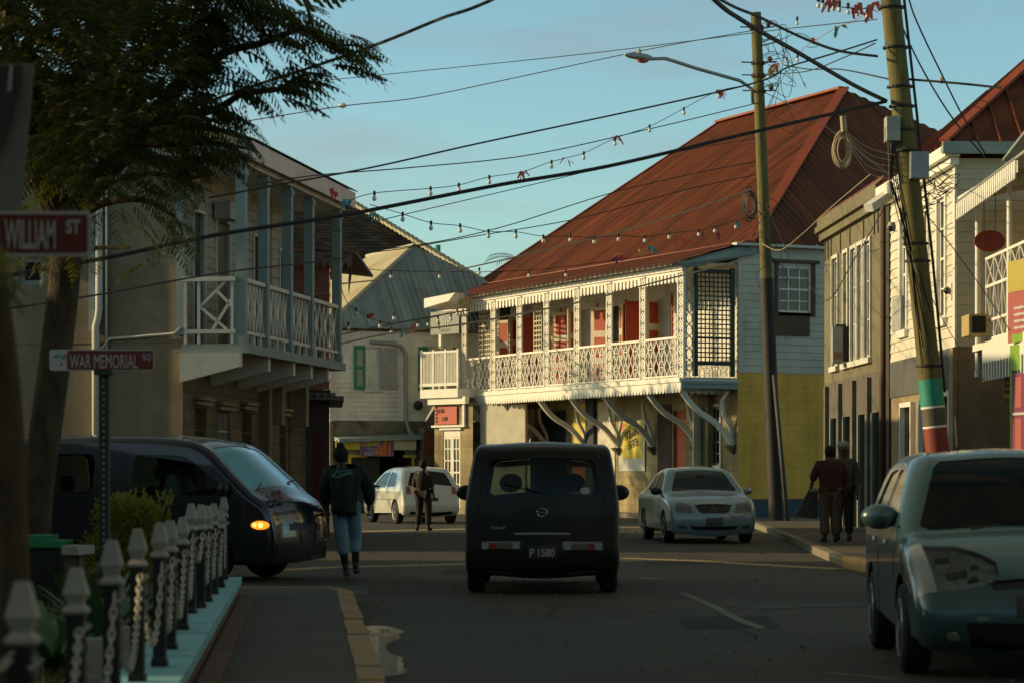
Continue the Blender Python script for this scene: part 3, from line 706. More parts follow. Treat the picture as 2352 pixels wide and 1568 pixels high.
for wn in (win,win2):
    mb=MB(); mb.fbox(CF,wn[0],wn[1],-.12,-.08,wn[2],wn[3])
    for k in range(5): a=wn[0]+(wn[1]-wn[0])*k/4.; mb.fbox(CF,a-.01,a+.01,-.079,-.065,wn[2],wn[3])
    mb.fbox(CF,wn[0],wn[1],-.08,-.05,(wn[2]+wn[3])/2-.04,(wn[2]+wn[3])/2+.04)
    o=mb.build('window',M['creamwall'],ch)
    mb=MB(); mb.fbox(CF,wn[0]-.08,wn[1]+.08,0,.12,wn[2]-.10,wn[2]-.01); mb.build('sill',M['white_old'],o)
    mb=MB(); mb.fbox(CF,wn[0]-.06,wn[1]+.06,0,.10,wn[3]+.01,wn[3]+.08); mb.build('lintel',M['white_old'],o)
mb=MB(); a=cs(931); zt=CF.z(931,795)
mb.tube([CF.P(cs(850),.08,zt+.12),CF.P(cs(905),.08,zt+.08),CF.P(cs(922),.08,zt-.02),CF.P(a,.08,zt-.3),CF.P(a,.08,3.3),CF.P(a+.1,.1,2.9),CF.P(a+.4,.2,2.6)],.07,6); mb.build('conduit',mat('conduit_grey',(.38,.36,.30),.7,.1,3),ch,smooth=True)
# lower stone, shop
zs0=CF.z(850,998)
mb=MB(); wall(mb,CF,cs(765),L_,0,zb1-.02,[(cs(775),cs(955),0,zs0-.1)],reveal=2.2); tag(mb.build('wall',mat('stained_stone',(.20,.18,.11),.9,.3,2,.4,20,stain=(.05,.045,.03),stain_amt=.9,stain_scale=1.2,stain_thr=.48),ch),'moss stained stone band above the shop')
mb=MB(); mb.fbox(CF,cs(775),cs(955),-2.4,-2.2,0,zs0); mb.build('shop_back',M['dark'],ch)
mb=MB(); mb.fbox(CF,.0,cs(765)-.01,-.1,.05,0,zb1-.02); tag(mb.build('corner_column',M['stone'],ch))
mb=MB(); z=CF.z(860,1003); P=CF.P
mb.prism([P(cs(766),.03,z-.12),P(cs(766),.75,z-.20),P(cs(955),.75,z-.08),P(cs(955),.03,z)],(0,0,.13)); mb.build('awning',M['bluegrey'],ch)
zc=CF.z(800,1010,.5); zd=CF.z(800,1032,.5)
mb=MB(); mb.fbox(CF,cs(771,.5),cs(832,.5),.5,.55,zd,zc); mb.build('fascia_board',M['yellow'],ch)
mb=MB(); mb.fbox(CF,cs(904,.5),cs(955,.5),.5,.55,zd,zc+.05); mb.build('fascia_board',mat('cream_board',(.62,.60,.38),.7,.1,2),ch)
def lattice(mb, fr, a0,a1,z0,z1,t,step,w_,diag=True):
    if diag:
        L2=(a1-a0); H2=(z1-z0); k=-H2
        while k<L2:
            for sgn in (1,-1):
                pa=max(0,k); pb=min(L2,k+H2)
                if pb>pa:
                    za=(pa-k); zb_=(pb-k)
                    if sgn<0: za,zb_=H2-za,H2-zb_
                    mb.bar(fr.P(a0+pa,t+(.004 if sgn>0 else -.004),z0+za),fr.P(a0+pb,t+(.004 if sgn>0 else -.004),z0+zb_),w_,.012,up=fr.n.to_3d())
            k+=step
    else:
        n=int((a1-a0)/step)
        for i in range(n+1): a=a0+(a1-a0)*i/n; mb.fbox(fr,a-w_/2,a+w_/2,t,t+.012,z0,z1)
        n=int((z1-z0)/step)
        for i in range(n+1): z=z0+(z1-z0)*i/n; mb.fbox(fr,a0,a1,t+.013,t+.025,z-w_/2,z+w_/2)
z1_=CF.z(800,1033,.3); z0_=CF.z(800,1043,.3)
for (a_,b_,c_,d_,s_,w_) in ((785,832,z0_,z1_,.13,.035),(930,952,z0_,z1_,.13,.035),(786,799,.9,z0_-.12,.2,.04)):
    mb=MB(); lattice(mb,CF,cs(a_,.3),cs(b_,.3),c_,d_,.3,s_,w_); mb.build('lattice_screen',M['whitepaint'],ch)
mb=MB(); mb.fbox(CF,cs(783,.3),cs(842,.3),.27,.35,z0_-.10,z0_); mb.fbox(CF,cs(926,.3),cs(955,.3),.27,.35,z0_-.10,z0_); mb.fbox(CF,cs(800,.3),cs(806,.3),.27,.35,0,z0_-.1); mb.fbox(CF,cs(946,.3),cs(951,.3),.27,.35,0,z0_-.1); mb.build('shop_frame',M['yellow'],ch)
mb=MB(); mb.fbox(CF,cs(806,.25),cs(872,.25),.22,.25,0,z0_-.1); mb.build('shop_panel',M['greenpanel'],ch)
mb=MB(); mb.fbox(CF,cs(955)+.01,cs(1000),.0,.9,0,CF.z(980,982)); tag(mb.build('pillar',M['darkstone'],ch),'dark stone pillar with rust red stain')
mb=MB(); mb.prism([P(cs(972,.9),.905,2.1),P(cs(990,.9),.905,2.0),P(cs(993,.9),.905,2.8),P(cs(980,.9),.905,2.9)],CF.n.to_3d()*.01); mb.build('rust_stain',mat('rust_stain',(.20,.05,.025),.9,.3,4),ch)
mb=MB(); mb.ball(P(cs(957),.2,CF.z(957,930)),.17,8,6,(1,.6,1)); mb.build('loudspeaker',M['black'],ch)
# roof
R0=at(952,566,88.6); R1=at(842,592,92.6)
C0=CF.P(-.25,.3,6.42); C1=CF.P(L_+.3,.3,6.42)
R2=R0+(R0-R1)*0; 
back=CF.P(L_+.3,-8,6.42)
LB=Vector((C0.x-4.2,C0.y+8.4,6.4))
mb=MB(); corrugated(mb,[C0,C1,R0],CF.u.to_3d(),.2,.03); 
mb2=MB(); mb2.quad(C1,back,R0)
o=mb.build('roof',M['blueroof'],ch); tag(o,'blue painted tin roof slope streaked with rust')
mb=mb2; corrugated(mb,[C0,R0,R1,LB],(LB-C0),.2,.02); mb.quad(R0,back,LB+Vector((6,3,0)),R1); mb.quad(R1,LB+Vector((6,3,0)),LB); tag(mb.build('roof',mat('roof_sunlit',(.52,.46,.30),.7,.15,.8,stain=(.42,.26,.10),stain_amt=.5,stain_scale=.7),ch),'tin roof slope with its cream sunlit tone put into the colour')  # sunlight on this slope is put into a cream copy of the roof
mb=MB(); mb.tube([C0+Vector((0,0,.05)),R0+Vector((0,0,.05)),R1+Vector((0,0,.05))],.07,6); mb.build('ridge_cap',mat('cap_cream',(.50,.46,.34),.7,.1,3),ch)
# shop banner (own thing)
bn=thing('shop_banner','purple shop banner with yellow lettering hung over the yellow shop front','banner',tuple(CF.P(cs(865,.56),.56,zd)))
za=CF.z(865,1047,.58); zb=CF.z(865,1003,.58); a0=cs(828,.58); a1_=cs(905,.58)
mb=MB(); mb.fbox(CF,a0,a1_,.565,.58,za,zb); mb.build('sheet',M['purple'],bn)
u3=CF.u.to_3d()
up_=(Vector((0,0,1))+u3*.0)
wd=a1_-a0; hd=zb-za
text_mesh('lettering',"V's Specialty",.27,M['yellow'],bn,CF.P(a0+wd*.03,.584,za+hd*.50),(u3+Vector((0,0,.10))),(0,0,1),squeeze=wd*.56,shear=.2,bold=.008)
scribble('lettering',M['signwhite'],bn,CF.P(a0+wd*.2,.584,za+hd*.33),u3,wd*.2,.08,8,2)
mb=MB(); mb.fbox(CF,a0+wd*.10,a0+wd*.40,.581,.584,za+hd*.17,za+hd*.21); mb.fbox(CF,a0+wd*.12,a0+wd*.38,.581,.584,za+hd*.07,za+hd*.11); mb.build('lettering',M['signwhite'],bn)
mb=MB(); 
for (x,z,w2,h2) in ((.43,.05,.10,.42),(.55,.02,.12,.55),(.68,.04,.10,.9),(.82,.06,.08,.7),(.90,.75,.05,.18)): mb.fbox(CF,a0+wd*x,a0+wd*(x+w2),.581,.585,za+hd*z,za+hd*min(.97,z+h2))
mb.build('food_picture',M['orange'],bn)
mb=MB(); 
for (x,z,w2,h2) in ((.45,.12,.06,.18),(.57,.1,.07,.15),(.70,.55,.06,.35),(.84,.3,.04,.3)): mb.lathe(CF.P(a0+wd*(x+w2/2),.586,za+hd*(z+h2/2)),[(wd*w2*.5,-.001),(wd*w2*.5,.002)],10,axis='y')
mb.build('food_picture',M['yellow'],bn)
# little green-roofed building behind, palm
gb=thing('green_roof_building','distant building with a green tin roof peeping over the blue roof','building',(0,125,0))
a_=at(1086,637,124); b2=at(1150,636,124); mb=MB(); mb.quad(a_+Vector((0,0,-.9)),b2+Vector((0,0,-.9)),b2+Vector((0,3,0)),a_+Vector((0,3,0))); mb.build('roof',M['green'],gb)
mb=MB(); mb.box(a_.x+.1,b2.x,124.2,130,0,a_.z-.6); mb.build('wall',M['plaster'],gb)
def palm(px,py,d,R=2.2):
    c=at(px,py,d); t=thing('palm_tree','palm tree top showing above the left end of the red roof','tree',(c.x,c.y,0))
    mb=MB(); mb.tube([(c.x,c.y,0),(c.x+.2,c.y,c.z*.5),(c.x,c.y,c.z)],[.25,.18,.14],8); mb.build('trunk',M['bark'],t)
    mb=MB(); r=random.Random(3)
    for k in range(18):
        az=2*PI*k/18+r.uniform(-.1,.1); el=r.uniform(-.1,.9); prev=c.copy(); d_=Vector((math.cos(az)*math.cos(el),math.sin(az)*math.cos(el),math.sin(el)))
        for j in range(14):
            nx=prev+d_*(R/14); d_=(d_+Vector((0,0,-.09))).normalized(); side=d_.cross(Vector((0,0,1))).normalized()
            w_=.55*math.sin(PI*(j+1.5)/16)
            for sg in (1,-1): 
                tip=nx+side*sg*w_+d_*.25+Vector((0,0,-.12)); mb.quad(prev,prev+(nx-prev)*.45,tip)
            mb.quad(prev-side*.012,prev+side*.012,nx+side*.01,nx-side*.01); prev=nx
    mb.build('crown',M['leaf'],t,recalc=False)
palm(1205,606,112,1.9)
# ================================================================= RED-ROOFED BALCONY HOUSE
rh = thing('balcony_house', 'white fretwork balcony house with huge red tin roof and yellow side wall', 'house', (6,76,0))
BF = Frame((4.9,70), (-.429,.903), 1)
if BF.n.x > 0: BF.n = -BF.n
BL = 15.5; ZB = 4.12; DP = 1.9
P = BF.P; b3 = BF.n.to_3d(); bu = BF.u.to_3d()
# --- floor, fascia
mb=MB(); mb.fbox(BF,-.02,BL,-DP,-.02,3.98,4.12); mb.build('balcony_floor',M['white_old'],rh)
mb=MB(); fringe(mb,BF,-.05,BL,.0,4.14,.28,.19,.15,.05,'scallop'); mb.fbox(BF,-.05,BL,.06,.09,4.02,4.16); o=mb.build('fascia',M['white_trim'],rh); tag(o,'cream fascia with scalloped lower edge')
# --- columns: pairs of slats with fretwork between
cpx=[1563,1473,1396,1322,1252,1190,1130,1072]
cs_=[max(.12,BF.hit(p,0)) for p in cpx]; cs_[-1]=BL-.13
ZC=7.22
for a in cs_:
    mb=MB(); w_=.155
    for sg in (-1,1): mb.fbox(BF,a+sg*w_-.025,a+sg*w_+.025,-.09,-.03,4.12,ZC)
    n=9; hz=(ZC-4.12)/n
    for k in range(n):
        z=4.12+hz*k; c=z+hz/2
        pts=[(a-w_+.03,c),(a,z+.02),(a+w_-.03,c),(a,z+hz-.02)]
        for i in range(4): 
            p,q=pts[i],pts[(i+1)%4]; mb.bar(P(p[0],-.06,p[1]),P(q[0],-.06,q[1]),.045,.03,up=b3)
        mb.fbox(BF,a-.035,a+.035,-.07,-.045,c-.06,c+.06)
    mb.fbox(BF,a-.19,a+.19,-.12,-.0,ZC-.05,ZC+.0)
    mb.build('column',M['white_trim'],rh)
# --- balustrade panels between columns
for i in range(len(cs_)-1):
    a0=cs_[i]+.17; a1=cs_[i+1]-.17; mb=MB(); t=-.06; z0=4.24; z1=5.28
    mb.fbox(BF,a0,a1,t-.05,t+.05,z1,z1+.07); mb.fbox(BF,a0,a1,t-.03,t+.03,z0-.05,z0)
    for a in (a0+.2,(a0+a1)/2,a1-.2): mb.fbox(BF,a-.025,a+.025,t-.02,t+.02,4.12,z0-.05)
    n=3; w_=(a1-a0)/n; mb2=mb; zm=(z0+z1)/2
    for k in range(n):
        x=a0+w_*k; m_=x+w_/2
        for (p,q) in (((x,z1),(m_,zm)),((m_,zm),(x+w_,z1)),((x,z0),(m_,zm)),((m_,zm),(x+w_,z0)),((x,zm),(m_,z1)),((m_,z1),(x+w_,zm)),((x,zm),(m_,z0)),((m_,z0),(x+w_,zm))):
            mb.bar(P(p[0],t,p[1]),P(q[0],t,q[1]),.026,.022,up=b3)
        for f in (.25,.5,.75): mb.fbox(BF,x+w_*f-.011,x+w_*f+.011,t-.02,t-.004,z0,z1)
        mb.fbox(BF,x+w_*.28,x+w_*.72,t+.012,t+.028,z1-.26,z1-.235); mb.fbox(BF,x+w_*.28,x+w_*.72,t+.012,t+.028,z0+.235,z0+.26)
    mb.build('balustrade',M['white_trim'],rh)
    # frieze of hanging drops
    f=MB(); fringe(f,BF,a0-.02,a1+.02,-.08,ZC+.02,.08,.22,.25,.03,'drop'); f.build('frieze',M['white_trim'],rh)
mb=MB(); mb.fbox(BF,-.05,BL,-.12,-.0,ZC+.03,ZC+.16); mb.fbox(BF,-.05,BL,-.0,.03,ZC+.10,ZC+.14); mb.build('plate_beam',M['white_trim'],rh)
mb=MB()
for k in range(46): a=.1+k*(BL-.2)/45; mb.fbox(BF,a-.03,a+.03,-.9,.3,ZC+.165,ZC+.25)
mb.build('rafter_ends',M['white_old'],rh)
# --- rear wall of balcony with red shutters
UW=Frame(BF.P(0,-DP,0)[:2],(BF.u.x,BF.u.y),1)
if UW.n.x>0: UW.n=-UW.n
ups=[]; bays=[]
for i in range(len(cs_)-1): bays.append((cs_[i]+cs_[i+1])/2)
wh=UW.hit
dd=[(wh(1340),wh(1312)),(wh(1268),wh(1238)),(wh(1425),wh(1400)),(wh(1205),wh(1180)),(wh(1520),wh(1492)),(wh(1166),wh(1150))]
dd=sorted([(min(p),max(p)) for p in dd])
holes=[(p,q,ZB,6.75) for p,q in dd]
mb=MB(); wall(mb,UW,0,BL,ZB,8.0,holes,board=.2); o=mb.build('wall',M['white_old'],rh); tag(o,'white boarded wall behind the balcony')
for i,(p,q) in enumerate(dd):
    mb=MB(); mb.fbox(UW,p,q,-.16,-.12,ZB,6.75); mb.build('doorway',M['dark'] if i%2 else M['glass_warm'],rh)
def fold(root,a,z0,z1,w_,ang,m,pm,n=3):
    """door leaf hinged on the wall at a, swung out by ang from the wall plane"""
    o2=UW.P(a,.03,0); d=(UW.u*math.cos(ang)+UW.n*math.sin(ang)); fr=Frame((o2.x,o2.y),d,1)
    mb=MB(); mb.fbox(fr,0,w_,-.02,.02,z0,z1); o=mb.build('shutter',m,root)
    g=MB(); hh=(z1-z0)/n
    for k in range(n): g.fbox(fr,w_*.2,w_*.8,-.028,.028,z0+hh*k+hh*.12,z0+hh*(k+1)-hh*.12)
    g.build('shutter_panel',pm,o)
CRM=mat('shutter_cream',(.60,.52,.36),.6,.1,3)
for i,(p,q) in enumerate(dd):
    w_=min(.74,(q-p)*.95)
    fold(rh,p,ZB+.05,6.75,w_,PI-.35 if i%2 else PI*.62,CRM,M['redpaint'])
    fold(rh,q,ZB+.05,6.75,w_,.45 if i%3 else 1.25,CRM if i%3 else M['redpaint'],M['redpaint'])
for px in (1545,1440,1375,1290,1222):
    a=wh(px); 
    if 0<a<BL: mb=MB(); mb.fbox(UW,a-.05,a+.05,0,.05,ZB,6.9); mb.build('wall_post',M['redpaint'],rh)
# windows with panes on back wall between doors
for (pa,pb) in ((1512,1500),):
    a0,a1=sorted((wh(pa)+.0,wh(pb)+.45)); 
# --- lattice screens at the far end
LCM=mat('lattice_cream',(.50,.45,.33),.7,.1,3)
mb=MB(); lattice(mb,BF,cs_[-2]+.5,cs_[-1]-.25,5.34,7.1,-.5,.155,.05,False); mb.build('lattice_screen',LCM,rh)
mb=MB(); lattice(mb,BF,cs_[-3]+.25,cs_[-3]+.85,5.34,7.1,-1.0,.155,.05,False); mb.build('lattice_screen',LCM,rh)
# --- near end of the balcony: fret column + dark lattice
EF=Frame(BF.P(0,0,0)[:2],(-BF.n.x,-BF.n.y),1)
if EF.n.y>0: EF.n=-EF.n
mb=MB(); mb.fbox(EF,0.02,DP,-.05,.0,3.84,4.16); mb.fbox(EF,.02,DP,.0,.03,3.98,4.06); mb.build('end_fascia',M['bluegrey'],rh)
mb=MB()
for k in range(8):
    z=4.5+k*.34
    mb.tube([EF.P(.30+.10*math.cos(a),-.06,z+.16*math.sin(a)) for a in [2*PI*j/12 for j in range(13)]],.018,4)
mb.fbox(EF,.17,.20,-.08,-.04,4.2,7.3); mb.fbox(EF,.41,.44,-.08,-.04,4.2,7.3); mb.build('fret_panel',M['bluegrey'],rh)
mb=MB(); lattice(mb,EF,.55,DP-.22,4.62,7.2,-.06,.13,.038,False); mb.fbox(EF,.47,.56,-.09,.0,4.2,7.35); mb.fbox(EF,DP-.24,DP-.10,-.09,.0,4.2,7.35); mb.fbox(EF,.561,DP-.241,-.085,-.01,4.52,4.60); mb.fbox(EF,.561,DP-.241,-.085,.0,5.28,5.34); mb.fbox(EF,.561,DP-.241,-.085,-.01,7.22,7.30); mb.build('lattice_screen',M['darkgreen'],rh)
mb=MB(); fringe(mb,EF,.3,DP,-.5,3.84,.05,.2,.1,.02,'scallop'); mb.build('end_valance',M['white_old'],rh)
mb=MB(); mb.fbox(EF,0,DP,-BL+.1,-.1,ZC+.26,ZC+.29); mb.build('balcony_ceiling',M['white_old'],rh)
# --- ground floor wall under the balcony
gh=[ (wh(1215),wh(1190),'red'),(wh(1300),wh(1236),'blue'),(wh(1574),wh(1546),'red2'),(wh(1655),wh(1622),'win'),(wh(1165),wh(1136),'gr'),(wh(1098),wh(1078),'gr') ]
gh=[(min(a,b),max(a,b),k) for a,b,k in gh]
hz=dict(red=(.3,3.35),blue=(.1,3.5),red2=(.15,3.3),win=(1.62,3.35),gr=(1.1,3.2))
mb=MB(); wall(mb,UW,0,BL+.5,0,3.97,[(a,b,)+hz[k] for a,b,k in gh]); o=mb.build('wall',M['stone'],rh); tag(o,'yellowish cut stone ground floor wall')
for a,b,k in gh:
    z0,z1=hz[k]
    if k in('red','red2'): panel_door(rh,UW,a+.02,b-.02,z0,z1,-.15,M['redpale'] if k=='red' else M['redpaint'],None,handle=True)
    elif k=='blue': panel_door(rh,UW,a+.02,b-.02,z0,z1,-.15,M['darkblue'],M['darkblue'],n=2)
    elif k=='win':
        window(rh,UW,(a,b,z0,z1),2,5,M['white_old'],M['dark'],trim=1)
        fold2=MB(); fold2.fbox(Frame(UW.P(b,.03,0)[:2],UW.u*math.cos(1.9)+UW.n*math.sin(1.9)),0,.55,-.02,.02,z0,z1); fold2.build('shutter',M['white_old'],rh)
    else:
        mb=MB(); mb.fbox(UW,a,b,-.14,-.1,z0,z1); o=mb.build('window',M['dark'],rh); g=MB()
        for i in range(6): x=a+(b-a)*i/5; g.fbox(UW,x-.012,x+.012,.02,.04,z0-.1,z1+.25)
        for z in (z0+.2,(z0+z1)/2,z1-.1): g.fbox(UW,a-.05,b+.05,.041,.055,z,z+.04)
        g.build('grille',M['browntrim'],o)
def panel(fr,pxa,pxb,z0,z1,t,m,name,root,th=.03):
    a,b=sorted((fr.hit(pxa,t),fr.hit(pxb,t))); mb=MB(); mb.fbox(fr,a,b,t,t+th,z0,z1); return mb.build(name,m,root),a,b
panel(UW,1128,1106,0,3.6,0.01,M['white_old'],'pilaster',rh,.12)
panel(UW,1228,1216,0,3.6,0.01,M['white_old'],'pilaster',rh,.10)
panel(UW,1190,1180,0,3.6,0.01,M['white_old'],'pilaster',rh,.10)
o,_,_=panel(UW,1413,1374,0,3.7,.01,mat('flaking_white',(.58,.54,.46),.85,.25,3,.4,25,stain=(.35,.28,.2),stain_amt=.7,stain_scale=2),'wall_panel',rh,.02); tag(o,'flaking white painted stretch of wall')
o,_,_=panel(UW,1350,1320,2.2,3.7,.01,M['yellow'],'wall_panel',rh,.02); tag(o,'yellow upper panel')
o,_,_=panel(UW,1350,1320,1.0,2.19,.01,M['orange'],'wall_panel',rh,.02); tag(o,'orange lower panel')
panel(UW,1544,1512,0.1,3.5,-.01,mat('recess_maroon',(.05,.03,.03),.9,.2,2),'door',rh,.03)
panel(UW,1640,1618,0,3.9,0.01,M['brownwood'],'pilaster',rh,.22)
panel(UW,1370,1352,0,3.9,0.01,M['darkblue'],'pilaster',rh,.12)
# --- S-shaped brackets
for px in (1082,1146,1230,1303,1379,1479,1556):
    a=max(.1,BF.hit(px,0)); mb=MB(); pts=[]
    n=18
    for k in range(n+1):
        f=k/n; t=-.08-(DP-.12)*f; z=3.84-(1.62*(.5-.5*math.cos(PI*f))*.35+1.62*f*.65)-.30*math.sin(2*PI*f)*(.55); pts.append((t,z))
    for k in range(n):
        (t0,z0),(t1,z1)=pts[k],pts[k+1]; d=Vector((t1-t0,z1-z0)).normalized(); nn=Vector((-d.y,d.x))*.075
        q=[P(a-.06,t0+nn.x,z0+nn.y),P(a+.06,t0+nn.x,z0+nn.y),P(a+.06,t0-nn.x,z0-nn.y),P(a-.06,t0-nn.x,z0-nn.y),
           P(a-.06,t1+nn.x,z1+nn.y),P(a+.06,t1+nn.x,z1+nn.y),P(a+.06,t1-nn.x,z1-nn.y),P(a-.06,t1-nn.x,z1-nn.y)]
        mb.hexa(q)
    # return strut curving up the wall
    mb.tube([P(a,-DP+.05,2.3),P(a,-DP+.12,2.7),P(a,-DP+.35,3.1),P(a,-DP+.42,3.5),P(a,-DP+.2,3.8)],.06,6)
    o=mb.build('bracket',M['white_old'],rh)
    c=MB(); c.hexa([P(a-.05,-DP,1.95),P(a+.05,-DP,1.95),P(a+.05,-DP+.06,1.95),P(a-.05,-DP+.06,1.95),P(a-.13,-DP,2.2),P(a+.13,-DP,2.2),P(a+.13,-DP+.3,2.2),P(a-.13,-DP+.3,2.2)]); c.build('corbel',M['darkstone'],o)
# --- side wall facing the camera
SW=Frame(BF.P(0,-DP,0)[:2],(-BF.n.x,-BF.n.y),1)
if SW.n.y>0: SW.n=-SW.n
sh=SW.hit
hw=(sh(1786),sh(1862),SW.z(1820,718),SW.z(1820,612))
mb=MB(); wall(mb,SW,0,16,4.33,8.12,[hw],board=.21); mb.fbox(SW,0,.16,-.01,.03,4.33,8.12); o=mb.build('wall',M['clap_white'],rh); tag(o,'bluish white clapboard side wall')
window(rh,SW,hw,3,4,M['white_trim'],M['glass_warm'],t=-.04,bar=.035)
mb=MB(); mb.fbox(SW,hw[0]-.12,hw[0]-.01,.02,.08,hw[2]-.1,hw[3]+.1); mb.fbox(SW,hw[1]+.01,hw[1]+.12,.02,.08,hw[2]-.1,hw[3]+.1); mb.fbox(SW,hw[0]-.25,hw[1]+.25,.02,.12,hw[3]+.10,hw[3]+.18); mb.build('window_hood',M['browntrim'],rh)
mb=MB(); mb.fbox(SW,sh(1778),sh(1858),.024,.05,SW.z(1820,772),hw[2]-.10); o=mb.build('board_patch',M['browntrim'],rh); tag(o,'bare brown board under the side window')
mb=MB(); wall(mb,SW,0,16,.62,4.33); o=mb.build('wall',M['yellowbrick'],rh); tag(o,'yellow painted side wall')
mb=MB(); mb.fbox(SW,-.03,16,-.05,.03,0,.62); o=mb.build('plinth',M['blueband'],rh)
mb=MB(); mb.fbox(SW,16,16.2,-14,0,0,8); mb.fbox(SW,.2,16,-15.6,-15.4,0,8); mb.build('rear_wall',M['plaster'],rh)
slab('house_footway',M['kerb_grey'],[tuple(BF.P(-.5,-.9,0)[:2]),tuple(BF.P(BL,-.9,0)[:2]),tuple(BF.P(BL,-2.2,0)[:2]),tuple(BF.P(-.5,-2.2,0)[:2])],0,.15)
# --- roof
C=at(1722,560,71.0); RA=at(1938,206,83.3); RB=at(1652,284,91.0); LC=at(1086,652,88.9)
back=C+Vector((.905,.425,0))*18.6
LC2=LC+Vector((.905,.425,0))*17
lz=8.12; C.z=lz; LC.z=8.2; back.z=lz; LC2.z=8.2
mb=MB(); corrugated(mb,[C,LC,RB,RA],bu,.24,.06); o=mb.build('roof',M['redroof'],rh); tag(o,'red corrugated main roof slope, sunlit')
mb=MB(); corrugated(mb,[C,RA,back],(back-C),.24,.05); corrugated(mb,[LC,RB,LC2],(LC2-LC),.24,.05); mb.quad(back,RA,RB,LC2); o=mb.build('roof',M['redroof_side'],rh); tag(o,'dark red hip slopes')
# bell-cast skirt over balcony
e0=P(-.45,.38,7.42); e1=P(BL+.9,.38,7.42)
mb=MB(); corrugated(mb,[e0,e1,LC+Vector((0,0,.02)),C+Vector((0,0,.02))],bu,.15,.025); o=mb.build('skirt_roof',M['redroof'],rh)
mb=MB(); mb.quad(e0,C+Vector((0,0,.0)),P(0,-DP,8.0)+Vector((0,0,-.1)),P(-.05,-.0,7.40)); mb.quad(e0+Vector((0,0,-.05)),C+Vector((0,0,-.06)),C+Vector((.6,.3,-.25)),P(-.3,0,7.3)); mb.build('soffit',M['bluegrey'],rh)
mb=MB(); mb.fbox(SW,-.2,16,.0,.28,8.02,8.10); mb.build('side_eaves',M['white_old'],rh)
mb=MB(); z=Vector((0,0,.06)); mb.bar(C+z,RA+z,.34,.07); mb.bar(RA+z,RB+z,.42,.08); mb.bar(RB+z,LC+z,.34,.07); mb.build('ridge_cap',M['redcap'],rh)
mb=MB(); mb.bar(LC+Vector((0,0,.05)),C+Vector((0,0,.05)),.3,.03); mb.build('roof_flashing',mat('flashing',(.22,.06,.03),.6,.1,2),rh)
# ================================================================= WHITE ANNEX at the far end
ax=thing('white_porch','small white porch with rail and French doors joined beyond the balcony house','porch',(-2.3,83,0))
AF=Frame(at(965,1092,83.6)[:2],(at(1052,1092,82.2)-at(965,1092,83.6))[:2],1)
if AF.n.y>0: AF.n=-AF.n
ah=AF.hit; AW=ah(1051)
mb=MB(); mb.fbox(AF,0,AW,-1.6,.0,AF.z(1000,913),AF.z(1000,893)); mb.build('floor_slab',M['white_trim'],ax)
zr=AF.z(1000,806); zl=AF.z(1000,886)
mb=MB(); mb.fbox(AF,0,AW,-.08,-.02,zr-.07,zr); mb.fbox(AF,0,AW,-.08,-.02,zl,zl+.10)
n=26
for k in range(n): a=.05+(AW-.1)*k/(n-1); mb.fbox(AF,a-.013,a+.013,-.06,-.035,zl+.1,zr-.07)
for k in range(4): a=.03+(AW-.06)*k/3; mb.fbox(AF,a-.035,a+.035,-.09,-.015,AF.z(1000,892),zr+.05)
mb.build('railing',M['white_trim'],ax)
AS=Frame(AF.P(0,0,0)[:2],(-AF.n.x,-AF.n.y),1)
mb=MB(); mb.fbox(AS,0,1.6,-.03,.03,zr-.07,zr); mb.fbox(AS,0,1.6,-.03,.03,zl,zl+.08)
for k in range(12): a=.1+1.5*k/12; mb.fbox(AS,a-.013,a+.013,-.01,.01,zl+.08,zr-.07)
mb.build('railing',M['white_trim'],ax)
mb=MB(); a=ah(1010,-.5); mb.fbox(AF,a-.06,a+.06,-.6,-.5,AF.z(1000,892),AF.z(1000,720)); mb.build('post',M['white_trim'],ax)
mb=MB(); mb.fbox(AF,ah(1003,-.3),AW+.1,-.4,-.3,AF.z(1000,725),AF.z(1000,712)); mb.build('beam',M['white_trim'],ax)
mb=MB(); mb.prism([AF.P(ah(974),.0,AF.z(1000,706)),AF.P(ah(974),.0,AF.z(1000,684)),AF.P(ah(1045),0.,AF.z(1000,676)),AF.P(ah(1030),0.,AF.z(1000,694))],-AF.n.to_3d()*1.8); mb.build('porch_roof',M['white_trim'],ax)
# ground floor
hd=(ah(1018,-.3),ah(1058,-.3),.25,AF.z(1030,985,-.3))
A2=Frame(AF.P(0,-.3,0)[:2],(AF.u.x,AF.u.y),1)
if A2.n.y>0: A2.n=-A2.n
hd=(A2.hit(1018),A2.hit(1057),.2,A2.z(1030,988))
mb=MB(); wall(mb,A2,A2.hit(998),A2.hit(1086),0,AF.z(1000,925),[hd]); o=mb.build('wall',M['stone'],ax)
mb=MB(); mb.fbox(A2,A2.hit(1088),A2.hit(1088)+2.2,-.4,-.3,0,3.7); o=mb.build('wall',mat('render_pale',(.50,.46,.36),.8,.12,2),ax)
m_=(hd[0]+hd[1])/2
for (p,q) in ((hd[0],m_-.005),(m_+.005,hd[1])):
    o=window(ax,A2,(p,q,hd[2],hd[3]-.22),2,6,M['white_trim'],M['glass'],name='french_door',t=-.05,fw=.07,bar=.035)
mb=MB(); mb.fbox(A2,hd[0],hd[1],-.1,-.02,hd[3]-.215,hd[3]); mb.fbox(A2,hd[0]-.12,hd[1]+.1,.0,.08,hd[3]+.02,hd[3]+.08); mb.build('door_head',M['white_trim'],ax)
z0=A2.z(1030,977); z1=A2.z(1030,928)
mb=MB(); mb.fbox(A2,A2.hit(996),A2.hit(1072),.0,.12,z0-.05,z0+.02); mb.fbox(A2,A2.hit(992),A2.hit(1078),.0,.2,z1,z1+.25); mb.fbox(A2,A2.hit(1066),A2.hit(1071),.02,.10,z0,z1); mb.build('cornice',M['white_trim'],ax)
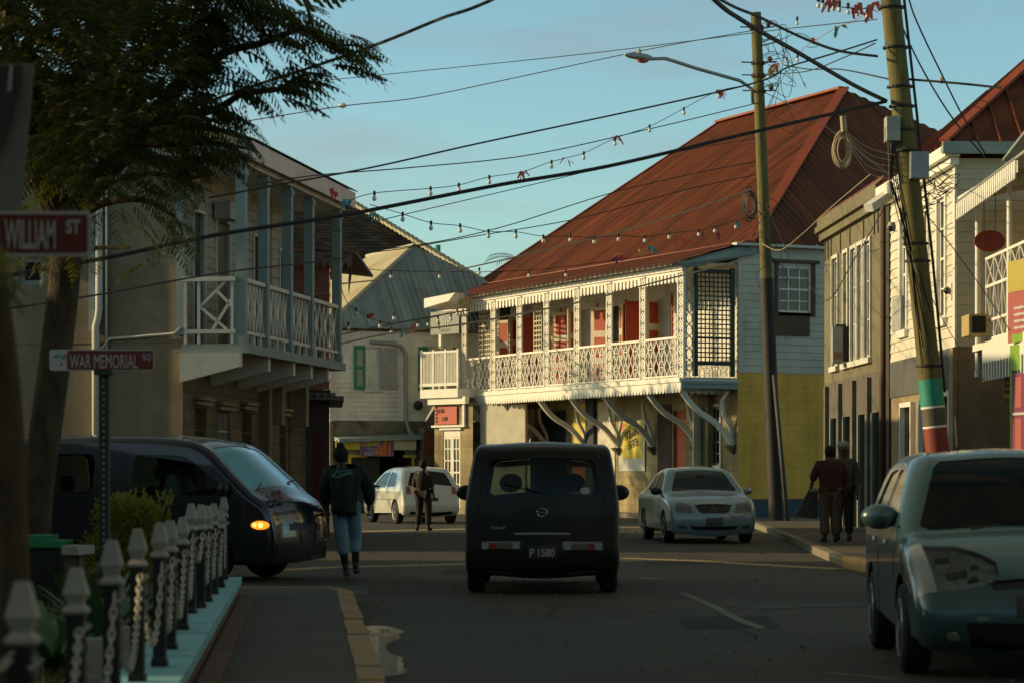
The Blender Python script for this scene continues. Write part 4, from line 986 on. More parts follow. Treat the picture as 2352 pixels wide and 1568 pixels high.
mb=MB(); a=ah(990); mb.prism([AF.P(a-.7,-.3,AF.z(990,966)),AF.P(a-.6,-.3,AF.z(990,966)),AF.P(a,-.3,AF.z(990,925)),AF.P(a-.15,-.3,AF.z(990,925))],-AF.n.to_3d()*1.2); mb.build('awning_arm',M['boxgrey'],ax)
# red sign board on annex
sg=thing('red_signboard','small red signboard above the white French doors','sign',tuple(A2.P(A2.hit(1028),.05,z0)))
a0=A2.hit(1004); a1=A2.hit(1052)
mb=MB(); mb.fbox(A2,a0,a1,.02,.06,z0+.05,z1-.08); mb.build('board',mat('sign_red',(.42,.022,.005),.5,.05,2),sg)
u_=A2.u.to_3d()
scribble('lettering',M['browntrim'],sg,A2.P(a0+.12,.068,z1-.30),u_,.34,.15,6,1,.05)
scribble('lettering',M['browntrim'],sg,A2.P(a0+.34,.068,z0+.16),u_,.30,.14,5,2,.05)
mb=MB(); 
for k in range(5): mb.lathe(A2.P(a0+.08,.066,z0+.16+k*.12),[(.05,-.002),(.05,.002)],8,axis='y')
mb.build('emblem',M['orange'],sg)
# dark hanging sign panel with pale letters
sp=thing('bar_sign_panel','translucent grey sign panel with pale SIP lettering under the porch roof','sign',tuple(AF.P(ah(1028),.1,AF.z(1000,770))))
za=AF.z(1010,768,.1); zb=AF.z(1010,716,.1); a0=ah(1000,.1)-.25; a1=ah(1054,.1)
mb=MB(); mb.fbox(AF,a0,a1,.08,.10,za,zb+.35-.35); mb.build('panel',mat('sign_smoke',(.17,.18,.15),.5,.1,2),sp)
text_mesh('lettering','SIP',.42,mat('sign_pale',(.36,.38,.34),.6,0),sp,AF.P(a0+.52,.106,za+.28),AF.u.to_3d(),(0,0,1),squeeze=.55,bold=.01)
scribble('lettering',mat('sign_pale2',(.28,.32,.28),.6,0),sp,AF.P(a0+.52,.106,za+.08),AF.u.to_3d(),.5,.1,6,4)
# potted plants on the porch rail
for (px,lab) in ((1007,'yellow-green potted plant on the porch rail beside the white post'),(1040,'potted plant on the porch rail nearest the fretwork balcony')):
    a=ah(px,-.2); c=AF.P(a,-.25,zr+.0)
    t=thing('potted_plant',lab,'plant',tuple(c),group='potted plants on the porch rail')
    mb=MB(); mb.lathe(c+Vector((0,0,-.18)),[(.07,0),(.1,.2)],8); mb.build('pot',M['browntrim'],t)
    mb=MB(); r=random.Random(px)
    for k in range(40):
        d=Vector((r.uniform(-1,1),r.uniform(-1,1),r.uniform(.4,1.4))).normalized()*r.uniform(.12,.3); s_=d.cross(Vector((0,0,1))).normalized()*.012
        mb.quad(c-s_,c+s_,c+d+s_*.3,c+d-s_*.3)
    mb.build('foliage',M['leaf2'],t,recalc=False)
# posters on the stone wall
pt=thing('wall_poster','yellow poster with slanted black lettering and white foot on the stone wall','poster',tuple(UW.P(UW.hit(1450),.05,1.2)))
a0,a1=sorted((UW.hit(1481,.04),UW.hit(1422,.04))); z0=UW.z(1450,1081); z1=UW.z(1450,965)
fx=lambda f: a1-(a1-a0)*f     # f=0 left in photo
mb=MB(); mb.fbox(UW,a0,a1,.03,.045,z0,z1); mb.build('sheet',M['signwhite'],pt)
mb=MB(); mb.fbox(UW,fx(.92),fx(.12),.046,.05,z0+(z1-z0)*.25,z1-.04); mb.build('yellow_field',M['yellow'],pt)
xd=-UW.u.to_3d()
scribble('lettering',M['black'],pt,UW.P(fx(.24),.054,z0+(z1-z0)*.60),xd,(a1-a0)*.60,.26,6,7,.22,.045)
scribble('lettering',M['black'],pt,UW.P(fx(.40),.054,z0+(z1-z0)*.42),xd,(a1-a0)*.40,.26,4,9,.22,.045)
mb=MB(); mb.fbox(UW,fx(.22),fx(.13),.052,.056,z1-.3,z1-.08); mb.build('corner_mark',M['orange'],pt)
# ================================================================= RIGHT ROW
def RX(y): return 9.9-.035*y
# --- brown timber building
bb=thing('brown_house','narrow brown timber upper storey house with five white window frames','house',(8.5,56,0))
R1F=Frame((RX(51.7),51.7),(-.035,1),1)
if R1F.n.x>0: R1F.n=-R1F.n
l1=8.6; rh1=R1F.hit
wins=[]
for (a,b,y0,y1) in ((1988,2001,520,715),(1972,1983,545,730),(1957,1968,556,738),(1940,1949,575,700),(1914,1926,590,745)):
    p,q=sorted((rh1(a),rh1(b))); m_=(a+b)/2; wins.append((p,q,R1F.z(m_,y1),R1F.z(m_,y0)))
wins=[(p,q,3.95,6.55) for p,q,_,_ in wins]
zt=7.45
mb=MB(); wall(mb,R1F,0,l1,3.6,zt,wins); 
for k in range(20): a=k*l1/19.5; mb.fbox(R1F,a,a+.04,.0,.03,6.62,zt-.35) if not any(p-.1<a<q+.1 for p,q,_,_ in wins) else None
tag(mb.build('wall',M['brownwood'],bb),'brown board upper wall')
for wn in wins: window(bb,R1F,wn,1,3,M['white_old'],M['glass'],trim=1,tw=.09,t=-.06)
mb=MB(); mb.fbox(R1F,-.05,l1+.1,.0,.12,zt-.32,zt-.12); mb.fbox(R1F,-.05,l1+.15,.0,.22,zt-.12,zt+.02); mb.fbox(R1F,-.05,l1+.15,-.2,.16,zt+.02,zt+.22); mb.build('cornice',M['brownwood'],bb)
mb=MB(); P=R1F.P; mb.prism([P(-.05,.15,zt+.22),P(l1,.15,zt+.22),P(l1,-5,zt+.6),P(-.05,-5,zt+.6)],(0,0,.05)); mb.build('roof',M['redroof'],bb)
mb=MB(); mb.fbox(R1F,-.35,-.02,-.4,.10,0,zt+.25); o=mb.build('end_pier',mat('pier_dark',(.06,.05,.04),.9,.2,2),bb)
gw=[(.9,1.9,.1,2.7),(2.7,3.6,.1,2.7),(4.6,5.6,.1,2.7),(6.5,7.4,.1,2.7)]
mb=MB(); wall(mb,R1F,0,l1,0,3.6,gw); 
for a in (.3,2.2,4.1,6.0,7.9): mb.fbox(R1F,a,a+.25,.0,.10,0,3.5)
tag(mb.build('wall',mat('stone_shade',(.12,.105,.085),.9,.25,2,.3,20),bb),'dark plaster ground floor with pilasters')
for (a,b,z0,z1) in gw:
    mb=MB(); mb.fbox(R1F,a,b,-.14,-.1,z0,z1); o=mb.build('door',M['dark'],bb); 
    mb=MB(); mb.fbox(R1F,a-.08,a-.003,-.02,.06,z0,z1); mb.fbox(R1F,b+.003,b+.08,-.02,.06,z0,z1); mb.build('frame',M['bluegrey'],o)
mb=MB(); mb.tube([P(.15,.12,7.2),P(.15,.12,3.6),P(.3,.12,3.2),P(.2,.12,.2)],.07,8); mb.build('downpipe',M['browntrim'],bb,smooth=True)
# hanging black box sign
c=at(1935,835,57.0)
hs=thing('box_sign','black box sign hanging from the brown house above the pavement','sign',tuple(c))
x0=at(1908,1,57).x; x1=at(1958,1,57).x; z0=at(1,835,57).z; z1=at(1,752,57).z
mb=MB(); mb.box(x0+.25,x1,56.6,57.2,z0+.05,z1); mb.build('box',M['black'],hs)
mb=MB(); mb.box(x0,x0+.24,56.62,57.0,z0,z1); mb.build('face',mat('sign_faded',(.30,.33,.30),.7,.15,3),hs)
scribble('lettering',M['redpaint'],hs,Vector((x0+.03,56.61,z0+.1)),(1,0,0),.18,.16,3,3)
mb=MB(); mb.box(x0+.1,x1+.2,56.85,56.9,z1,z1+.06); mb.build('bracket',M['black'],hs)
# --- white clapboard house
wb=thing('clapboard_house','sunlit cream clapboard house with red hip roof beside the leaning pole','house',(9,49,0))
yA=45.0; R2F=Frame((RX(yA)-.05,yA),(-.035,1),1)
if R2F.n.x>0: R2F.n=-R2F.n
l2=6.6; P=R2F.P; h2=R2F.hit
wz=[(2.2,2.55,4.4,6.5),(3.4,3.75,4.4,6.5),(4.8,5.15,4.4,6.5)]
w2=[(.9,1.55,4.3,6.6),(2.5,3.1,4.3,6.6),(4.6,5.2,4.3,6.6)]
mb=MB(); wall(mb,R2F,0,l2,3.7,7.2,w2,board=.2); tag(mb.build('wall',M['clap_cream'],wb),'cream clapboard street wall')
for wn in w2: window(wb,R2F,wn,2,4,M['white_trim'],M['glass_warm'],trim=1,tw=.12,t=-.05)
mb=MB(); mb.fbox(R2F,-.02,.16,.0,.04,3.7,7.2); mb.fbox(R2F,l2-.16,l2,.0,.04,3.7,7.2); mb.build('corner_board',M['white_trim'],wb)
mb=MB(); mb.fbox(R2F,-.3,l2+.05,.0,.28,7.2,7.42); mb.fbox(R2F,-.2,l2+.05,.0,.16,7.06,7.19); mb.build('cornice',M['white_trim'],wb)
E2=Frame(R2F.P(0,0,0)[:2],(-R2F.n.x,-R2F.n.y),1)
if E2.n.y>0: E2.n=-E2.n
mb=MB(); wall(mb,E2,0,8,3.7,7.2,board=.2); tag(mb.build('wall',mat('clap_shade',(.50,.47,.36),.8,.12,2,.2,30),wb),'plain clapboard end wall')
mb=MB(); wall(mb,R2F,0,l2,0,3.7,[(.35,1.25,.1,2.8),(2.2,3.0,.1,2.7),(3.9,4.9,.1,2.7)]); wall(mb,E2,0,8,0,3.7); mb.fbox(R2F,-.03,.30,.0,.08,0,3.69); tag(mb.build('wall',mat('tan_stone',(.30,.22,.13),.9,.25,2.5,.4,20),wb),'tan stone ground floor')
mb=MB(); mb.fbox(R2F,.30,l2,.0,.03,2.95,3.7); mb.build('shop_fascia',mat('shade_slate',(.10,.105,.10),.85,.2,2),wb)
for k,(a,b,z0,z1) in enumerate(((.35,1.25,.1,2.8),(2.2,3.0,.1,2.7),(3.9,4.9,.1,2.7))):
    mb=MB(); mb.fbox(R2F,a,b,-.14,-.1,z0,z1); o=mb.build('door',M['bluegrey'] if k else M['boxgrey'],wb)
    mb=MB(); mb.fbox(R2F,a-.08,a-.003,-.02,.10,z0,z1+.10); mb.fbox(R2F,b+.003,b+.08,-.02,.10,z0,z1+.10); mb.fbox(R2F,a-.003,b+.003,-.02,.10,z1+.003,z1+.10); mb.build('frame',M['white_trim'],o)
# red hip roof
q=.3; r0=P(-q,q,7.44); r1=P(l2+.05,q,7.44); r2=P(l2+.05,-9,7.44); r3=P(-q,-9,7.44)
hh=4.65; p0=P(-q+hh,q-hh,7.44+hh*.86); 
mb=MB(); corrugated(mb,[r0,r3,p0],(r3-r0),.42,.07,'rib'); tag(mb.build('roof',M['redroof'],wb),'camera side hip slope with standing ribs')
mb=MB(); corrugated(mb,[r0,r1,p0],R2F.u.to_3d(),.42,.05,'rib'); mb.quad(r1,r2,p0); mb.quad(r2,r3,p0); mb.build('roof',M['redroof'],wb)
mb=MB(); mb.bar(r0+Vector((0,0,.05)),p0+Vector((0,0,.05)),.22,.06); mb.build('ridge_cap',M['redcap'],wb)
mb=MB(); mb.fbox(E2,-.34,9,.3,.42,7.24,7.46); mb.fbox(E2,-.3,9,.0,.3,7.30,7.38); mb.build('gutter',M['bluegrey'],wb)
mb=MB(); mb.fbox(R2F,h2(2080),h2(2060),.0,.10,4.3,5.0); mb.build('meter_box',M['boxgrey'],wb)
# wall lamp on clapboard corner
t=thing('wall_lamp','small dark bulkhead lamp on the cream clapboard corner','lamp',tuple(P(.35,.06,4.75)))
mb=MB(); mb.fbox(R2F,.25,.42,.02,.05,4.6,4.9); mb.build('plate',M['white_trim'],t); mb=MB(); mb.ball(P(.34,.10,4.76),.07,10,8); mb.build('globe',M['glass'],t,smooth=True)
# --- gallery house (iron gallery, fringe canopy)
gh_=thing('iron_gallery_house','house with white iron gallery railing and fringed canopy at the right edge','house',(9.5,41,0))
GX=8.42; y0=36.2; y1=44.2
GF=Frame((GX,y0),(0,1),1)
if GF.n.x>0: GF.n=-GF.n
P=GF.P; LG=y1-y0
mb=MB(); bk=Frame((GX+1.5,y0),(0,1),1); bk.n=GF.n
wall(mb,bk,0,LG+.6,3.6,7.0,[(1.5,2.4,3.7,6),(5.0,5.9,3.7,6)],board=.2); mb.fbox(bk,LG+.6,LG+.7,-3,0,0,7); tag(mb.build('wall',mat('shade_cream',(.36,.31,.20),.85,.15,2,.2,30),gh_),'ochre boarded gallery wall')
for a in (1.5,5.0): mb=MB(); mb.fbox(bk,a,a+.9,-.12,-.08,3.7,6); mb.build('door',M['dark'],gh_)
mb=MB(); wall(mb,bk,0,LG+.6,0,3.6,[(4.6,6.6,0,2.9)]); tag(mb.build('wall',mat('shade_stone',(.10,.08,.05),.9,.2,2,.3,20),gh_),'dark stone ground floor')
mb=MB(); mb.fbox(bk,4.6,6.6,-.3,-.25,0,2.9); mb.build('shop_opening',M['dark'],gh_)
mb=MB(); mb.fbox(GF,0,LG,-1.5,.0,3.56,3.68); mb.build('gallery_floor',M['white_trim'],gh_)
for a in (LG-.08,LG-2.9,LG-5.6,.1):
    mb=MB(); mb.lathe(P(a,-.08,3.1 if a>LG-1 else 3.68),[(.06,0),(.06,.1),(.05,.15),(.05,2.6 if a<=LG-1 else 3.2)],10); mb.build('column',M['white_trim'],gh_,smooth=True,ang=40)
# railing screen with crosses
rs=0.6; re=LG-1.0
mb=MB(); t=-.06
zb=3.72; zm=4.30; zn=4.88; zt=5.12
zb,z1r,z2r,zt=3.72,4.05,4.66,5.16
for z in (zb,z1r,z2r,zt): mb.fbox(GF,rs,re,t-.025,t+.025,z-.025,z+.025)
n=9; wv=(re-rs)/n
for k in range(n+1): a=rs+wv*k; mb.fbox(GF,a-.016,a+.016,t-.016,t+.016,zb,zt)
for k in range(n):
    a=rs+wv*k
    mb.bar(P(a,t,z2r),P(a+wv,t,zt),.022,.018,up=(1,0,0)); mb.bar(P(a+wv,t,z2r),P(a,t,zt),.022,.018,up=(1,0,0))
    mb.bar(P(a,t,z2r),P(a+wv/2,t,z1r),.018,.018,up=(1,0,0)); mb.bar(P(a+wv,t,z2r),P(a+wv/2,t,z1r),.018,.018,up=(1,0,0))
    mb.bar(P(a+wv/2,t,z1r),P(a,t,zb),.018,.018,up=(1,0,0)); mb.bar(P(a+wv/2,t,z1r),P(a+wv,t,zb),.018,.018,up=(1,0,0)); mb.fbox(GF,a+wv/2-.008,a+wv/2+.008,t-.01,t+.01,zb,z2r)
mb.build('railing',M['white_trim'],gh_)
mb=MB(); mb.fbox(GF,rs,re,-.02,.02,3.30,3.66); tag(mb.build('sheet_valance',M['white_trim'],gh_))
mb=MB(); n=26
for k in range(n): a=rs+(re-rs)*(k+.5)/n; mb.fbox(GF,a-.035,a+.035,.0,.03,2.98,3.34)
mb.build('corrugated_fringe',M['white_trim'],gh_)
# canopy
zc=6.30
mb=MB(); mb.prism([P(LG+.3,.25,zc),P(LG+.3,.25,zc+.05),P(.0,.25,zc+.25),P(.0,.25,zc+.20)],(2.2,0,.45)); mb.build('canopy_roof',mat('canopy_grey',(.25,.25,.22),.7,.2,2),gh_)
mb=MB(); n=30
for k in range(n):
    a=LG+.3-(LG*.62+.3)*k/n; a2=a-(LG*.62+.3)/n*.62; zz=zc+.2*(LG+.3-a)/(LG+.3)
    mb.fbox(GF,a2,a,.22,.25,zz-.30,zz+.02)
mb.fbox(GF,LG*.38,LG+.32,.20,.215,zc-.08,zc+.12)
mb.build('canopy_fringe',M['white_trim'],gh_)
# scalloped fascia facing the camera
FC=Frame((GX+.1,41.0),(1,0),1)
if FC.n.y>0: FC.n=-FC.n
zf=at(1,372,41).z
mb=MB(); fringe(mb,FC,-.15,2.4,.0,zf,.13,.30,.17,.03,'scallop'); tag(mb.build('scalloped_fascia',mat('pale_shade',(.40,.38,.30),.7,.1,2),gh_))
mb=MB(); mb.prism([(GX-.1,41.0,zf+.01),(GX+2.4,41.0,zf+.01),(GX+2.4,38,zf+.4),(GX-.1,38,zf+.4)],(0,0,.05)); mb.build('canopy_roof',mat('canopy_b',(.22,.26,.26),.7,.2,2),gh_)
# AC box on railing
t=thing('air_conditioner','ochre air conditioner box fixed below the white gallery railing','air conditioner',(GX-.2,43.0,3.72))
mb=MB(); mb.box(GX-.35,GX-.02,42.7,43.4,3.78,4.15); mb.build('case',mat('ac_ochre',(.45,.34,.14),.7,.1,3),t); mb=MB(); mb.box(GX-.30,GX-.06,42.66,42.698,3.82,4.11); mb.build('grille',M['dark'],t)
# oval sign
c=at(2273,554,43.2); t=thing('oval_sign','dark red oval sign hanging inside the gallery of the right hand house','sign',tuple(c))
mb=MB(); mb.lathe(c,[(.30,-.02),(.30,.02)],28,axis='y'); 
for v in mb.v: v.z=c.z+(v.z-c.z)*.64; v.x=c.x+(v.x-c.x)*.92
mb.build('board',mat('oval_red',(.30,.04,.025),.6,.08,3),t)
scribble('lettering',mat('oval_txt',(.33,.13,.10),.6,0),t,(c.x-.14,c.y-.025,c.z+.03),(1,0,0),.27,.05,8,5)
scribble('lettering',mat('oval_txt2',(.33,.13,.10),.6,0),t,(c.x-.22,c.y-.025,c.z-.08),(1,0,0),.44,.055,12,6)
mb=MB(); mb.bar((c.x-.1,c.y,c.z+.18),(c.x-.1,c.y,6.4),.012); mb.bar((c.x+.1,c.y,c.z+.18),(c.x+.1,c.y,6.4),.012); mb.build('hanger',M['black'],t)
# lime shop front
sf=thing('lime_shopfront','lime green shop front frame with banners at the right edge','shop front',(8.3,40,0))
SF=Frame((8.33,40.45),(.16,-1),1)      # runs towards the camera
if SF.n.x>0: SF.n=-SF.n
zt_=SF.z(2330,792); zl_=SF.z(2330,850)
mb=MB(); mb.fbox(SF,0,3.5,-.1,.0,zl_,zt_); mb.fbox(SF,0,.09,-.1,.0,0.12,zl_-.003); mb.fbox(SF,2.2,2.4,-.1,.0,.12,zl_-.003); mb.build('frame',M['lime'],sf)
mb=MB(); mb.fbox(SF,.09,3.5,-.5,-.45,.12,zl_); mb.build('opening',M['dark'],sf)
def banner(name,lab,a0,a1,z0,z1,m,extras,t=.02):
    c=SF.P(a0,t,z0); r=thing(name,lab,'banner',tuple(c)); mb=MB(); mb.fbox(SF,a0,a1,t,t+.015,z0,z1); mb.build('sheet',m,r)
    for (f0,f1,g0,g1,mm,nm) in extras:
        mb=MB(); 
        if nm=='blob': mb.lathe(SF.P(a0+(a1-a0)*(f0+f1)/2,t+.02,z0+(z1-z0)*(g0+g1)/2),[((f1-f0)*(a1-a0)/2,-.001),((f1-f0)*(a1-a0)/2,.002)],14,axis='x'); [setattr(v,'z',z0+(z1-z0)*(g0+g1)/2+(v.z-(z0+(z1-z0)*(g0+g1)/2))*((g1-g0)*(z1-z0))/((f1-f0)*(a1-a0))) for v in mb.v]
        else: mb.fbox(SF,a0+(a1-a0)*f0,a0+(a1-a0)*f1,t+.0155,t+.019,z0+(z1-z0)*g0,z0+(z1-z0)*g1)
        mb.build('printed_field' if nm!='line' else 'printed_line',mm,r)
    return r
zA=SF.z(2330,790); zB=SF.z(2330,600)
banner('shop_banner','tall pink and yellow printed banner above the lime green frame',.0,1.9,zA+.02,zB,M['pinkposter'],
  [(0,1,.62,1,M['bunting_yellow'],''),(.2,.8,.50,.75,M['bunting_yellow'],'blob'),(.3,.7,.68,.76,M['bunting_blue'],'blob'),(.3,.7,.86,.95,M['bunting_blue'],'blob'),(.1,.9,.0,.10,M['lime'],''),(.15,.85,.16,.19,M['signwhite'],'line'),(.15,.85,.24,.27,M['signwhite'],'line'),(.15,.85,.32,.35,M['signwhite'],'line'),(.15,.85,.40,.43,M['signwhite'],'line')])
mb_=banner('shop_banner','narrow magenta poster with pale script inside the lime green frame',.2,1.6,SF.z(2340,1045),SF.z(2340,856),M['mag'],
  [(.1,.3,.05,.45,M['pinkposter'],'line'),(.5,.6,.05,.45,M['pinkposter'],'line'),(0,1,.49,.52,M['signwhite'],'line'),(.1,.3,.58,.95,M['pinkposter'],'line'),(.5,.6,.58,.95,M['pinkposter'],'line')])
t=thing('hanging_sign','small red and yellow sign hanging left of the lime green shop frame','sign',tuple(at(2306,915,42.0)))
c=at(2306,915,42.0); mb=MB(); mb.box(c.x,c.x+.17,41.98,42.02,c.z,at(1,862,42).z); mb.build('board',M['pinkposter'],t); mb=MB(); mb.box(c.x+.005,c.x+.165,41.965,41.979,c.z+.005,c.z+.08); mb.build('lower_band',M['yellow'],t); mb=MB(); mb.box(c.x+.03,c.x+.14,41.968,41.979,c.z+.16,c.z+.19); mb.box(c.x+.03,c.x+.14,41.968,41.979,c.z+.26,c.z+.29); mb.build('printed_line',M['signwhite'],t)
# lower side-street mass behind right edge (keeps the row solid from other viewpoints)
# ================================================================= POLES
def polemesh(pts, r, name, lab, extra=None, bands=None):
    t=thing(name,lab,'utility pole',(pts[0][0],pts[0][1],0))
    mb=MB(); n=len(pts); rs=[r[0]+(r[1]-r[0])*i/(n-1) for i in range(n)]; mb.tube(pts,rs,16); mb.build('pole_shaft',M['pole'],t,smooth=True,ang=50)
    return t
pb=Vector((7.0,64,0)); ptp=at(1736,30,64)
p1=polemesh([pb+(ptp-pb)*k/8 for k in range(9)],(.17,.14),'utility_pole','slim upright wooden utility pole in front of the yellow wall, farther of the two')
mb=MB()
for (py,r,h) in ((70,.2,.12),(150,.19,.1),(180,.19,.12),(215,.19,.1)):
    f=(1205-py)/(1205-30.); c=pb+(ptp-pb)*f; mb.lathe(c,[(r*.9,0),(r,.03),(r,h-.03),(r*.9,h)],10); 
    for sg in (-1,1): mb.bar(c+Vector((0,-.1,h/2)),c+Vector((sg*.45,-.15,h/2)),.03)
    mb.ball(c+Vector((.30,-.15,h/2+.08)),.07,8,6)
    mb.build('insulator_bracket',M['browntrim'],p1); mb=MB()
mb=MB(); a=at(1778,860,63.7); b=Vector((7.28,63.8,0)); mb.tube([a,b],.06,8); mb.build('conduit',mat('conduit_dark',(.07,.065,.055),.7,.2,3),p1,smooth=True)
mb=MB(); f6=pb+(ptp-pb)*((1205-640)/1175.); mb.tube([pb,f6],[.195,.178],16); mb.build('black_sleeve',mat('creosote',(.022,.020,.016),.7,.3,3),p1,smooth=True,ang=50)
mb=MB(); c=at(1722,470,63.7); 
rq=random.Random(8)
for k in range(9): 
    R=rq.uniform(.62,1.1); dx_=rq.uniform(-.04,.04); dz_=rq.uniform(-.10,.06); mb.tube([c+Vector((.17*math.cos(x)*R+dx_,-.03*k,.42*math.sin(x)*R+dz_)) for x in [2*PI*j/20 for j in range(21)]],.011,4)
o=tag(mb.build('cable_coil',M['wire'],None),'oval coil of dark cable hanging on the slim upright pole','cable')
pb2=Vector((6.86,38,0)); pt2=at(2030,-150,38)
p2=polemesh([pb2+(pt2-pb2)*k/8 for k in range(9)],(.185,.155),'utility_pole','thick leaning utility pole with painted green, black and red bands near its foot')
def pole2(py): f=(1282-py)/(1282+150.); return pb2+(pt2-pb2)*f
def band(py0,py1,m,lab):
    a=pole2(py1); b=pole2(py0); f=((py0+py1)/2); mb=MB(); mb.tube([a,b],[.19,.189],20); o=mb.build('painted_band',m,p2,smooth=True,ang=50); o['label']=lab
band(871,932,M['teal'],'green painted band'); band(931.5,937,M['white_trim'],'thin white band above black'); band(937,977,M['brownflag'],'black painted band'); band(977,982,M['white_trim'],'thin white band below black'); band(982,1042,M['flagred'],'red painted band')
# gear on the leaning pole
c=pole2(330); mb=MB(); mb.box(c.x-.33,c.x-.12,c.y-.25,c.y+.05,at(1,328,38).z,at(1,272,38).z); o=tag(mb.build('junction_box',M['boxgrey'],None),'white junction box clamped high on the left of the leaning pole','box')
c=pole2(400); mb=MB(); mb.box(c.x-.02,c.x+.26,c.y-.36,c.y-.16,at(1,415,38).z,at(1,355,38).z); tag(mb.build('meter_box',M['metal'],None),'grey metal box strapped low on the leaning pole above the camera arm','box')
for py in (300,348,560,600,18,110,200,245,840): mb=MB(); mb.lathe(pole2(py),[(.178,-.02),(.205,-.015),(.205,.015),(.178,.02)],16); mb.build('strap',M['wire'],p2)
mb=MB(); mb.tube([pole2(-100)+Vector((.2,-.05,0)),pole2(300)+Vector((.22,-.05,0)),pole2(600)+Vector((.22,-.1,0)),pole2(900)+Vector((.2,-.1,0))],.022,6); mb.build('cable',M['wire'],p2)
mb=MB()
r=random.Random(5)
for k in range(9):
    x0=r.uniform(-.28,-.14); mb.tube([pole2(270+k*6)+Vector((x0,-.15,0)),pole2(420)+Vector((x0-.05+r.uniform(-.1,.05),-.25,0)),pole2(560)+Vector((x0+.05,-.25,0)),pole2(700+20*k)+Vector((r.uniform(-.15,.1),-.22,0))],.008,4)
mb.build('cable',M['wire'],p2)
mb=MB(); c=at(1936,340,38)
for k in range(15):
    R=1+r.uniform(-.28,.22); ph=r.uniform(-.1,.1); mb.tube([c+Vector((.12*R*math.cos(x)+ph*.2,.02*k,.24*R*math.sin(x)-abs(ph)*.3)) for x in [2*PI*j/20 for j in range(21)]],.010,4)
mb.tube([c+Vector((0,0,.5)),c+Vector((.02,0,.25))],.05,6); tag(mb.build('cable_coil',M['wire_pale'],None),'pale coil of spare cable hanging left of the leaning pole','cable')
mb=MB(); 
for k in range(5): mb.tube(through([c+Vector((.02,0,.27)),c+Vector((.22,0,.12-.07*k)),c+Vector((.45,0,-.02-.10*k)),pole2(360+14*k)+Vector((-.2,-.15,0))],6),.007,4)
tag(mb.build('drop_cables',M['wire_pale'],None),'short drop cables joining the pale coil to the leaning pole','cable'); mb=MB()
for k in range(14):
    c2=at(2150+r.uniform(-40,35),430+r.uniform(-40,35),39.5); R=r.uniform(.12,.3); mb.tube([c2+Vector((R*math.cos(x),.1*math.sin(x*2),R*.7*math.sin(x+k))) for x in [r.uniform(3,5.5)*j/12 for j in range(13)]],.007,4)
tag(mb.build('tangled_cables',M['wire'],None),'tangle of loose cables around the leaning pole at eaves height','cable')
# security camera on pole
c=at(2045,430,38.3); t=thing('security_camera','long white box security camera on an arm beside the leaning pole','camera',tuple(c))
mb=MB(); mb.bar(at(1995,478,38.0),at(2042,447,38.4),.16,.13); mb.build('housing',M['white_trim'],t)
mb=MB(); mb.lathe(at(2042,455,38.3),[(.07,0),(.075,.05),(.075,.22),(.06,.25)],12); mb.bar(at(2045,440,38.3),pole2(440),.05); mb.build('mount',M['white_trim'],t)
c=at(2048,520,38.2); t=thing('dome_camera','small grey dome camera on the leaning pole below the long box camera','camera',tuple(c))
mb=MB(); mb.lathe(c,[(.06,-.08),(.07,0),(.05,.06)],12); mb.build('housing',M['boxgrey'],t); mb=MB(); mb.ball(c+Vector((-.03,-.05,-.04)),.045); mb.build('lens',M['glass'],t,smooth=True)
# ================================================================= STREET LAMP
t=thing('street_lamp','cobra head street lamp on a long arm from the slim pole','street lamp',tuple(at(1728,200,63.8)))
mb=MB(); mb.tube([at(1729,238,63.8),at(1727,205,63.7),at(1700,186,63.2),at(1600,158,61.5),at(1545,140,60.5),at(1528,135,60.2),at(1492,136,59.6)],.045,8); mb.build('lamp_arm',M['metal'],t,smooth=True)
h0=at(1494,134,59.6); h1=at(1436,126,58.8); mb=MB(); d=h1-h0
mb.tube([h0,h0+d*.2,h0+d*.5,h0+d*.8,h1],[.08,.13,.13,.11,.04],10)
for v in mb.v: 
    f=(v-h0).dot(d)/d.length_squared; c_=h0+d*f; v.z=c_.z+(v.z-c_.z)*.65
o=mb.build('lamp_head',M['metal'],t,smooth=True)
mb=MB(); mb.ball(h0+d*.3+Vector((0,0,-.08)),.12,10,6,(1.3,.8,.6)); mb.build('lens',M['pinkposter'],o,smooth=True)
mb=MB(); mb.lathe(h0+d*.45+Vector((0,0,.06)),[(.05,0),(.05,.1),(.03,.13)],8); mb.build('photocell',M['boxgrey'],o)
# ================================================================= WIRES
def cat(p,q,sag,n=20):
    return [p+(q-p)*(k/n)+Vector((0,0,-sag*4*(k/n)*(1-k/n))) for k in range(n+1)]
WG='overhead wires across the street'
def wire(pts, d0, d1, r, m='wire', lab=None):
    n=len(pts); x0=pts[0][0]; x1=pts[-1][0]
    p3=[at(x,y,d0+(d1-d0)*((x-x0)/(x1-x0) if abs(x1-x0)>abs(pts[-1][1]-pts[0][1])*.5 else i/(n-1))) for i,(x,y) in enumerate(pts)]
    mb=MB(); mb.tube(through(p3),r,5); return tag(mb.build('overhead_wire',M[m],None),lab,'wire',WG)
wire([(2300,-700),(1600,-250),(1150,-10),(1010,44),(880,97),(730,150),(560,205),(400,262),(200,330),(-20,400)],15,32,.018,lab='thick black wire running down from the top centre through the tree')
wire([(2035,234),(1740,302),(1400,382),(1150,425),(900,474),(760,500),(500,540),(250,592),(-20,640)],38,30,.030,lab='thickest black cable sagging from the leaning pole past the gallery house')
wire([(900,-800),(1300,-340),(1620,-20),(1710,50),(1840,125),(1960,195),(2035,232)],18,38,.034,lab='heavy cable coming down from the top edge to the leaning pole')
wire([(900,-620),(1300,-240),(1640,-10),(1745,40),(1850,90),(1930,118),(2015,130)],20,38,.022,lab='second cable from the top edge to the leaning pole, above the heavy one')
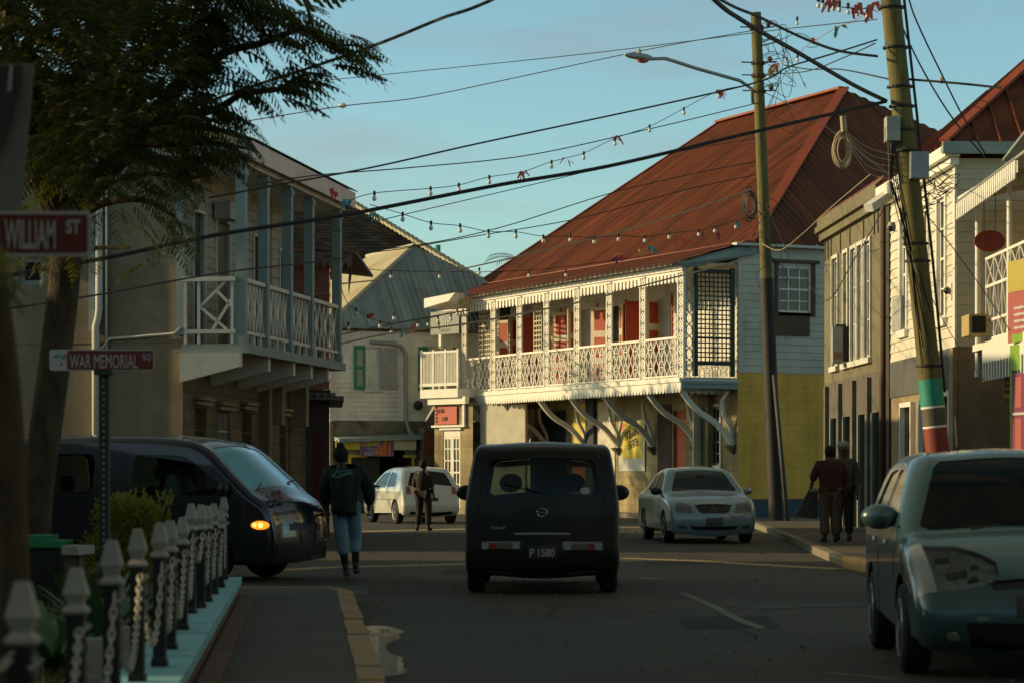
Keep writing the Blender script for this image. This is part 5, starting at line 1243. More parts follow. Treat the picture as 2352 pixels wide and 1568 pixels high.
wire([(2015,92),(1900,128),(1810,155),(1745,188),(1500,245),(1100,330),(860,384),(640,425),(480,455)],38,34,.014,lab='thin dark wire from the leaning pole to the gallery eaves, upper')
wire([(1745,236),(1500,295),(1220,356),(950,385),(720,404),(560,430)],64,42,.013,lab='thin dark wire from the slim pole to the gallery eaves, lower')
wire([(1745,68),(1500,112),(1180,180),(960,225),(790,244),(560,280)],64,50,.012,'wire_orange','orange tinted wire carrying a small splice below the street lamp')
wire([(2015,45),(1850,62),(1740,75),(1400,118),(1100,150),(700,190)],38,50,.008,lab='hair thin blue-black wire highest across the open sky')
wire([(1730,590),(1650,612),(1500,650),(1350,690),(1200,720),(1060,745),(900,765),(780,790)],63,55,.022,'wire_pale','pale rope like wire crossing in front of the fretwork columns')
wire([(1740,430),(1600,478),(1450,525),(1250,575),(1050,620),(900,640),(785,652)],63,52,.016,'wire_pale','pale wire crossing the red roof to the pink house')
wire([(1735,402),(1560,440),(1340,500),(1080,545),(900,575),(740,590)],63,50,.012,lab='dark wire over the red roof with a lower end at the pink house')
wire([(1735,372),(1600,398),(1400,445),(1160,520),(980,560),(780,585)],63,50,.012,lab='dark wire over the red roof just above its lower neighbour')
wire([(1735,318),(1500,360),(1200,430),(900,500),(720,545)],63,46,.010,lab='fine dark wire in the middle of the bundle over the red roof')
wire([(800,592),(700,605),(560,620),(400,645),(240,675),(0,712)],42,30,.014,lab='lower black wire across the gallery posts and plaster wall')
wire([(1080,712),(960,733),(860,752),(785,768)],80,70,.022,lab='black cable drooping in front of the blue tin roof')
wire([(2075,182),(2150,188),(2230,195),(2300,203)],38,37,.020,lab='short dark wire going right from the leaning pole to the right hand roof')
wire([(1990,-420),(2015,-200),(2050,-10),(2080,80),(2130,180),(2190,275),(2262,362)],37,41,.014,lab='wire sloping down right of the leaning pole, left one of two')
wire([(2000,-420),(2035,-200),(2085,-10),(2110,60),(2160,165),(2210,265),(2262,352)],37,41,.014,lab='wire sloping down right of the leaning pole, right one of two')
wire([(1800,150),(1860,160),(1930,160),(2040,182)],60,38,.014,lab='short wire between the two poles just under the lamp arm height')
wire([(1760,170),(1850,165),(1940,132),(2010,100)],62,38,.012,lab='short wire rising from the slim pole to the leaning pole')
wire([(1760,215),(1850,260),(1990,360),(2060,420)],64,39,.010,lab='fine wire falling from the slim pole across the red hip')
wire([(1750,560),(1790,575),(1840,540),(1905,480),(2000,400)],63,40,.010,'wire_pale','pale drop wire rising from the slim pole to the brown house')
wire([(1760,470),(1800,560),(1850,640),(1900,690),(1960,600),(2030,480)],62,42,.010,lab='slack drop wire looping over the side window')
wire([(2095,560),(2130,660),(2180,760),(2250,860),(2330,960)],39,38,.006,lab='fine drop wire across the cream clapboard corner, steep')
wire([(2060,420),(2150,520),(2240,640),(2320,760)],39,40,.008,lab='fine drop wire across the cream clapboard corner, upper')
# loops round the slim pole top
mb=MB(); r=random.Random(11)
for k in range(16):
    a=pb+(ptp-pb)*((1205-r.uniform(60,230))/1175.); b=a+Vector((r.uniform(.2,1.1),-.3,r.uniform(-.9,.3))); c=b+Vector((r.uniform(-.4,.6),-.2,r.uniform(-1.0,-.1)))
    mb.tube(through([a,a+Vector((.5,-.2,.1)),b,c,c+Vector((r.uniform(-.5,.2),0,r.uniform(-.2,.5)))],5),.009,4)
tag(mb.build('tangled_cables',M['wire'],None),'loops of thin cable round the top of the slim upright pole','cable'); mb=MB()
for k in range(12):
    a=pb+(ptp-pb)*((1205-r.uniform(430,600))/1175.); b=a+Vector((r.uniform(-.3,.5),-.25,r.uniform(-.9,-.2))); mb.tube(through([a,a+Vector((r.uniform(-.4,.4),-.2,-.2)),b,b+Vector((r.uniform(-.3,.3),0,-.4))],5),.008,4)
tag(mb.build('tangled_cables',M['wire'],None),'loops of thin cable round the slim upright pole at the eaves height','cable')
# ================================================================= STRING LIGHTS AND BUNTING
def lights(name, lab, pts, d0, d1, bulbs, flags=(), sc=1.0, m='wire'):
    x0=pts[0][0]; x1=pts[-1][0]; D=lambda x:d0+(d1-d0)*(x-x0)/(x1-x0)
    p3=[at(x,y,D(x)) for x,y in pts]; crv=through(p3,10)
    t=thing(name,lab,'string lights',tuple(p3[0]))
    mb=MB(); mb.tube(crv,.008,4); mb.build('cord',M[m],t)
    for (x,y) in bulbs:
        c=at(x,y,D(x)); 
        o=MB(); o.lathe(c+Vector((0,0,.0)),[(.022,-.03),(.026,-.005),(.026,.05),(.015,.06)],8); so_=o.build('socket',M['black'],t)
        g=MB(); g.ball(c+Vector((0,0,-.085)),.043*sc,8,6,(1,1,1.25)); g.build('bulb',M['bulb'],t,smooth=True)
    r=random.Random(int(x0))
    for (x,y,cn) in flags:
        c=at(x,y,D(x)); f=MB()
        for k in range(5):
            a=c+Vector((r.uniform(-.08,.08),r.uniform(-.05,.05),r.uniform(-.02,.05))); e=Vector((r.uniform(-.12,.12),r.uniform(-.04,.04),r.uniform(-.2,-.03))); g=Vector((r.uniform(.02,.08),0,r.uniform(-.06,.04)))
            f.prism([a,a+g,a+e+g*.6,a+e],(0,.004,0))
        f.build('ribbon',M[cn],t)
    return t
lights('string_lights','string lights climbing to the slim pole, highest strand over open sky',
  [(800,462),(860,444),(990,433),(1055,425),(1124,407),(1200,395),(1267,372),(1341,352),(1413,318),(1492,291),(1570,250),(1650,210),(1725,195)],45,62,
  [(860,446),(989,435),(1054,427),(1124,409),(1267,374),(1341,354),(1413,322),(1492,292),(1571,252),(1651,214)],[(765,437,'bunting_red'),(790,460,'bunting_blue'),(1196,396,'bunting_red'),(1300,366,'orange'),(1413,316,'bunting_red'),(1651,212,'bunting_red'),(1652,208,'bunting_red')])
lights('string_lights','string lights sagging level across the sky and lower red roof, middle strand',
  [(850,470),(925,492),(990,512),(1057,519),(1122,532),(1185,533),(1247,543),(1310,543),(1365,546),(1421,541),(1480,544),(1535,536),(1600,530),(1640,521),(1700,505),(1735,500)],45,63,
  [(925,494),(990,514),(1057,520),(1122,533),(1185,534),(1248,545),(1310,543),(1365,548),(1421,542),(1481,545),(1537,537),(1605,531),(1642,523),(1690,514)],[(855,492,'bunting_blue'),(1417,590,'mag'),(1492,569,'bunting_blue'),(1470,575,'bunting_yellow'),(1560,548,'bunting_red'),(1580,552,'bunting_red'),(1690,512,'bunting_blue'),(1640,535,'mag'),(1610,536,'pinkposter'),(1420,588,'bunting_red')])
lights('string_lights','string lights hanging in front of the blue roof, lower left strand',
  [(782,640),(785,665),(800,700),(820,714),(850,729),(873,738),(905,742),(960,735),(1000,728),(1025,720),(1050,705),(1060,660)],52,68,
  [(818,712),(845,728),(873,741),(899,756),(803,741) if False else (800,745),(905,723),(1008,745),(960,740),(983,738),(1006,730),(1036,726),(1050,714)],[(850,722,'bunting_red'),(925,757,'bunting_blue'),(945,750,'bunting_red'),(795,596,'teal'),(795,580,'mag'),(1070,684,'orange'),(1065,690,'bunting_yellow'),(1060,715,'bunting_red'),(1072,672,'bunting_blue')],sc=1.0)
lights('string_lights','string lights sagging through the gap under the eaves, shortest strand',
  [(785,600),(840,617),(900,622),(1010,624),(1100,625),(1250,618),(1400,600),(1500,585)],60,66,[(898,628),(1010,628),(1101,620),(1215,626),(1300,625)],[(800,602,'bunting_red')])
lights('string_lights','string lights and red bunting at the very top left of the leaning pole',
  [(1860,-8),(1875,0),(1900,10),(1928,16),(1950,19),(1975,22),(2000,15),(2020,5)],36,38,[(1880,0),(1890,2),(1915,8),(1928,10),(1948,16),(1970,20),(1992,26)],[(1910,2,'bunting_red'),(1965,14,'bunting_red'),(1990,20,'bunting_red'),(2003,10,'bunting_red')],sc=.75)
lights('string_lights','string lights and bunting hanging between the two poles over open sky',
  [(1725,205),(1755,180),(1780,152),(1800,145),(1828,132),(1850,108),(1878,90),(1925,62),(1960,50),(2000,25)],60,38,[(1831,45),(1920,68),(1832,130)],[(1780,150,'bunting_red'),(1870,92,'bunting_red'),(1925,62,'teal'),(1770,162,'bunting_yellow'),(1990,28,'bunting_red')],m='wire_orange',sc=.8)
t=thing('wire_splice','small pale plastic splice on the orange wire in mid sky','wire fitting',tuple(at(787,243,54))); mb=MB(); c=at(787,243,54); mb.ball(c,.06,8,6,(1.6,1,1)); mb.build('case',M['white_trim'],t); 
t=thing('wire_weight','small orange float on the wire right of the leaning pole','wire fitting',tuple(at(2163,184,38.6))); mb=MB(); mb.lathe(at(2163,184,38.6),[(.005,-.07),(.03,-.03),(.03,.03),(.005,.07)],8); mb.build('float',mat('float',(.4,.25,.15),.6,0),t)
# ================================================================= VEHICLES
def chaikin(p, n=2):
    for _ in range(n):
        q=[p[0]]
        for a,b in zip(p,p[1:]):
            q += [(a[0]*.75+b[0]*.25,a[1]*.75+b[1]*.25),(a[0]*.25+b[0]*.75,a[1]*.25+b[1]*.75)]
        q.append(p[-1]); p=q
    return p
def inpoly(x,y,poly):
    c=False; n=len(poly); j=n-1
    for i in range(n):
        xi,yi=poly[i]; xj,yj=poly[j]
        if (yi>y)!=(yj>y) and x<(xj-xi)*(y-yi)/(yj-yi+1e-12)+xi: c=not c
        j=i
    return c
def resample(poly, h, closed=True):
    out=[]; n=len(poly)
    for i in range(n if closed else n-1):
        a=poly[i]; b=poly[(i+1)%n]; d=math.hypot(b[0]-a[0],b[1]-a[1]); k=max(1,int(d/h))
        for j in range(k): out.append((a[0]+(b[0]-a[0])*j/k,a[1]+(b[1]-a[1])*j/k))
    if not closed: out.append(poly[-1])
    return out
def roundpoly(poly, r=.07, n=2):
    """closed corner cutting by a distance"""
    for _ in range(n):
        q=[]; m=len(poly)
        for i in range(m):
            a=poly[i]; b=poly[(i+1)%m]; L_=math.hypot(b[0]-a[0],b[1]-a[1]); c=min(.4,r/L_)
            q+= [(a[0]+(b[0]-a[0])*c,a[1]+(b[1]-a[1])*c),(a[0]+(b[0]-a[0])*(1-c),a[1]+(b[1]-a[1])*(1-c))]
        poly=q; r*=.35
    return poly
def cdt(outer, regions, holes, h, extra=()):
    """triangulate outer with regions; returns verts2d, [(tri, region_index or -1)]"""
    V=[]; E=[]
    def add(poly):
        p=resample(poly,h); i=len(V); V.extend(p); E.extend([(i+k,i+(k+1)%len(p)) for k in range(len(p))])
    add(outer)
    for g in regions: add(g)
    for g in holes: add(g)
    xs=[p[0] for p in outer]; ys=[p[1] for p in outer]
    x=min(xs)+h*.5; row=0
    while x<max(xs):
        y=min(ys)+h*.5+(h*.5 if row%2 else 0)
        while y<max(ys):
            if inpoly(x,y,outer): V.append((x,y))
            y+=h
        x+=h*.87; row+=1
    V.extend(extra)
    vv,_,ff,*_r=delaunay_2d_cdt([Vector(p) for p in V],E,[],0,1e-5,False)
    out=[]
    for f in ff:
        cx=sum(vv[i].x for i in f)/len(f); cy=sum(vv[i].y for i in f)/len(f)
        if not inpoly(cx,cy,outer): continue
        if any(inpoly(cx,cy,g) for g in holes): continue
        k=-1
        for i,g in enumerate(regions):
            if inpoly(cx,cy,g): k=i; break
        out.append((tuple(f),k))
    return [(v.x,v.y) for v in vv], out
class Car:
    """local frame: x forward (0 = rear), y left, z up"""
    def __init__(s, root, prof, W, r, zb, h=.085, crown=.03, ends=.05):
        s.root=root; s.prof=chaikin(prof,3); s.W=W; s.r=r; s.zb=zb; s.h=h; s.crown=crown; s.ends=ends
        s.L=max(p[0] for p in prof); s.acc=[0]
        for a,b in zip(s.prof,s.prof[1:]): s.acc.append(s.acc[-1]+math.hypot(b[0]-a[0],b[1]-a[1]))
        s.T=s.acc[-1]
        # corner rounding radius per profile vertex, smaller where the outline itself turns tightly
        n=len(s.prof); s.rr=[s.r]*n
        for i in range(1,n-1):
            a,b,c=[Vector(s.prof[k]) for k in (i-1,i,i+1)]; cr=(b-a).x*(c-b).y-(b-a).y*(c-b).x
            if cr<-1e-9: s.rr[i]=max(.012,min(s.r,.75*(b-a).length*(c-b).length*(c-a).length/(2*abs(cr))))
        for _ in range(2):
            for i in range(1,n): s.rr[i]=min(s.rr[i],s.rr[i-1]+.6*(s.acc[i]-s.acc[i-1]))
            for i in range(n-2,-1,-1): s.rr[i]=min(s.rr[i],s.rr[i+1]+.6*(s.acc[i+1]-s.acc[i]))
    def dist(s,x,z):
        d=9
        for a,b in zip(s.prof,s.prof[1:]):
            dx,dz=b[0]-a[0],b[1]-a[1]; t=max(0,min(1,((x-a[0])*dx+(z-a[1])*dz)/(dx*dx+dz*dz+1e-12))); d=min(d,math.hypot(x-a[0]-t*dx,z-a[1]-t*dz))
        return d
    def wn(s,x,z,sg):
        e=.01; return Vector((-(s.W(x+e,z)-s.W(x-e,z))/(2*e),sg,-(s.W(x,z+e)-s.W(x,z-e))/(2*e))).normalized()
    def nin(s,i):
        p=s.prof[max(0,i-1)]; q=s.prof[min(len(s.prof)-1,i+1)]; d=Vector((q[0]-p[0],q[1]-p[1])).normalized(); return Vector((d.y,-d.x))
    def Y(s,x,z):
        d=s.dist(x,z); r=min(s.r,.05); w=s.W(x,z)-r
        return w+(math.sqrt(max(0,r**2-(r-d)**2)) if d<r else r)
    def side(s, regions, arches):
        """regions: list of (name, poly, offset)"""
        inset=[(Vector(p)+s.nin(i)*s.rr[i]) for i,p in enumerate(s.prof)]; outer=[(v.x,v.y) for v in inset]
        polys=[g[1] for g in regions]
        holes=[[(cx+r*math.cos(2*PI*k/26),cz+r*math.sin(2*PI*k/26)) for k in range(26)] for cx,cz,r in arches]
        ex=[]; pr=[]
        for i in range(1,len(pr)-1):
            dx,dz=pr[i+1][0]-pr[i-1][0],pr[i+1][1]-pr[i-1][1]; L_=math.hypot(dx,dz); nx,nz=dz/L_,-dx/L_
            for f in (.06,.2,.45,.75):
                q=(pr[i][0]+nx*s.r*f,pr[i][1]+nz*s.r*f)
                if inpoly(q[0],q[1],outer) and s.dist(q[0],q[1])>s.r*f*.9: ex.append(q)
        vv,ff=cdt(outer,polys,holes,s.h)
        yy=[s.W(x,z) for x,z in vv]; res={}
        for f,k in ff:
            res.setdefault(k,[]).append(f)
        out={}
        for sg in (1,-1):
            for k,fs in res.items():
                off=regions[k][2] if k>=0 else 0
                mb=MB(); mb.nr=[]; idx={}
                for f in fs:
                    q=[]
                    for i in f:
                        if i not in idx: idx[i]=len(mb.v); mb.v.append(Vector((vv[i][0],sg*(yy[i]+off),vv[i][1]))); mb.nr.append(s.wn(vv[i][0],vv[i][1],sg))
                        q.append(idx[i])
                    mb.f.append(tuple(q if sg>0 else q[::-1]))
                if k==-1:
                    n=len(s.prof); K=6; base=len(mb.v)
                    for i,p in enumerate(s.prof):
                        ni=s.nin(i); r=s.rr[i]
                        for j in range(K+1):
                            ph=PI/2*j/K; q=Vector(p)+ni*r*(1-math.cos(ph)); wq=s.W(q.x,q.y) if j==K else s.W(p[0],p[1])*(1-j/K)+s.W(*(Vector(p)+ni*r))*(j/K)
                            mb.v.append(Vector((q.x,sg*(wq-r+r*math.sin(ph)),q.y))); mb.nr.append((Vector((-ni.x,0,-ni.y))*math.cos(ph)+s.wn(q.x,q.y,sg)*math.sin(ph)).normalized())
                    wr=getattr(s,'wrap',None); wm=MB(); wm.nr=[]
                    for i in range(n-1):
                        p=s.prof[i]; inw=wr and wr[0]<p[1]<wr[1] and p[0]>wr[2]
                        for j in range(K):
                            a=base+i*(K+1)+j; f=(a,a+K+1,a+K+2,a+1); f=f if sg<0 else f[::-1]
                            if inw: wm.quad(*[mb.v[q] for q in f]); wm.nr+=[mb.nr[q] for q in f]
                            else: mb.f.append(f)
                    if wm.f: out[('wrap',sg)]=wm
                out.setdefault((k,sg),mb)
        return out
    def pt(s,t):
        t=max(0,min(s.T-1e-6,t))
        import bisect
        i=max(0,bisect.bisect_right(s.acc,t)-1); i=min(i,len(s.prof)-2)
        f=(t-s.acc[i])/(s.acc[i+1]-s.acc[i]+1e-12); a,b=s.prof[i],s.prof[i+1]
        def nrm(j):
            p=s.prof[max(0,j-1)]; q=s.prof[min(len(s.prof)-1,j+1)]; d=Vector((q[0]-p[0],q[1]-p[1])).normalized(); return Vector((-d.y,d.x))
        return a[0]+(b[0]-a[0])*f, a[1]+(b[1]-a[1])*f, (nrm(i)*(1-f)+nrm(i+1)*f).normalized()
    def T_(s,end,z):
        n=600
        for k in range(n):
            t=s.T*k/n*.5 if end=='r' else s.T*(1-k/n*.6)
            if s.pt(t)[1]>=z: return t
        return t
    def strip(s, regions):
        """regions: (name, [(end,z,y)...] , offset)"""
        def rt(t):
            import bisect
            i=min(max(0,bisect.bisect_right(s.acc,t)-1),len(s.prof)-2); f=(t-s.acc[i])/(s.acc[i+1]-s.acc[i]+1e-12); return s.rr[i]*(1-f)+s.rr[i+1]*f
        ew=lambda t: s.W(*s.pt(t)[:2])-rt(t)
        ts=[max(0,min(a,s.T-1e-6)) for a in s.acc]
        outer=[(t,ew(t)) for t in ts]+[(t,-ew(t)) for t in ts[::-1]]
        polys=[[(s.T_(e,z) if e in('r','f') else e*1.0, y) for e,z,y in g[1]] for g in regions]
        polys=[roundpoly(p,.12,1) if len(p)>3 and g[3:]==(1,) else p for p,g in zip(polys,regions)]
        vv,ff=cdt(outer,polys,[],s.h)
        res={}
        for f,k in ff: res.setdefault(k,[]).append(f)
        out={}
        def pos(t,y):
            x,z,n=s.pt(t); w=max(.01,ew(t)); g_=max(0,min(1,(abs(n.x)-.35)/.5)); c=s.crown+s.ends*g_*g_*(3-2*g_); e=c*(1-min(1,(y/w)**2))**2
            return Vector((x+n.x*e,y,z+n.y*e))
        def pn(t,y):
            d=.02; t0=max(0,t-d); t1=min(s.T-1e-5,t+d); N_=(pos(t1,y)-pos(t0,y)).cross(pos(t,y+.01)-pos(t,y-.01)).normalized()
            n=s.pt(t)[2]; return N_ if N_.dot(Vector((n.x,0,n.y)))>0 else -N_
        for k,fs in res.items():
            off=regions[k][2] if k>=0 else 0; mb=MB(); mb.nr=[]; idx={}
            for f in fs:
                q=[]
                for i in f:
                    if i not in idx:
                        t,y=vv[i]; x,z,n=s.pt(t); w=max(.01,ew(t)); g_=max(0,min(1,(abs(n.x)-.35)/.5)); c=s.crown+s.ends*g_*g_*(3-2*g_)
                        n=n if True else n
                        e=c*(1-min(1,(y/w)**2))**2*1.0+off; idx[i]=len(mb.v); mb.v.append(Vector((x+n.x*e,y,z+n.y*e))); mb.nr.append(pn(t,y))
                    q.append(idx[i])
                mb.f.append(tuple(q))
            out[k]=mb
        return out
def flip_out(o):
    pass
def emit(car, mb, name, m, lab=None, smooth=True, parent=None):
    if getattr(mb,'nr',None):
        F2=[]
        for f in mb.f:
            fn=(mb.v[f[1]]-mb.v[f[0]]).cross(mb.v[f[2]]-mb.v[f[0]])
            if len(f)==4 and fn.length<1e-8: fn=(mb.v[f[2]]-mb.v[f[0]]).cross(mb.v[f[3]]-mb.v[f[0]])
            a=Vector((0,0,0))
            for i in f: a+=mb.nr[i]
            F2.append(tuple(f) if fn.dot(a)>=0 else tuple(f)[::-1])
        mb.f=F2
    me=bpy.data.meshes.new(name); me.from_pydata([tuple(v) for v in mb.v],[],mb.f)
    o=bpy.data.objects.new(name,me); COL.objects.link(o); o.parent=parent or car.root; me.materials.append(m)
    if smooth: me.shade_smooth()
    if getattr(mb,'nr',None): me.normals_split_custom_set_from_vertices([tuple(n) for n in mb.nr])
    if lab: o['label']=lab
    return o
def local(mb, root, name, m, smooth=False, parent=None, ang=None):
    me=bpy.data.meshes.new(name); me.from_pydata([tuple(v) for v in mb.v],[],mb.f)
    b=bmesh.new(); b.from_mesh(me); bmesh.ops.recalc_face_normals(b,faces=b.faces); b.to_mesh(me); b.free()
    o=bpy.data.objects.new(name,me); COL.objects.link(o); o.parent=parent or root; me.materials.append(m)
    if smooth:
        me.shade_smooth()
        if ang: me.set_sharp_from_angle(angle=math.radians(ang))
    return o
RIM=mat('rim_alloy',(.45,.45,.44),.35,.05,4,metal=.8)
HUB=mat('wheel_dark',(.05,.05,.05),.5,.1,4)
def wheel(root,x,y,r,w,rim=RIM,spokes=5):
    sg=1 if y>0 else -1
    mb=MB(); mb.lathe((x,y,r),[(r*.62,-w/2),(r*.9,-w/2),(r*.985,-w*.38),(r,-w*.2),(r,w*.2),(r*.985,w*.38),(r*.9,w/2),(r*.62,w/2)],28,axis='y')
    o=local(mb,root,'wheel',M['rubber'],True,ang=40)
    g=MB(); g.lathe((x,y+sg*w*.30,r),[(r*.64,-.01),(r*.64,.01)],24,axis='y'); local(g,root,'hub_well',HUB,parent=o)
    g=MB(); g.tube([(x+r*.62*math.cos(a),y+sg*w*.47,r+r*.62*math.sin(a)) for a in [2*PI*k/24 for k in range(25)]],r*.035,5)
    for k in range(spokes):
        a=2*PI*k/spokes+.3; g.bar((x+r*.12*math.cos(a),y+sg*w*.44,r+r*.12*math.sin(a)),(x+r*.62*math.cos(a),y+sg*w*.42,r+r*.62*math.sin(a)),r*.16,.02,up=(0,1,0))
    g.lathe((x,y+sg*w*.44,r),[(r*.16,-.02),(r*.16,.02)],12,axis='y'); local(g,root,'rim',rim,parent=o)
    return o
def mirror(root,x,y,z,m,w=.19,h=.13,d=.10):
    sg=1 if y>0 else -1; mb=MB(); mb.ball((x,y+sg*w*.55,z),1,14,8,(d*.6,w*.55,h*.55)); o=local(mb,root,'wing_mirror',m,True)
    g=MB(); g.lathe((x-d*.45,y+sg*w*.55,z),[(h*.40,-.012),(h*.40,.004)],12,axis='x'); local(g,root,'mirror_glass',M['glass'],parent=o)
    g=MB(); g.bar((x+.02,y-sg*.04,z-h*.3),(x,y+sg*.05,z-h*.2),.05,.04); local(g,root,'bracket',M['black'],parent=o)
def paint(name,c,rough=.28,metal=.3): return mat(name,c,rough,.06,2,metal=metal,coat=1.0)
SIDE_D=1
def assemble(car, sides, strips, m, body, mats):
    body_mb=MB(); body_mb.nr=[]
    def merge(dst,src):
        i=len(dst.v); dst.v+=src.v; dst.nr+=src.nr; dst.f+=[tuple(i+k for k in f) for f in src.f]
    for key in ((-1,1),(-1,-1)): merge(body_mb,sides[1][key])
    merge(body_mb,strips[1][-1])
    o=emit(car,body_mb,'body',m); 
    for k,g in enumerate(sides[0]):
        for sg in (1,-1):
            if (k,sg) in sides[1]: emit(car,sides[1][(k,sg)],g[0],LENS if g[0]=='headlamp' else mats[g[0]])
    for sg in (1,-1):
        if ('wrap',sg) in sides[1]: emit(car,sides[1][('wrap',sg)],'headlamp',LENS)
    for k,g in enumerate(strips[0]):
        if k in strips[1]: emit(car,strips[1][k],g[0],mats[g[0]])
    return o
CG=mat('car_glass',(.012,.014,.012),.06,0,spec=.45)
LAMPG=mat('lamp_clear',(.30,.32,.31),.12,.25,14,coat=1,metal=.3)
PLATE=mat('plate_dark',(.03,.03,.03),.5,0); PTXT=mat('plate_text',(.42,.42,.38),.5,0)
LENS=mat('lens_side',(.30,.30,.27),.14,.12,8,coat=1)
SEAM=mat('panel_seam',(.008,.008,.008),.6,0)
def seam(car,pts,name='panel_gap',w=.008,yo=.003):
    for sg in (1,-1):
        mb=MB(); p=[(x,z) for x,z in resample(pts,.12,False)]; mb.tube([Vector((x,sg*(car.Y(x,z)+yo-.004),z)) for x,z in p],w*.6,4); local(mb,car.root,name,SEAM)
# ---------------------------------------------------------------- black boxy car seen from behind
def W1(x,z): return .845-.10*max(0,(z-.95)/.65)**1.3-.02*max(0,(.4-z)/.3)
t=thing('parked_car' if 0 else 'car','black boxy car seen from behind in the middle of the road','car',(.33+0,26.4,0),PI/2-.015)
prof=[(.14,.22),(.03,.30),(.01,.45),(.025,.62),(.05,.92),(.10,1.22),(.16,1.46),(.22,1.59),(.40,1.645),(1.0,1.66),(1.9,1.65),(2.5,1.60),(2.75,1.50),(3.05,1.05),(3.15,.98),(3.7,.90),(3.88,.75),(3.9,.45),(3.85,.25)]
c1=Car(t,prof,W1,.07,.22)
sreg=[('side_window',roundpoly([(.62,1.03),(.62,1.50),(1.45,1.53),(1.45,1.03)]),-.012),('side_window',roundpoly([(1.52,1.03),(1.52,1.53),(2.35,1.50),(2.85,1.06)]),-.012)]
t5=[('rear_window',[('r',1.08,-.60),('r',1.08,.60),('r',1.10,.63),('r',1.44,.58),('r',1.47,.54),('r',1.47,-.54),('r',1.44,-.58),('r',1.10,-.63)],-.008),
    ('tail_lamp',[('r',.50,.24),('r',.50,.66),('r',.58,.66),('r',.58,.24)],.012),('tail_lamp',[('r',.49,-.66),('r',.49,-.22),('r',.575,-.22),('r',.575,-.66)],.012),
    ('number_plate',[('r',.40,-.16),('r',.40,.16),('r',.53,.16),('r',.53,-.16)],.008),
    ('windscreen',[('f',1.06,-.60),('f',1.06,.60),('f',1.10,.64),('f',1.42,.58),('f',1.46,.52),('f',1.46,-.52),('f',1.42,-.58),('f',1.10,-.64)],-.006),
    ('bumper_step',[('r',.255,-.60),('r',.255,.60),('r',.285,.60),('r',.285,-.60)],.01)]
assemble(c1,(sreg,c1.side(sreg,[(.72,.30,.36),(3.2,.30,.36)])),(t5,c1.strip(t5)),mat('paint_black',(.010,.010,.007),.40,.06,2,coat=.12,spec=.3),'body',
   dict(side_window=glassmat('side_tint',(.25,.3,.28)),windscreen=glassmat('front_screen',(.7,.75,.72)),rear_window=glassmat('rear_glass',(.10,.13,.115)),tail_lamp=mat('lamp_strip',(.22,.23,.22),.3,.1,20,coat=.5),number_plate=PLATE,bumper_step=mat('step_grey',(.07,.075,.07),.5,.1)))
seam(c1,[(1.485,.35),(1.485,1.55)]); seam(c1,[(.10,.62),(.55,.62)])
for x in (.72,3.2):
    for y in (.74,-.74): wheel(t,x,y,.30,.19)
mb=MB(); mb.box(.3,3.7,-.62,.62,.20,.5); local(mb,t,'underbody',M['black'])
for sg in (1,-1): mirror(t,2.62,sg*.80,1.10,M['black'],.22,.17,.1)
for (y0_,z0_,cols) in ((.24,.50,(('.',.30,.015,.01),)),(-.66,.49,(('.',.30,.015,.01),))):
    for k in range(5):
        mb=MB(); a=y0_+.42*k/5+.01; mb.box(-.085,-.075,a,a+.07,z0_+.008,z0_+.072); 
        idx=(3 if y0_>0 else 1); local(mb,t,'lamp_segment',M['tail'] if k==idx else (mat('seg%d%d'%(k,y0_>0),((.30,.36,.36) if k in (0,4) else (.16,.12,.10)),.3,0)))
mb=MB(); mb.tube([Vector((-.052,.055*math.cos(a),.90+.045*math.sin(a))) for a in [2*PI*k/20 for k in range(21)]],.007,6); mb.box(-.062,-.045,-.06,.06,.892,.908); local(mb,t,'emblem',mat('chrome',(.5,.55,.55),.15,0,metal=1),True,ang=40)
mb=MB(); mb.lathe((-.0,-.47,1.13),[(.055,-.06),(.055,-.052)],16,axis='x'); 
for v in mb.v: v.z=1.16+(v.z-1.16)*.7; v.x=v.x+.105
local(mb,t,'sticker',M['signwhite'])
text_mesh('plate_lettering','P 1580',.12,PTXT,None,(0,0,0),(0,-1,0),(0,0,1),squeeze=.27,align='CENTER',bold=.003).parent=t
o=[k for k in kids(t) if k.name.startswith('plate_lettering')][0]
for v in o.data.vertices: v.co.x-=.105; v.co.z+=.425
def endline(car,pts,end='r',name='panel_gap',w=.006,off=.0,m=None):
    p3=[]
    for z,y in resample(pts,.10,False):
        tt=car.T_(end,z); x,zz,n=car.pt(tt); wd=max(.05,car.W(x,zz)-.07); g_=max(0,min(1,(abs(n.x)-.35)/.5)); c=car.crown+car.ends*g_*g_*(3-2*g_); e=c*(1-min(1,(y/wd)**2))**2+off; p3.append(Vector((x+n.x*e,y,zz+n.y*e)))
    mb=MB(); mb.tube(p3,w,4); return local(mb,car.root,name,m or SEAM)
endline(c1,[(.60,-.64),(.60,.64)]); endline(c1,[(.60,.64),(1.0,.69),(1.52,.62)]); endline(c1,[(.60,-.64),(1.0,-.69),(1.52,-.62)]); endline(c1,[(.66,-.30),(.66,.30)],name='tailgate_grip',w=.012,m=M['boxgrey'])
endline(c1,[(1.10,.0),(1.15,.22),(1.20,.42)],name='rear_wiper',w=.008,off=.02)
scribble('nameplate',M['boxgrey'],None,(0,0,0),(0,-1,0),.16,.03,6,3)
o=bpy.data.objects['nameplate']
for v in o.data.vertices: v.co+=o.location; v.co.x-=.03; v.co.y+=.56; v.co.z+=.72
o.location=(0,0,0); o.parent=t
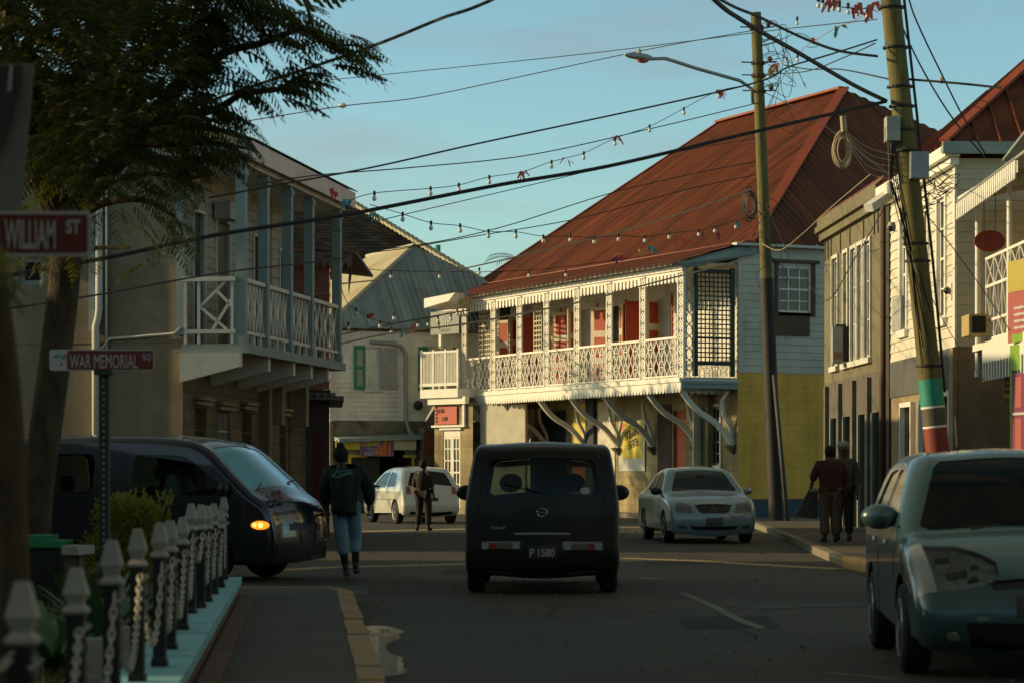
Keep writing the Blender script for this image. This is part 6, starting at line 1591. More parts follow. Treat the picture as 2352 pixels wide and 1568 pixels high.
# interior: seats, headrests, mirror
def seats(root,xs,ys,zt=1.15):
    for x in xs:
        for y in ys:
            mb=MB(); mb.box(x,x+.14,y-.24,y+.24,.5,zt-.18); mb.box(x-.0,x+.5,y-.24,y+.24,.42,.56); mb.ball((x+.07,y,zt),.12,10,6,(.7,1.1,.9)); local(mb,root,'seat',M['black'],True,ang=40)
seats(t,(.7,1.7),(-.36,.36),1.22)
# ---------------------------------------------------------------- pale sedan facing the camera
def W2(x,z): return .86-.24*max(0,(z-.86)/.56)**1.15-.03*max(0,(.45-z)/.3)-.05*max(0,(x-3.6)/.8)**2
px=lambda p,d:(p-CX)/F*d
hd=math.radians(-90+5)
L2=4.4; cx=px(1641,46.2); 
t=thing('car','pale blue-white sedan facing the camera beside the right kerb','car',(cx-math.cos(hd)*L2,46.3-math.sin(hd)*L2,0.0),hd)
prof=[(.15,.20),(.03,.30),(.0,.55),(.05,.95),(.25,1.02),(.75,1.05),(1.35,1.38),(1.6,1.44),(2.1,1.47),(2.6,1.42),(3.20,1.02),(3.40,.95),(3.95,.86),(4.25,.76),(4.36,.62),(4.40,.45),(4.37,.28),(4.30,.19)]
c2=Car(t,prof,W2,.09,.2)
sreg=[('side_window',roundpoly([(1.12,1.02),(1.48,1.36),(1.95,1.39),(1.95,1.0)]),-.01),('side_window',roundpoly([(2.02,1.0),(2.02,1.39),(2.5,1.36),(3.0,1.0)]),-.01)]
f2=[('windscreen',[('f',1.00,-.60),('f',1.00,.60),('f',1.02,.64),('f',1.36,.48),('f',1.385,.44),('f',1.385,-.44),('f',1.36,-.48),('f',1.02,-.64)],-.006),
    ('grille',[('f',.56,-.22),('f',.56,.22),('f',.60,.30),('f',.715,.36),('f',.715,-.36),('f',.60,-.30)],-.012),
    ('headlamp',[('f',.575,.40),('f',.60,.72),('f',.71,.74),('f',.80,.68),('f',.73,.46)],.004),('headlamp',[('f',.575,-.40),('f',.60,-.72),('f',.71,-.74),('f',.80,-.68),('f',.73,-.46)],.004),
    ('air_intake',[('f',.285,-.42),('f',.285,.42),('f',.345,.46),('f',.345,-.46)],-.02),
    ('fog_lamp',[('f',.29,.52),('f',.29,.68),('f',.35,.70),('f',.35,.54)],-.008),('fog_lamp',[('f',.29,-.52),('f',.29,-.68),('f',.35,-.70),('f',.35,-.54)],-.008),
    ('number_plate',[('f',.36,-.165),('f',.36,.165),('f',.49,.165),('f',.49,-.165)],.02)]
smoke=mat('lamp_smoke',(.09,.10,.095),.2,.2,12,coat=1)
assemble(c2,(sreg,c2.side(sreg,[(.85,.30,.35),(3.55,.30,.35)])),(f2,c2.strip(f2)),paint('paint_pale',(.20,.31,.35),.30,.15),'body',
   dict(side_window=CG,windscreen=CG,grille=M['black'],headlamp=smoke,air_intake=M['black'],fog_lamp=smoke,number_plate=mat('plate_blue',(.05,.09,.10),.4,0)))
seam(c2,[(1.98,.35),(1.98,1.0)]); seam(c2,[(3.05,.40),(3.08,.98)]); 
for x in (.85,3.55):
    for y in (.76,-.76): wheel(t,x,y,.30,.19)
mb=MB(); mb.box(.3,4.15,-.62,.62,.18,.5); local(mb,t,'underbody',M['black'])
mirror(t,2.95,.80,1.0,paint('mirror_pale',(.20,.29,.32)),.20,.13); mirror(t,2.95,-.80,1.0,M['black'],.20,.14)
mb=MB(); mb.tube([Vector((4.42,.05*math.cos(a),.64+.035*math.sin(a))) for a in [2*PI*k/16 for k in range(17)]],.006,5); local(mb,t,'emblem',M['metal'],True)
o=scribble('plate_lettering',PTXT,None,(0,0,0),(0,1,0),.26,.08,6,8); 
for v in o.data.vertices: v.co+=o.location; v.co.x+=4.47; v.co.y-=.13; v.co.z+=.385
o.location=(0,0,0); o.parent=t
mb=MB(); mb.ball((2.86,.0,1.29),.08,8,6,(.4,1.4,.5)); local(mb,t,'rear_view_mirror',M['black'])
# ---------------------------------------------------------------- white hatchback heading away at the left
def W3(x,z): return .84-.22*max(0,(z-.9)/.62)**1.3-.03*max(0,(.45-z)/.3)-.04*max(0,(.5-x)/.5)**2
hd=math.radians(90+19)
t=thing('car','cream white hatchback with sunlit flank and shaded tail by the yellow shop','car',(px(992,65.5),65.5,0),hd)
prof=[(.16,.22),(.03,.30),(.0,.50),(.03,.62),(.06,.90),(.12,1.0),(.42,1.40),(.62,1.50),(1.1,1.545),(1.8,1.54),(2.4,1.46),(3.15,1.02),(3.3,.97),(3.75,.85),(3.92,.68),(3.95,.42),(3.88,.22)]
c3=Car(t,prof,W3,.10,.22)
sreg=[('side_window',roundpoly([(.70,1.02),(.95,1.36),(1.55,1.42),(1.55,.98)]),-.01),('side_window',roundpoly([(1.62,.98),(1.62,1.42),(2.25,1.36),(2.95,.98)]),-.01)]
r3=[('rear_window',[('r',1.02,-.60),('r',1.02,.60),('r',1.05,.63),('r',1.38,.48),('r',1.38,-.48),('r',1.05,-.63)],-.006),
    ('tail_lamp',[('r',.80,.58),('r',.80,.72),('r',1.00,.68),('r',1.00,.60)],.012),('tail_lamp',[('r',.80,-.58),('r',.80,-.72),('r',1.00,-.68),('r',1.00,-.60)],.012),
    ('number_plate',[('r',.60,-.17),('r',.60,.17),('r',.70,.17),('r',.70,-.17)],.006),('bumper_strip',[('r',.26,-.6),('r',.26,.6),('r',.34,.6),('r',.34,-.6)],.0)]
assemble(c3,(sreg,c3.side(sreg,[(.72,.31,.37),(3.2,.31,.37)])),(r3,c3.strip(r3)),paint('paint_cream',(.66,.63,.54),.3,.05),'body',dict(side_window=CG,rear_window=CG,tail_lamp=mat('tail_glow',(.35,.02,.02),.2,0,coat=1),number_plate=PLATE,bumper_strip=M['black']))
seam(c3,[(1.585,.35),(1.585,.98)]); seam(c3,[(.5,.66),(3.2,.66)],'side_strip',.012)
for x in (.72,3.2):
    for y in (.75,-.75): wheel(t,x,y,.31,.19)
mb=MB(); mb.box(.3,3.7,-.62,.62,.20,.5); local(mb,t,'underbody',M['black'])
for sg in (1,-1): mirror(t,2.85,sg*.80,1.03,paint('mirror_c',(.5,.48,.42)) if sg>0 else M['black'])
for x in (1.25,2.2):
    for sg in (1,-1): mb=MB(); mb.bar((x,sg*.845,.86),(x+.16,sg*.845,.87),.02,.03); local(mb,t,'door_handle',M['metal'])
# ---------------------------------------------------------------- grey hatchback, right foreground
def W4(x,z): return .835-.22*max(0,(z-.88)/.62)**1.2-.03*max(0,(.45-z)/.3)-.08*max(0,(x-2.9)/.7)**2
L4=3.6; yaw=math.radians(-90-3.8)
fx_,fy_=3.35,15.25
t=thing('car','silver-grey small hatchback with round headlamp at the right foreground edge','car',(fx_-math.cos(yaw)*L4,fy_-math.sin(yaw)*L4,0),yaw)
prof=[(.14,.24),(.03,.32),(.0,.55),(.04,.95),(.14,1.08),(.30,1.38),(.46,1.44),(.9,1.47),(1.6,1.47),(2.02,1.42),(2.68,.96),(2.76,.915),(2.95,.885),(3.25,.80),(3.45,.66),(3.56,.52),(3.6,.40),(3.58,.26),(3.5,.18)]
c4=Car(t,prof,W4,.12,.2,h=.06); c4.wrap=(.565,.86,3.0)
HL=[(2.98,.86),(3.40,.86),(3.6,.52),(3.36,.54),(3.12,.64)]
sreg=[('side_window',roundpoly([(.50,1.0),(.62,1.32),(1.22,1.36),(1.22,.97)]),-.012),('side_window',roundpoly([(1.30,.97),(1.30,1.36),(1.85,1.33),(2.42,.97)]),-.012),('headlamp',HL,.002)]
f4=[('windscreen',[('f',.935,-.62),('f',.935,.62),('f',.965,.68),('f',1.36,.52),('f',1.40,.47),('f',1.40,-.47),('f',1.36,-.52),('f',.965,-.68)],-.006),
    ('grille',[('f',.545,-.30),('f',.545,.30),('f',.60,.34),('f',.60,-.34)],-.015),
    ('air_intake',[('f',.23,-.44),('f',.23,.44),('f',.37,.48),('f',.37,-.48)],-.03),
    ('number_plate',[('f',.40,-.17),('f',.40,.17),('f',.51,.17),('f',.51,-.17)],.012)]
HS=[(.575,.9),(.56,.52),(.585,.34),(.64,.265),(.72,.27),(.785,.36),(.835,.50),(.85,.9)]
HS2=[('f',z,y) for z,y in HS]; HS3=[('f',z,-y) for z,y in HS]
f4+=[('headlamp',HS2,.002),('headlamp',HS3,.002)]
assemble(c4,(sreg,c4.side(sreg,[(.62,.30,.36),(2.92,.30,.36)])),(f4,c4.strip(f4)),mat('paint_silver',(.032,.078,.092),.30,.06,2,metal=.25,coat=.7),'body',dict(side_window=CG,headlamp=glassmat('lens_clear',(.85,.88,.86)),windscreen=glassmat('front_glass',(.10,.11,.10)),grille=M['black'],air_intake=M['black'],number_plate=PLATE))
seats(t,(.75,1.65),(-.36,.36),1.2)
seam(c4,[(1.26,.30),(1.26,.97)]); seam(c4,[(2.5,.62),(2.5,.95)]); seam(c4,[(.5,.97),(2.6,.96)],'window_seal',.014)
for x in (.62,2.92):
    for y in (.74,-.74): wheel(t,x,y,.30,.19)
mb=MB(); mb.box(.3,3.35,-.62,.62,.18,.5); local(mb,t,'underbody',M['black'])
for sg in (1,-1): mirror(t,2.30,sg*.78,1.02,paint('mirror_silver%d'%sg,(.055,.10,.115)),.24,.16,.14)
for x in (1.0,1.9):
    for sg in (1,-1): mb=MB(); mb.bar((x,sg*.845,.84),(x+.16,sg*.845,.85),.022,.03); local(mb,t,'door_handle',M['metal'])
chrome=mat('chrome_trim',(.55,.6,.6),.15,0,metal=1)
for sg in (1,-1):
    pass
RFL=mat('reflector_grey',(.42,.41,.37),.30,.5,18,metal=.3)
_s=c4.strip([('r',HS2,-.035),('r',HS3,-.035)]); c4.wrap=None; _d=c4.side([('r',HL,-.035)],[])
for k in (0,1): emit(c4,_s[k],'reflector',RFL)
for sg in (1,-1):
    if (0,sg) in _d: emit(c4,_d[(0,sg)],'reflector',RFL)
for sg in (1,-1):
    for (z_,y_,rr) in ((.66,.52,.062),(.76,.60,.045),(.62,.42,.034),(.70,.40,.028)):
        tt=c4.T_('f',z_); x_,zz,n_=c4.pt(tt); cc=Vector((x_-.055,sg*y_,zz)); g=MB(); g.lathe(cc,[(.008,.0),(rr*.6,.008),(rr*.95,.035),(rr,.048),(rr*1.1,.048)],16,axis='x'); local(g,t,'reflector_bowl',chrome,True,ang=50)
for sg in (1,-1):
    g=MB(); g.lathe((3.54,sg*.55,.30),[(.055,.0),(.058,.03),(.045,.045),(.01,.05)],18,axis='x'); local(g,t,'fog_lamp',chrome,True,ang=40)
g=MB(); g.box(3.60,3.625,-.40,.40,.375,.388); local(g,t,'chrome_strip',chrome)
g=MB(); g.tube([Vector((3.50,.06*math.cos(a),.62+.045*math.sin(a))) for a in [2*PI*k/16 for k in range(17)]],.007,5); local(g,t,'emblem',chrome,True)
for y in (-.35,.15):
    g=MB(); g.tube([(2.74,y,.955),(2.70,y+.3,.985),(2.66,y+.48,1.01)],.010,4); local(g,t,'wiper',M['black'])
g=MB(); g.tube([(.7,-.2,1.52),(.55,-.2,1.75)],.004,4); local(g,t,'aerial',M['black'])
# ---------------------------------------------------------------- dark blue minibus crossing from the left
def W5(x,z): return .86-.13*max(0,(z-1.0)/.8)**1.3-.02*max(0,(.4-z)/.3)-.05*max(0,(x-4.0)/.6)**2
L5=4.6; yaw=math.radians(-21)
fx_,fy_=-2.62,30.2
t=thing('minibus','dark blue minibus with orange indicator lit, crossing from the left behind the chain fence','minibus',(fx_-math.cos(yaw)*L5,fy_-math.sin(yaw)*L5,0),yaw)
prof=[(.10,.25),(.0,.40),(.02,1.0),(.10,1.62),(.25,1.76),(.6,1.80),(2.6,1.80),(3.2,1.77),(3.60,1.70),(3.96,1.38),(4.24,1.13),(4.31,1.07),(4.50,.95),(4.58,.72),(4.6,.48),(4.57,.25)]
c5=Car(t,prof,W5,.09,.25)
sreg=[('side_window',roundpoly([(.30,1.08),(.32,1.56),(1.05,1.58),(1.05,1.08)]),-.012),('side_window',roundpoly([(1.15,1.08),(1.15,1.58),(2.10,1.58),(2.10,1.08)]),-.012),('door_window',roundpoly([(2.65,1.06),(2.65,1.57),(3.38,1.55),(4.0,1.12),(4.0,1.06)]),-.012)]
f5=[('windscreen',[('f',1.13,-.66),('f',1.13,.66),('f',1.17,.70),('f',1.60,.60),('f',1.64,.55),('f',1.64,-.55),('f',1.60,-.60),('f',1.17,-.70)],-.006),
    ('headlamp',[('f',.60,.45),('f',.60,.74),('f',.74,.74),('f',.76,.50)],.006),('headlamp',[('f',.60,-.45),('f',.60,-.74),('f',.74,-.74),('f',.76,-.50)],.006),
    ('grille',[('f',.62,-.40),('f',.62,.40),('f',.70,.40),('f',.70,-.40)],-.01),('bumper_strip',[('f',.30,-.7),('f',.30,.7),('f',.46,.7),('f',.46,-.7)],.012),
    ('number_plate',[('f',.47,-.17),('f',.47,.17),('f',.57,.17),('f',.57,-.17)],.008)]
tint=glassmat('minibus_glass',(.42,.50,.50))
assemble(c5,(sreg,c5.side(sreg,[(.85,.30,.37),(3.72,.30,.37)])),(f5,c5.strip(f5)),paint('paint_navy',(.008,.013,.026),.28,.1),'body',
  dict(side_window=glassmat('minibus_glass_rear',(.25,.30,.30)),door_window=tint,windscreen=mat('screen_sky_reflection',(.02,.34,.44),.06,.3,1.5,spec=1.0,coat=1),headlamp=smoke,grille=M['black'],bumper_strip=M['black'],number_plate=PLATE))  # windscreen base colour carries the cyan sky reflection
seam(c5,[(2.50,.30),(2.50,1.62)]); seam(c5,[(.3,.9),(2.25,.9)],'side_groove',.01)
for x in (.85,3.72):
    for y in (.76,-.76): wheel(t,x,y,.31,.20,spokes=8)
mb=MB(); mb.box(.3,4.3,-.62,.62,.20,.55); local(mb,t,'underbody',M['black'])
for sg in (1,-1): mirror(t,3.98,sg*.80,1.14,M['black'],.16,.18)
AMB=mat('indicator_lit',(.8,.25,.02),.3,0,emit=(1,.30,.02),estr=1.5); AMB2=mat('indicator_hot',(.9,.5,.1),.3,0,emit=(1,.55,.10),estr=5)
for sg in (-1,1):
    yi=c5.Y(4.43,.68); mb=MB(); mb.ball((4.43,sg*(yi-.01),.70),1,12,8,(.13,.05,.055)); o=local(mb,t,'indicator',AMB if sg<0 else mat('ind_off',(.4,.12,.02),.3,0),True)
    if sg<0: mb=MB(); mb.ball((4.46,sg*(yi+.03),.70),.028,8,6); mb.ball((4.38,sg*(yi+.038),.70),.020,8,6); local(mb,t,'indicator_bulb',AMB2,True,parent=o)
mb=MB()
for k in range(2):
    y=-.55+.75*k; mb=MB(); mb.tube([(4.27,y,1.14),(4.18,y+.25,1.22),(4.16,y+.45,1.24)],.012,4); local(mb,t,'wiper',M['black'])
o=scribble('bonnet_lettering',mat('red_letter',(.35,.06,.06),.5,0),None,(0,0,0),(0,1,0),.62,.13,5,12,th=.03)
for v in o.data.vertices:
    v.co+=o.location; y=v.co.y-.70; z=v.co.z
    v.co=Vector((4.55-.20*z/.13,y,1.00+z*.9))
o.location=(0,0,0); o.parent=t
seats(t,(2.75,),(-.40,.40),1.35); seats(t,(.6,1.4),(-.40,.40),1.2)
VAN=t
# ================================================================= PEOPLE
def skinned(name, joints, edges, radii, root_i, m, parent, sub=2):
    me=bpy.data.meshes.new(name); me.from_pydata([tuple(j) for j in joints],edges,[])
    o=bpy.data.objects.new(name,me); COL.objects.link(o); o.parent=parent; me.materials.append(m)
    md=o.modifiers.new('skin','SKIN'); md.use_smooth_shade=True
    if not me.skin_vertices: 
        bpy.context.view_layer.update()
    if not me.skin_vertices:
        bm=bmesh.new(); bm.from_mesh(me); bm.verts.layers.skin.verify(); bm.to_mesh(me); bm.free()
    for i,sv in enumerate(me.skin_vertices[0].data):
        r=radii[i]; sv.radius=(r,r) if not isinstance(r,tuple) else r
        sv.use_root=(i==root_i)
    sb=o.modifiers.new('sub','SUBSURF'); sb.levels=sub; sb.render_levels=sub
    # bake so that the object is a plain closed mesh
    bpy.context.view_layer.update()
    dg=bpy.context.evaluated_depsgraph_get(); nm=bpy.data.meshes.new_from_object(o.evaluated_get(dg))
    o.modifiers.clear(); o.data=nm
    nm.shade_smooth()
    return o
def person(lab, loc, rz, Hh, pose, outfit, group=None):
    """local frame: +y = facing direction, x right. pose overrides joint positions (metres for a 1.75 m body)"""
    t=thing('person',lab,'person',loc,rz,group)
    k=Hh/1.75; sc=lambda v: Vector(v)*k
    J=dict(pelvis=(0,0,.95),waist=(0,.01,1.08),chest=(0,.0,1.30),neck=(0,0,1.47),chin=(0,.03,1.55),head=(0,.02,1.63),crown=(0,.0,1.715),
      shR=(.17,0,1.41),elR=(.23,-.02,1.13),wrR=(.25,.06,.88),shL=(-.17,0,1.41),elL=(-.23,-.02,1.13),wrL=(-.25,.06,.88),
      hipR=(.09,0,.90),knR=(.10,.03,.50),anR=(.10,-.02,.09),toR=(.12,.16,.04),hipL=(-.09,0,.90),knL=(-.10,.03,.50),anL=(-.10,-.02,.09),toL=(-.12,.16,.04))
    J.update(pose)
    R=dict(pelvis=.125,waist=.115,chest=.135,neck=.058,chin=.07,head=.088,crown=.07,shR=.062,elR=.044,wrR=.030,shL=.062,elL=.044,wrL=.030,hipR=.095,knR=.062,anR=.042,toR=.032,hipL=.095,knL=.062,anL=.042,toL=.032)
    names=list(J); 
    E=[('pelvis','waist'),('waist','chest'),('chest','neck'),('neck','chin'),('chin','head'),('head','crown'),('chest','shR'),('shR','elR'),('elR','wrR'),('chest','shL'),('shL','elL'),('elL','wrL'),('pelvis','hipR'),('hipR','knR'),('knR','anR'),('anR','toR'),('pelvis','hipL'),('hipL','knL'),('knL','anL'),('anL','toL')]
    # hands: palm plus five fingers
    for s_,sg in (('R',1),('L',-1)):
        w=Vector(J['wr'+s_]); e=Vector(J['el'+s_]); d=(w-e).normalized(); side=Vector((0,1,0))-d*d.y; side.normalize(); nrm=d.cross(side)
        J['pm'+s_]=tuple(w+d*.055); R['pm'+s_]=.026; names.append('pm'+s_); E.append(('wr'+s_,'pm'+s_))
        for i,(o_,ln) in enumerate(((.028,.070),(.010,.082),(-.009,.076),(-.027,.060))):
            a=w+d*.085+side*o_; b=a+d*ln*.55+nrm*.006*sg; c=b+d*ln*.45-nrm*.02*sg
            for q,(p_,r_) in enumerate(((a,.0095),(b,.0088),(c,.0075))):
                nm='f%s%d%d'%(s_,i,q); J[nm]=tuple(p_); R[nm]=r_; names.append(nm); E.append((('pm'+s_) if q==0 else 'f%s%d%d'%(s_,i,q-1),nm))
        a=w+d*.04+side*.035; b=a+d*.04+side*.018
        for q,(p_,r_) in enumerate(((a,.011),(b,.0085))):
            nm='th%s%d'%(s_,q); J[nm]=tuple(p_); R[nm]=r_; names.append(nm); E.append((('pm'+s_) if q==0 else 'th%s0'%s_,nm))
    ix={n:i for i,n in enumerate(names)}
    skinned('body',[sc(J[n]) for n in names],[(ix[a],ix[b]) for a,b in E],[R[n]*k for n in names],0,outfit.get('skin',M['skin']),t)
    # face: nose, ears, eyes, mouth
    hd=sc(J['head']); f=MB(); f.ball(hd+Vector((0,.098,-.02))*k,.016*k,8,6,(.8,1,1.5)); 
    local(f,t,'nose',outfit.get('skin',M['skin']),True)
    f=MB(); 
    for sg in (1,-1): f.ball(hd+Vector((sg*.088,.0,-.01))*k,.026*k,8,6,(.4,.8,1.2))
    local(f,t,'ears',outfit.get('skin',M['skin']),True)
    f=MB()
    for sg in (1,-1): f.ball(hd+Vector((sg*.032,.082,.005))*k,.011*k,8,6,(1.2,.6,.7))
    local(f,t,'eyes',M['signwhite'],True)
    f=MB(); f.ball(hd+Vector((0,.082,-.055))*k,.020*k,8,6,(1.3,.4,.3)); local(f,t,'mouth',M['flagred'],True)
    def gar(name,m,seq,edges,rad,root=0,lab=None):
        o=skinned(name,[sc(J[n] if isinstance(n,str) else n) for n in seq],edges,[r*k if not isinstance(r,tuple) else (r[0]*k,r[1]*k) for r in rad],root,m,t); 
        if lab: o['label']=lab
        return o
    for g in outfit['garments']: g(gar,J)
    for e in outfit.get('extras',[]): e(t,J,k)
    return t
def lerp(a,b,f): return tuple(a[i]+(b[i]-a[i])*f for i in range(3))
def top(m,length=.92,loose=1.12,name='jacket',arm=.95,wide=1.25):
    def f(gar,J):
        b=lerp(J['pelvis'],J['waist'],0.); b=(b[0],b[1],length)
        seq=[b,'waist','chest',lerp(J['chest'],J['neck'],.62),'shR','elR',lerp(J['elR'],J['wrR'],arm),'shL','elL',lerp(J['elL'],J['wrL'],arm)]
        gar(name,m,seq,[(0,1),(1,2),(2,3),(2,4),(4,5),(5,6),(2,7),(7,8),(8,9)],[(.150*loose*wide,.130*loose),(.145*loose*wide,.125*loose),(.155*loose*wide,.135*loose),.075,.085*loose,.066*loose,.050*loose,.085*loose,.066*loose,.050*loose],1)
    return f
def legs(m,to=.93,name='trousers',loose=1.15):
    def f(gar,J):
        seq=['pelvis','hipR','knR',lerp(J['knR'],J['anR'],to),'hipL','knL',lerp(J['knL'],J['anL'],to)]
        gar(name,m,seq,[(0,1),(1,2),(2,3),(0,4),(4,5),(5,6)],[(.150,.130),.115*loose,.082*loose,.066*loose,.115*loose,.082*loose,.066*loose],0)
    return f
def shoes(m):
    def f(gar,J):
        for s_ in 'RL':
            a=J['an'+s_]; b=J['to'+s_]; a2=(a[0],a[1]-.03,a[2]-.035); gar('shoe',m,[a2,lerp(a2,b,.5),b],[(0,1),(1,2)],[.055,.05,.042],0)
    return f
def cap(m,name='hair',dz=.03,r=.105,sz=1.0,back=0):
    def f(t,J,k):
        mb=MB(); h=Vector(J['head'])*k; mb.ball(h+Vector((0,-.012,dz))*k,r*k,16,10,(1,1.08,sz)); o=local(mb,t,name,m,True); return o
    return f
def cloth(n,c,v=.2): return mat(n,c,.9,v,6,.2,60)
denim=cloth('denim_pale',(.20,.32,.37)); darkg=cloth('jacket_dark',(.013,.024,.015)); blackc=cloth('black_cloth',(.012,.012,.012))
def logo(t,J,k):
    mb=MB(); c=Vector(J['chest'])*k+Vector((-.02,-.198,.085))*k
    pts=[c+Vector((x,0,z))*k for x,z in ((-.15,-.02),(-.11,.0),(-.075,.05),(-.05,.055),(-.055,.02),(-.02,-.005),(.04,.02),(.10,.035),(.13,.035))]
    mb.tube(pts,.007*k,5); pts=[c+Vector((x,0,z))*k for x,z in ((-.15,-.02),(-.10,-.035),(-.04,-.03),(.03,.0),(.09,.012),(.13,.015))]; mb.tube(pts,.010*k,5)
    mb.bar(c+Vector((-.03,0,.045))*k,c+Vector((.10,0,.055))*k,.008*k,.014*k)
    local(mb,t,'back_print',mat('print_cyan',(.08,.30,.30),.6,0))
def bun(t,J,k):
    mb=MB(); h=Vector(J['head'])*k; mb.ball(h+Vector((0,-.01,.02))*k,.108*k,16,10,(1,1.08,1.1)); mb.ball(h+Vector((0,-.03,.13))*k,.055*k,12,8); local(mb,t,'hair',M['hair'],True)
# walker in the street, back to the camera, striding
P1=gxy(787,1326)
person('person walking away in a dark green jacket with pale swoosh print and torn pale jeans',(P1.x+.02,P1.y,0),.08,1.69,
  dict(hipR=(.11,0,.92),knR=(.15,.16,.53),anR=(.15,.02,.13),toR=(.18,.16,.09),hipL=(-.07,0,.92),knL=(-.03,-.04,.50),anL=(.02,-.14,.12),toL=(.05,.0,.045),
       shR=(.22,0,1.40),elR=(.34,.03,1.15),wrR=(.33,.12,.95),shL=(-.20,0,1.40),elL=(-.26,.02,1.13),wrL=(-.22,.14,.95),waist=(.02,0,1.08),chest=(0,0,1.28),neck=(-.03,0,1.46),chin=(-.04,.03,1.54),head=(-.05,.01,1.61),crown=(-.05,0,1.69)),
  dict(garments=[top(darkg,.88,1.42,wide=1.45),legs(blackc,.9,'leggings',.78),legs(denim,.58,'jeans',1.12),shoes(cloth('shoe_grey',(.10,.10,.10)))],extras=[bun,logo]))
# leg lower part dark leggings
# backpacker in the middle distance
def backpack(t,J,k):
    mb=MB(); mb.ball(Vector((.06,-.22,1.24))*k,1,14,10,(.17*k,.13*k,.25*k)); o=local(mb,t,'backpack',blackc,True)
    g=MB(); 
    for x in (-.09,.12): g.tube([Vector((x,.13,1.20))*k,Vector((x,.10,1.42))*k,Vector((x,-.08,1.46))*k,Vector((x+.02,-.20,1.38))*k],.018*k,5)
    local(g,t,'strap',M['boxgrey'],True,parent=o)
    g=MB(); g.ball(Vector((-.19,.05,.93))*k,1,12,8,(.09*k,.07*k,.16*k)); local(g,t,'red_bag',cloth('bag_red',(.16,.035,.015)),True)
P2=gxy(972,1218)
person('person with black backpack and red bag standing in the road by the white hatchback',(P2.x,P2.y,0),-.35,1.68,
  dict(elL=(-.26,.03,1.14),wrL=(-.20,.12,1.0),hipR=(.10,0,.92),knR=(.13,.02,.50),anR=(.15,-.04,.09),toR=(.17,.12,.04),knL=(-.12,.05,.50),anL=(-.15,-.02,.09),toL=(-.20,.12,.04)),
  dict(garments=[top(cloth('shirt_brown',(.05,.028,.018)),.93,1.05,'shirt',.35,1.12),legs(blackc),shoes(blackc)],extras=[cap(M['hair'],'hair',.02,.108,1.1),backpack]))
# two people on the right pavement
def bag(t,J,k):
    w=Vector(J['wrL'])*k; mb=MB(); mb.prism([w+Vector((-.02,0,-.02)),w+Vector((.13,0,-.05)),w+Vector((.12,0,-.55)),w+Vector((-.28,0,-.50))],(0,.10,0)); o=local(mb,t,'carrier_bag',cloth('bag_dark',(.05,.05,.045)))
    g=MB(); g.box(w.x-.02,w.x+.10,w.y-.02,w.y-.002,w.z-.06,w.z+.0); local(g,t,'yellow_tag',M['kerb_yellow'],parent=o)
person('person in a dark red shirt and brown trousers on the right pavement, back turned',(5.66,43.0,.12),.05,1.72,
  dict(elL=(-.30,.02,1.18),wrL=(-.34,.08,.98),shL=(-.21,0,1.40),shR=(.21,0,1.40),elR=(.27,-.02,1.13)),
  dict(garments=[top(cloth('shirt_red',(.050,.013,.010)),.93,1.22,'shirt',.4,1.22),legs(cloth('trouser_brown',(.085,.058,.036)),.95,'trousers',1.3),shoes(blackc)],extras=[cap(M['hair'],'hair',.015,.104,1.08),bag]))
def whitecap(t,J,k):
    h=Vector(J['head'])*k; mb=MB(); mb.ball(h+Vector((0,0,.05))*k,.115*k,16,10,(1,1.1,.8)); mb.tube([h+Vector((-.07,.11,.05)),h+Vector((0,.17,.04)),h+Vector((.07,.11,.05))],.012*k,5); local(mb,t,'cap',cloth('cap_white',(.26,.26,.28)),True)
person('person in a white cap and grey top beside the dark red shirt on the pavement',(6.02,43.9,.12),PI-.3,1.80,
  {},dict(garments=[top(cloth('top_grey',(.07,.07,.065)),.9,1.2,'top',.6,1.1),legs(blackc),shoes(blackc)],extras=[whitecap]))
# minibus driver behind the open door window
ddr=VAN.matrix_world if False else None
yaw=VAN.rotation_euler.z; off=Vector((3.05*math.cos(yaw)+.36*math.sin(yaw),3.05*math.sin(yaw)-.36*math.cos(yaw),0))
person('minibus driver in a pale shirt sitting behind the door window',(VAN.location.x+off.x,VAN.location.y+off.y,.30),yaw-PI/2,1.62,
  dict(pelvis=(0,-.05,.55),waist=(0,-.06,.68),chest=(0,-.03,.92),neck=(0,0,1.10),chin=(0,.03,1.18),head=(0,.03,1.26),crown=(0,.01,1.34),shR=(.18,0,1.03),elR=(.22,.14,.80),wrR=(.16,.36,.86),shL=(-.18,0,1.03),elL=(-.22,.14,.80),wrL=(-.16,.36,.86),
       hipR=(.09,0,.52),knR=(.12,.40,.55),anR=(.12,.52,.20),toR=(.12,.66,.16),hipL=(-.09,0,.52),knL=(-.12,.40,.55),anL=(-.12,.52,.20),toL=(-.12,.66,.16)),
  dict(garments=[top(cloth('shirt_pale',(.62,.66,.66)),.55,1.15,'shirt',.2,1.1),legs(blackc)],extras=[cap(M['hair'],'hair',.02,.106,1.05)]))
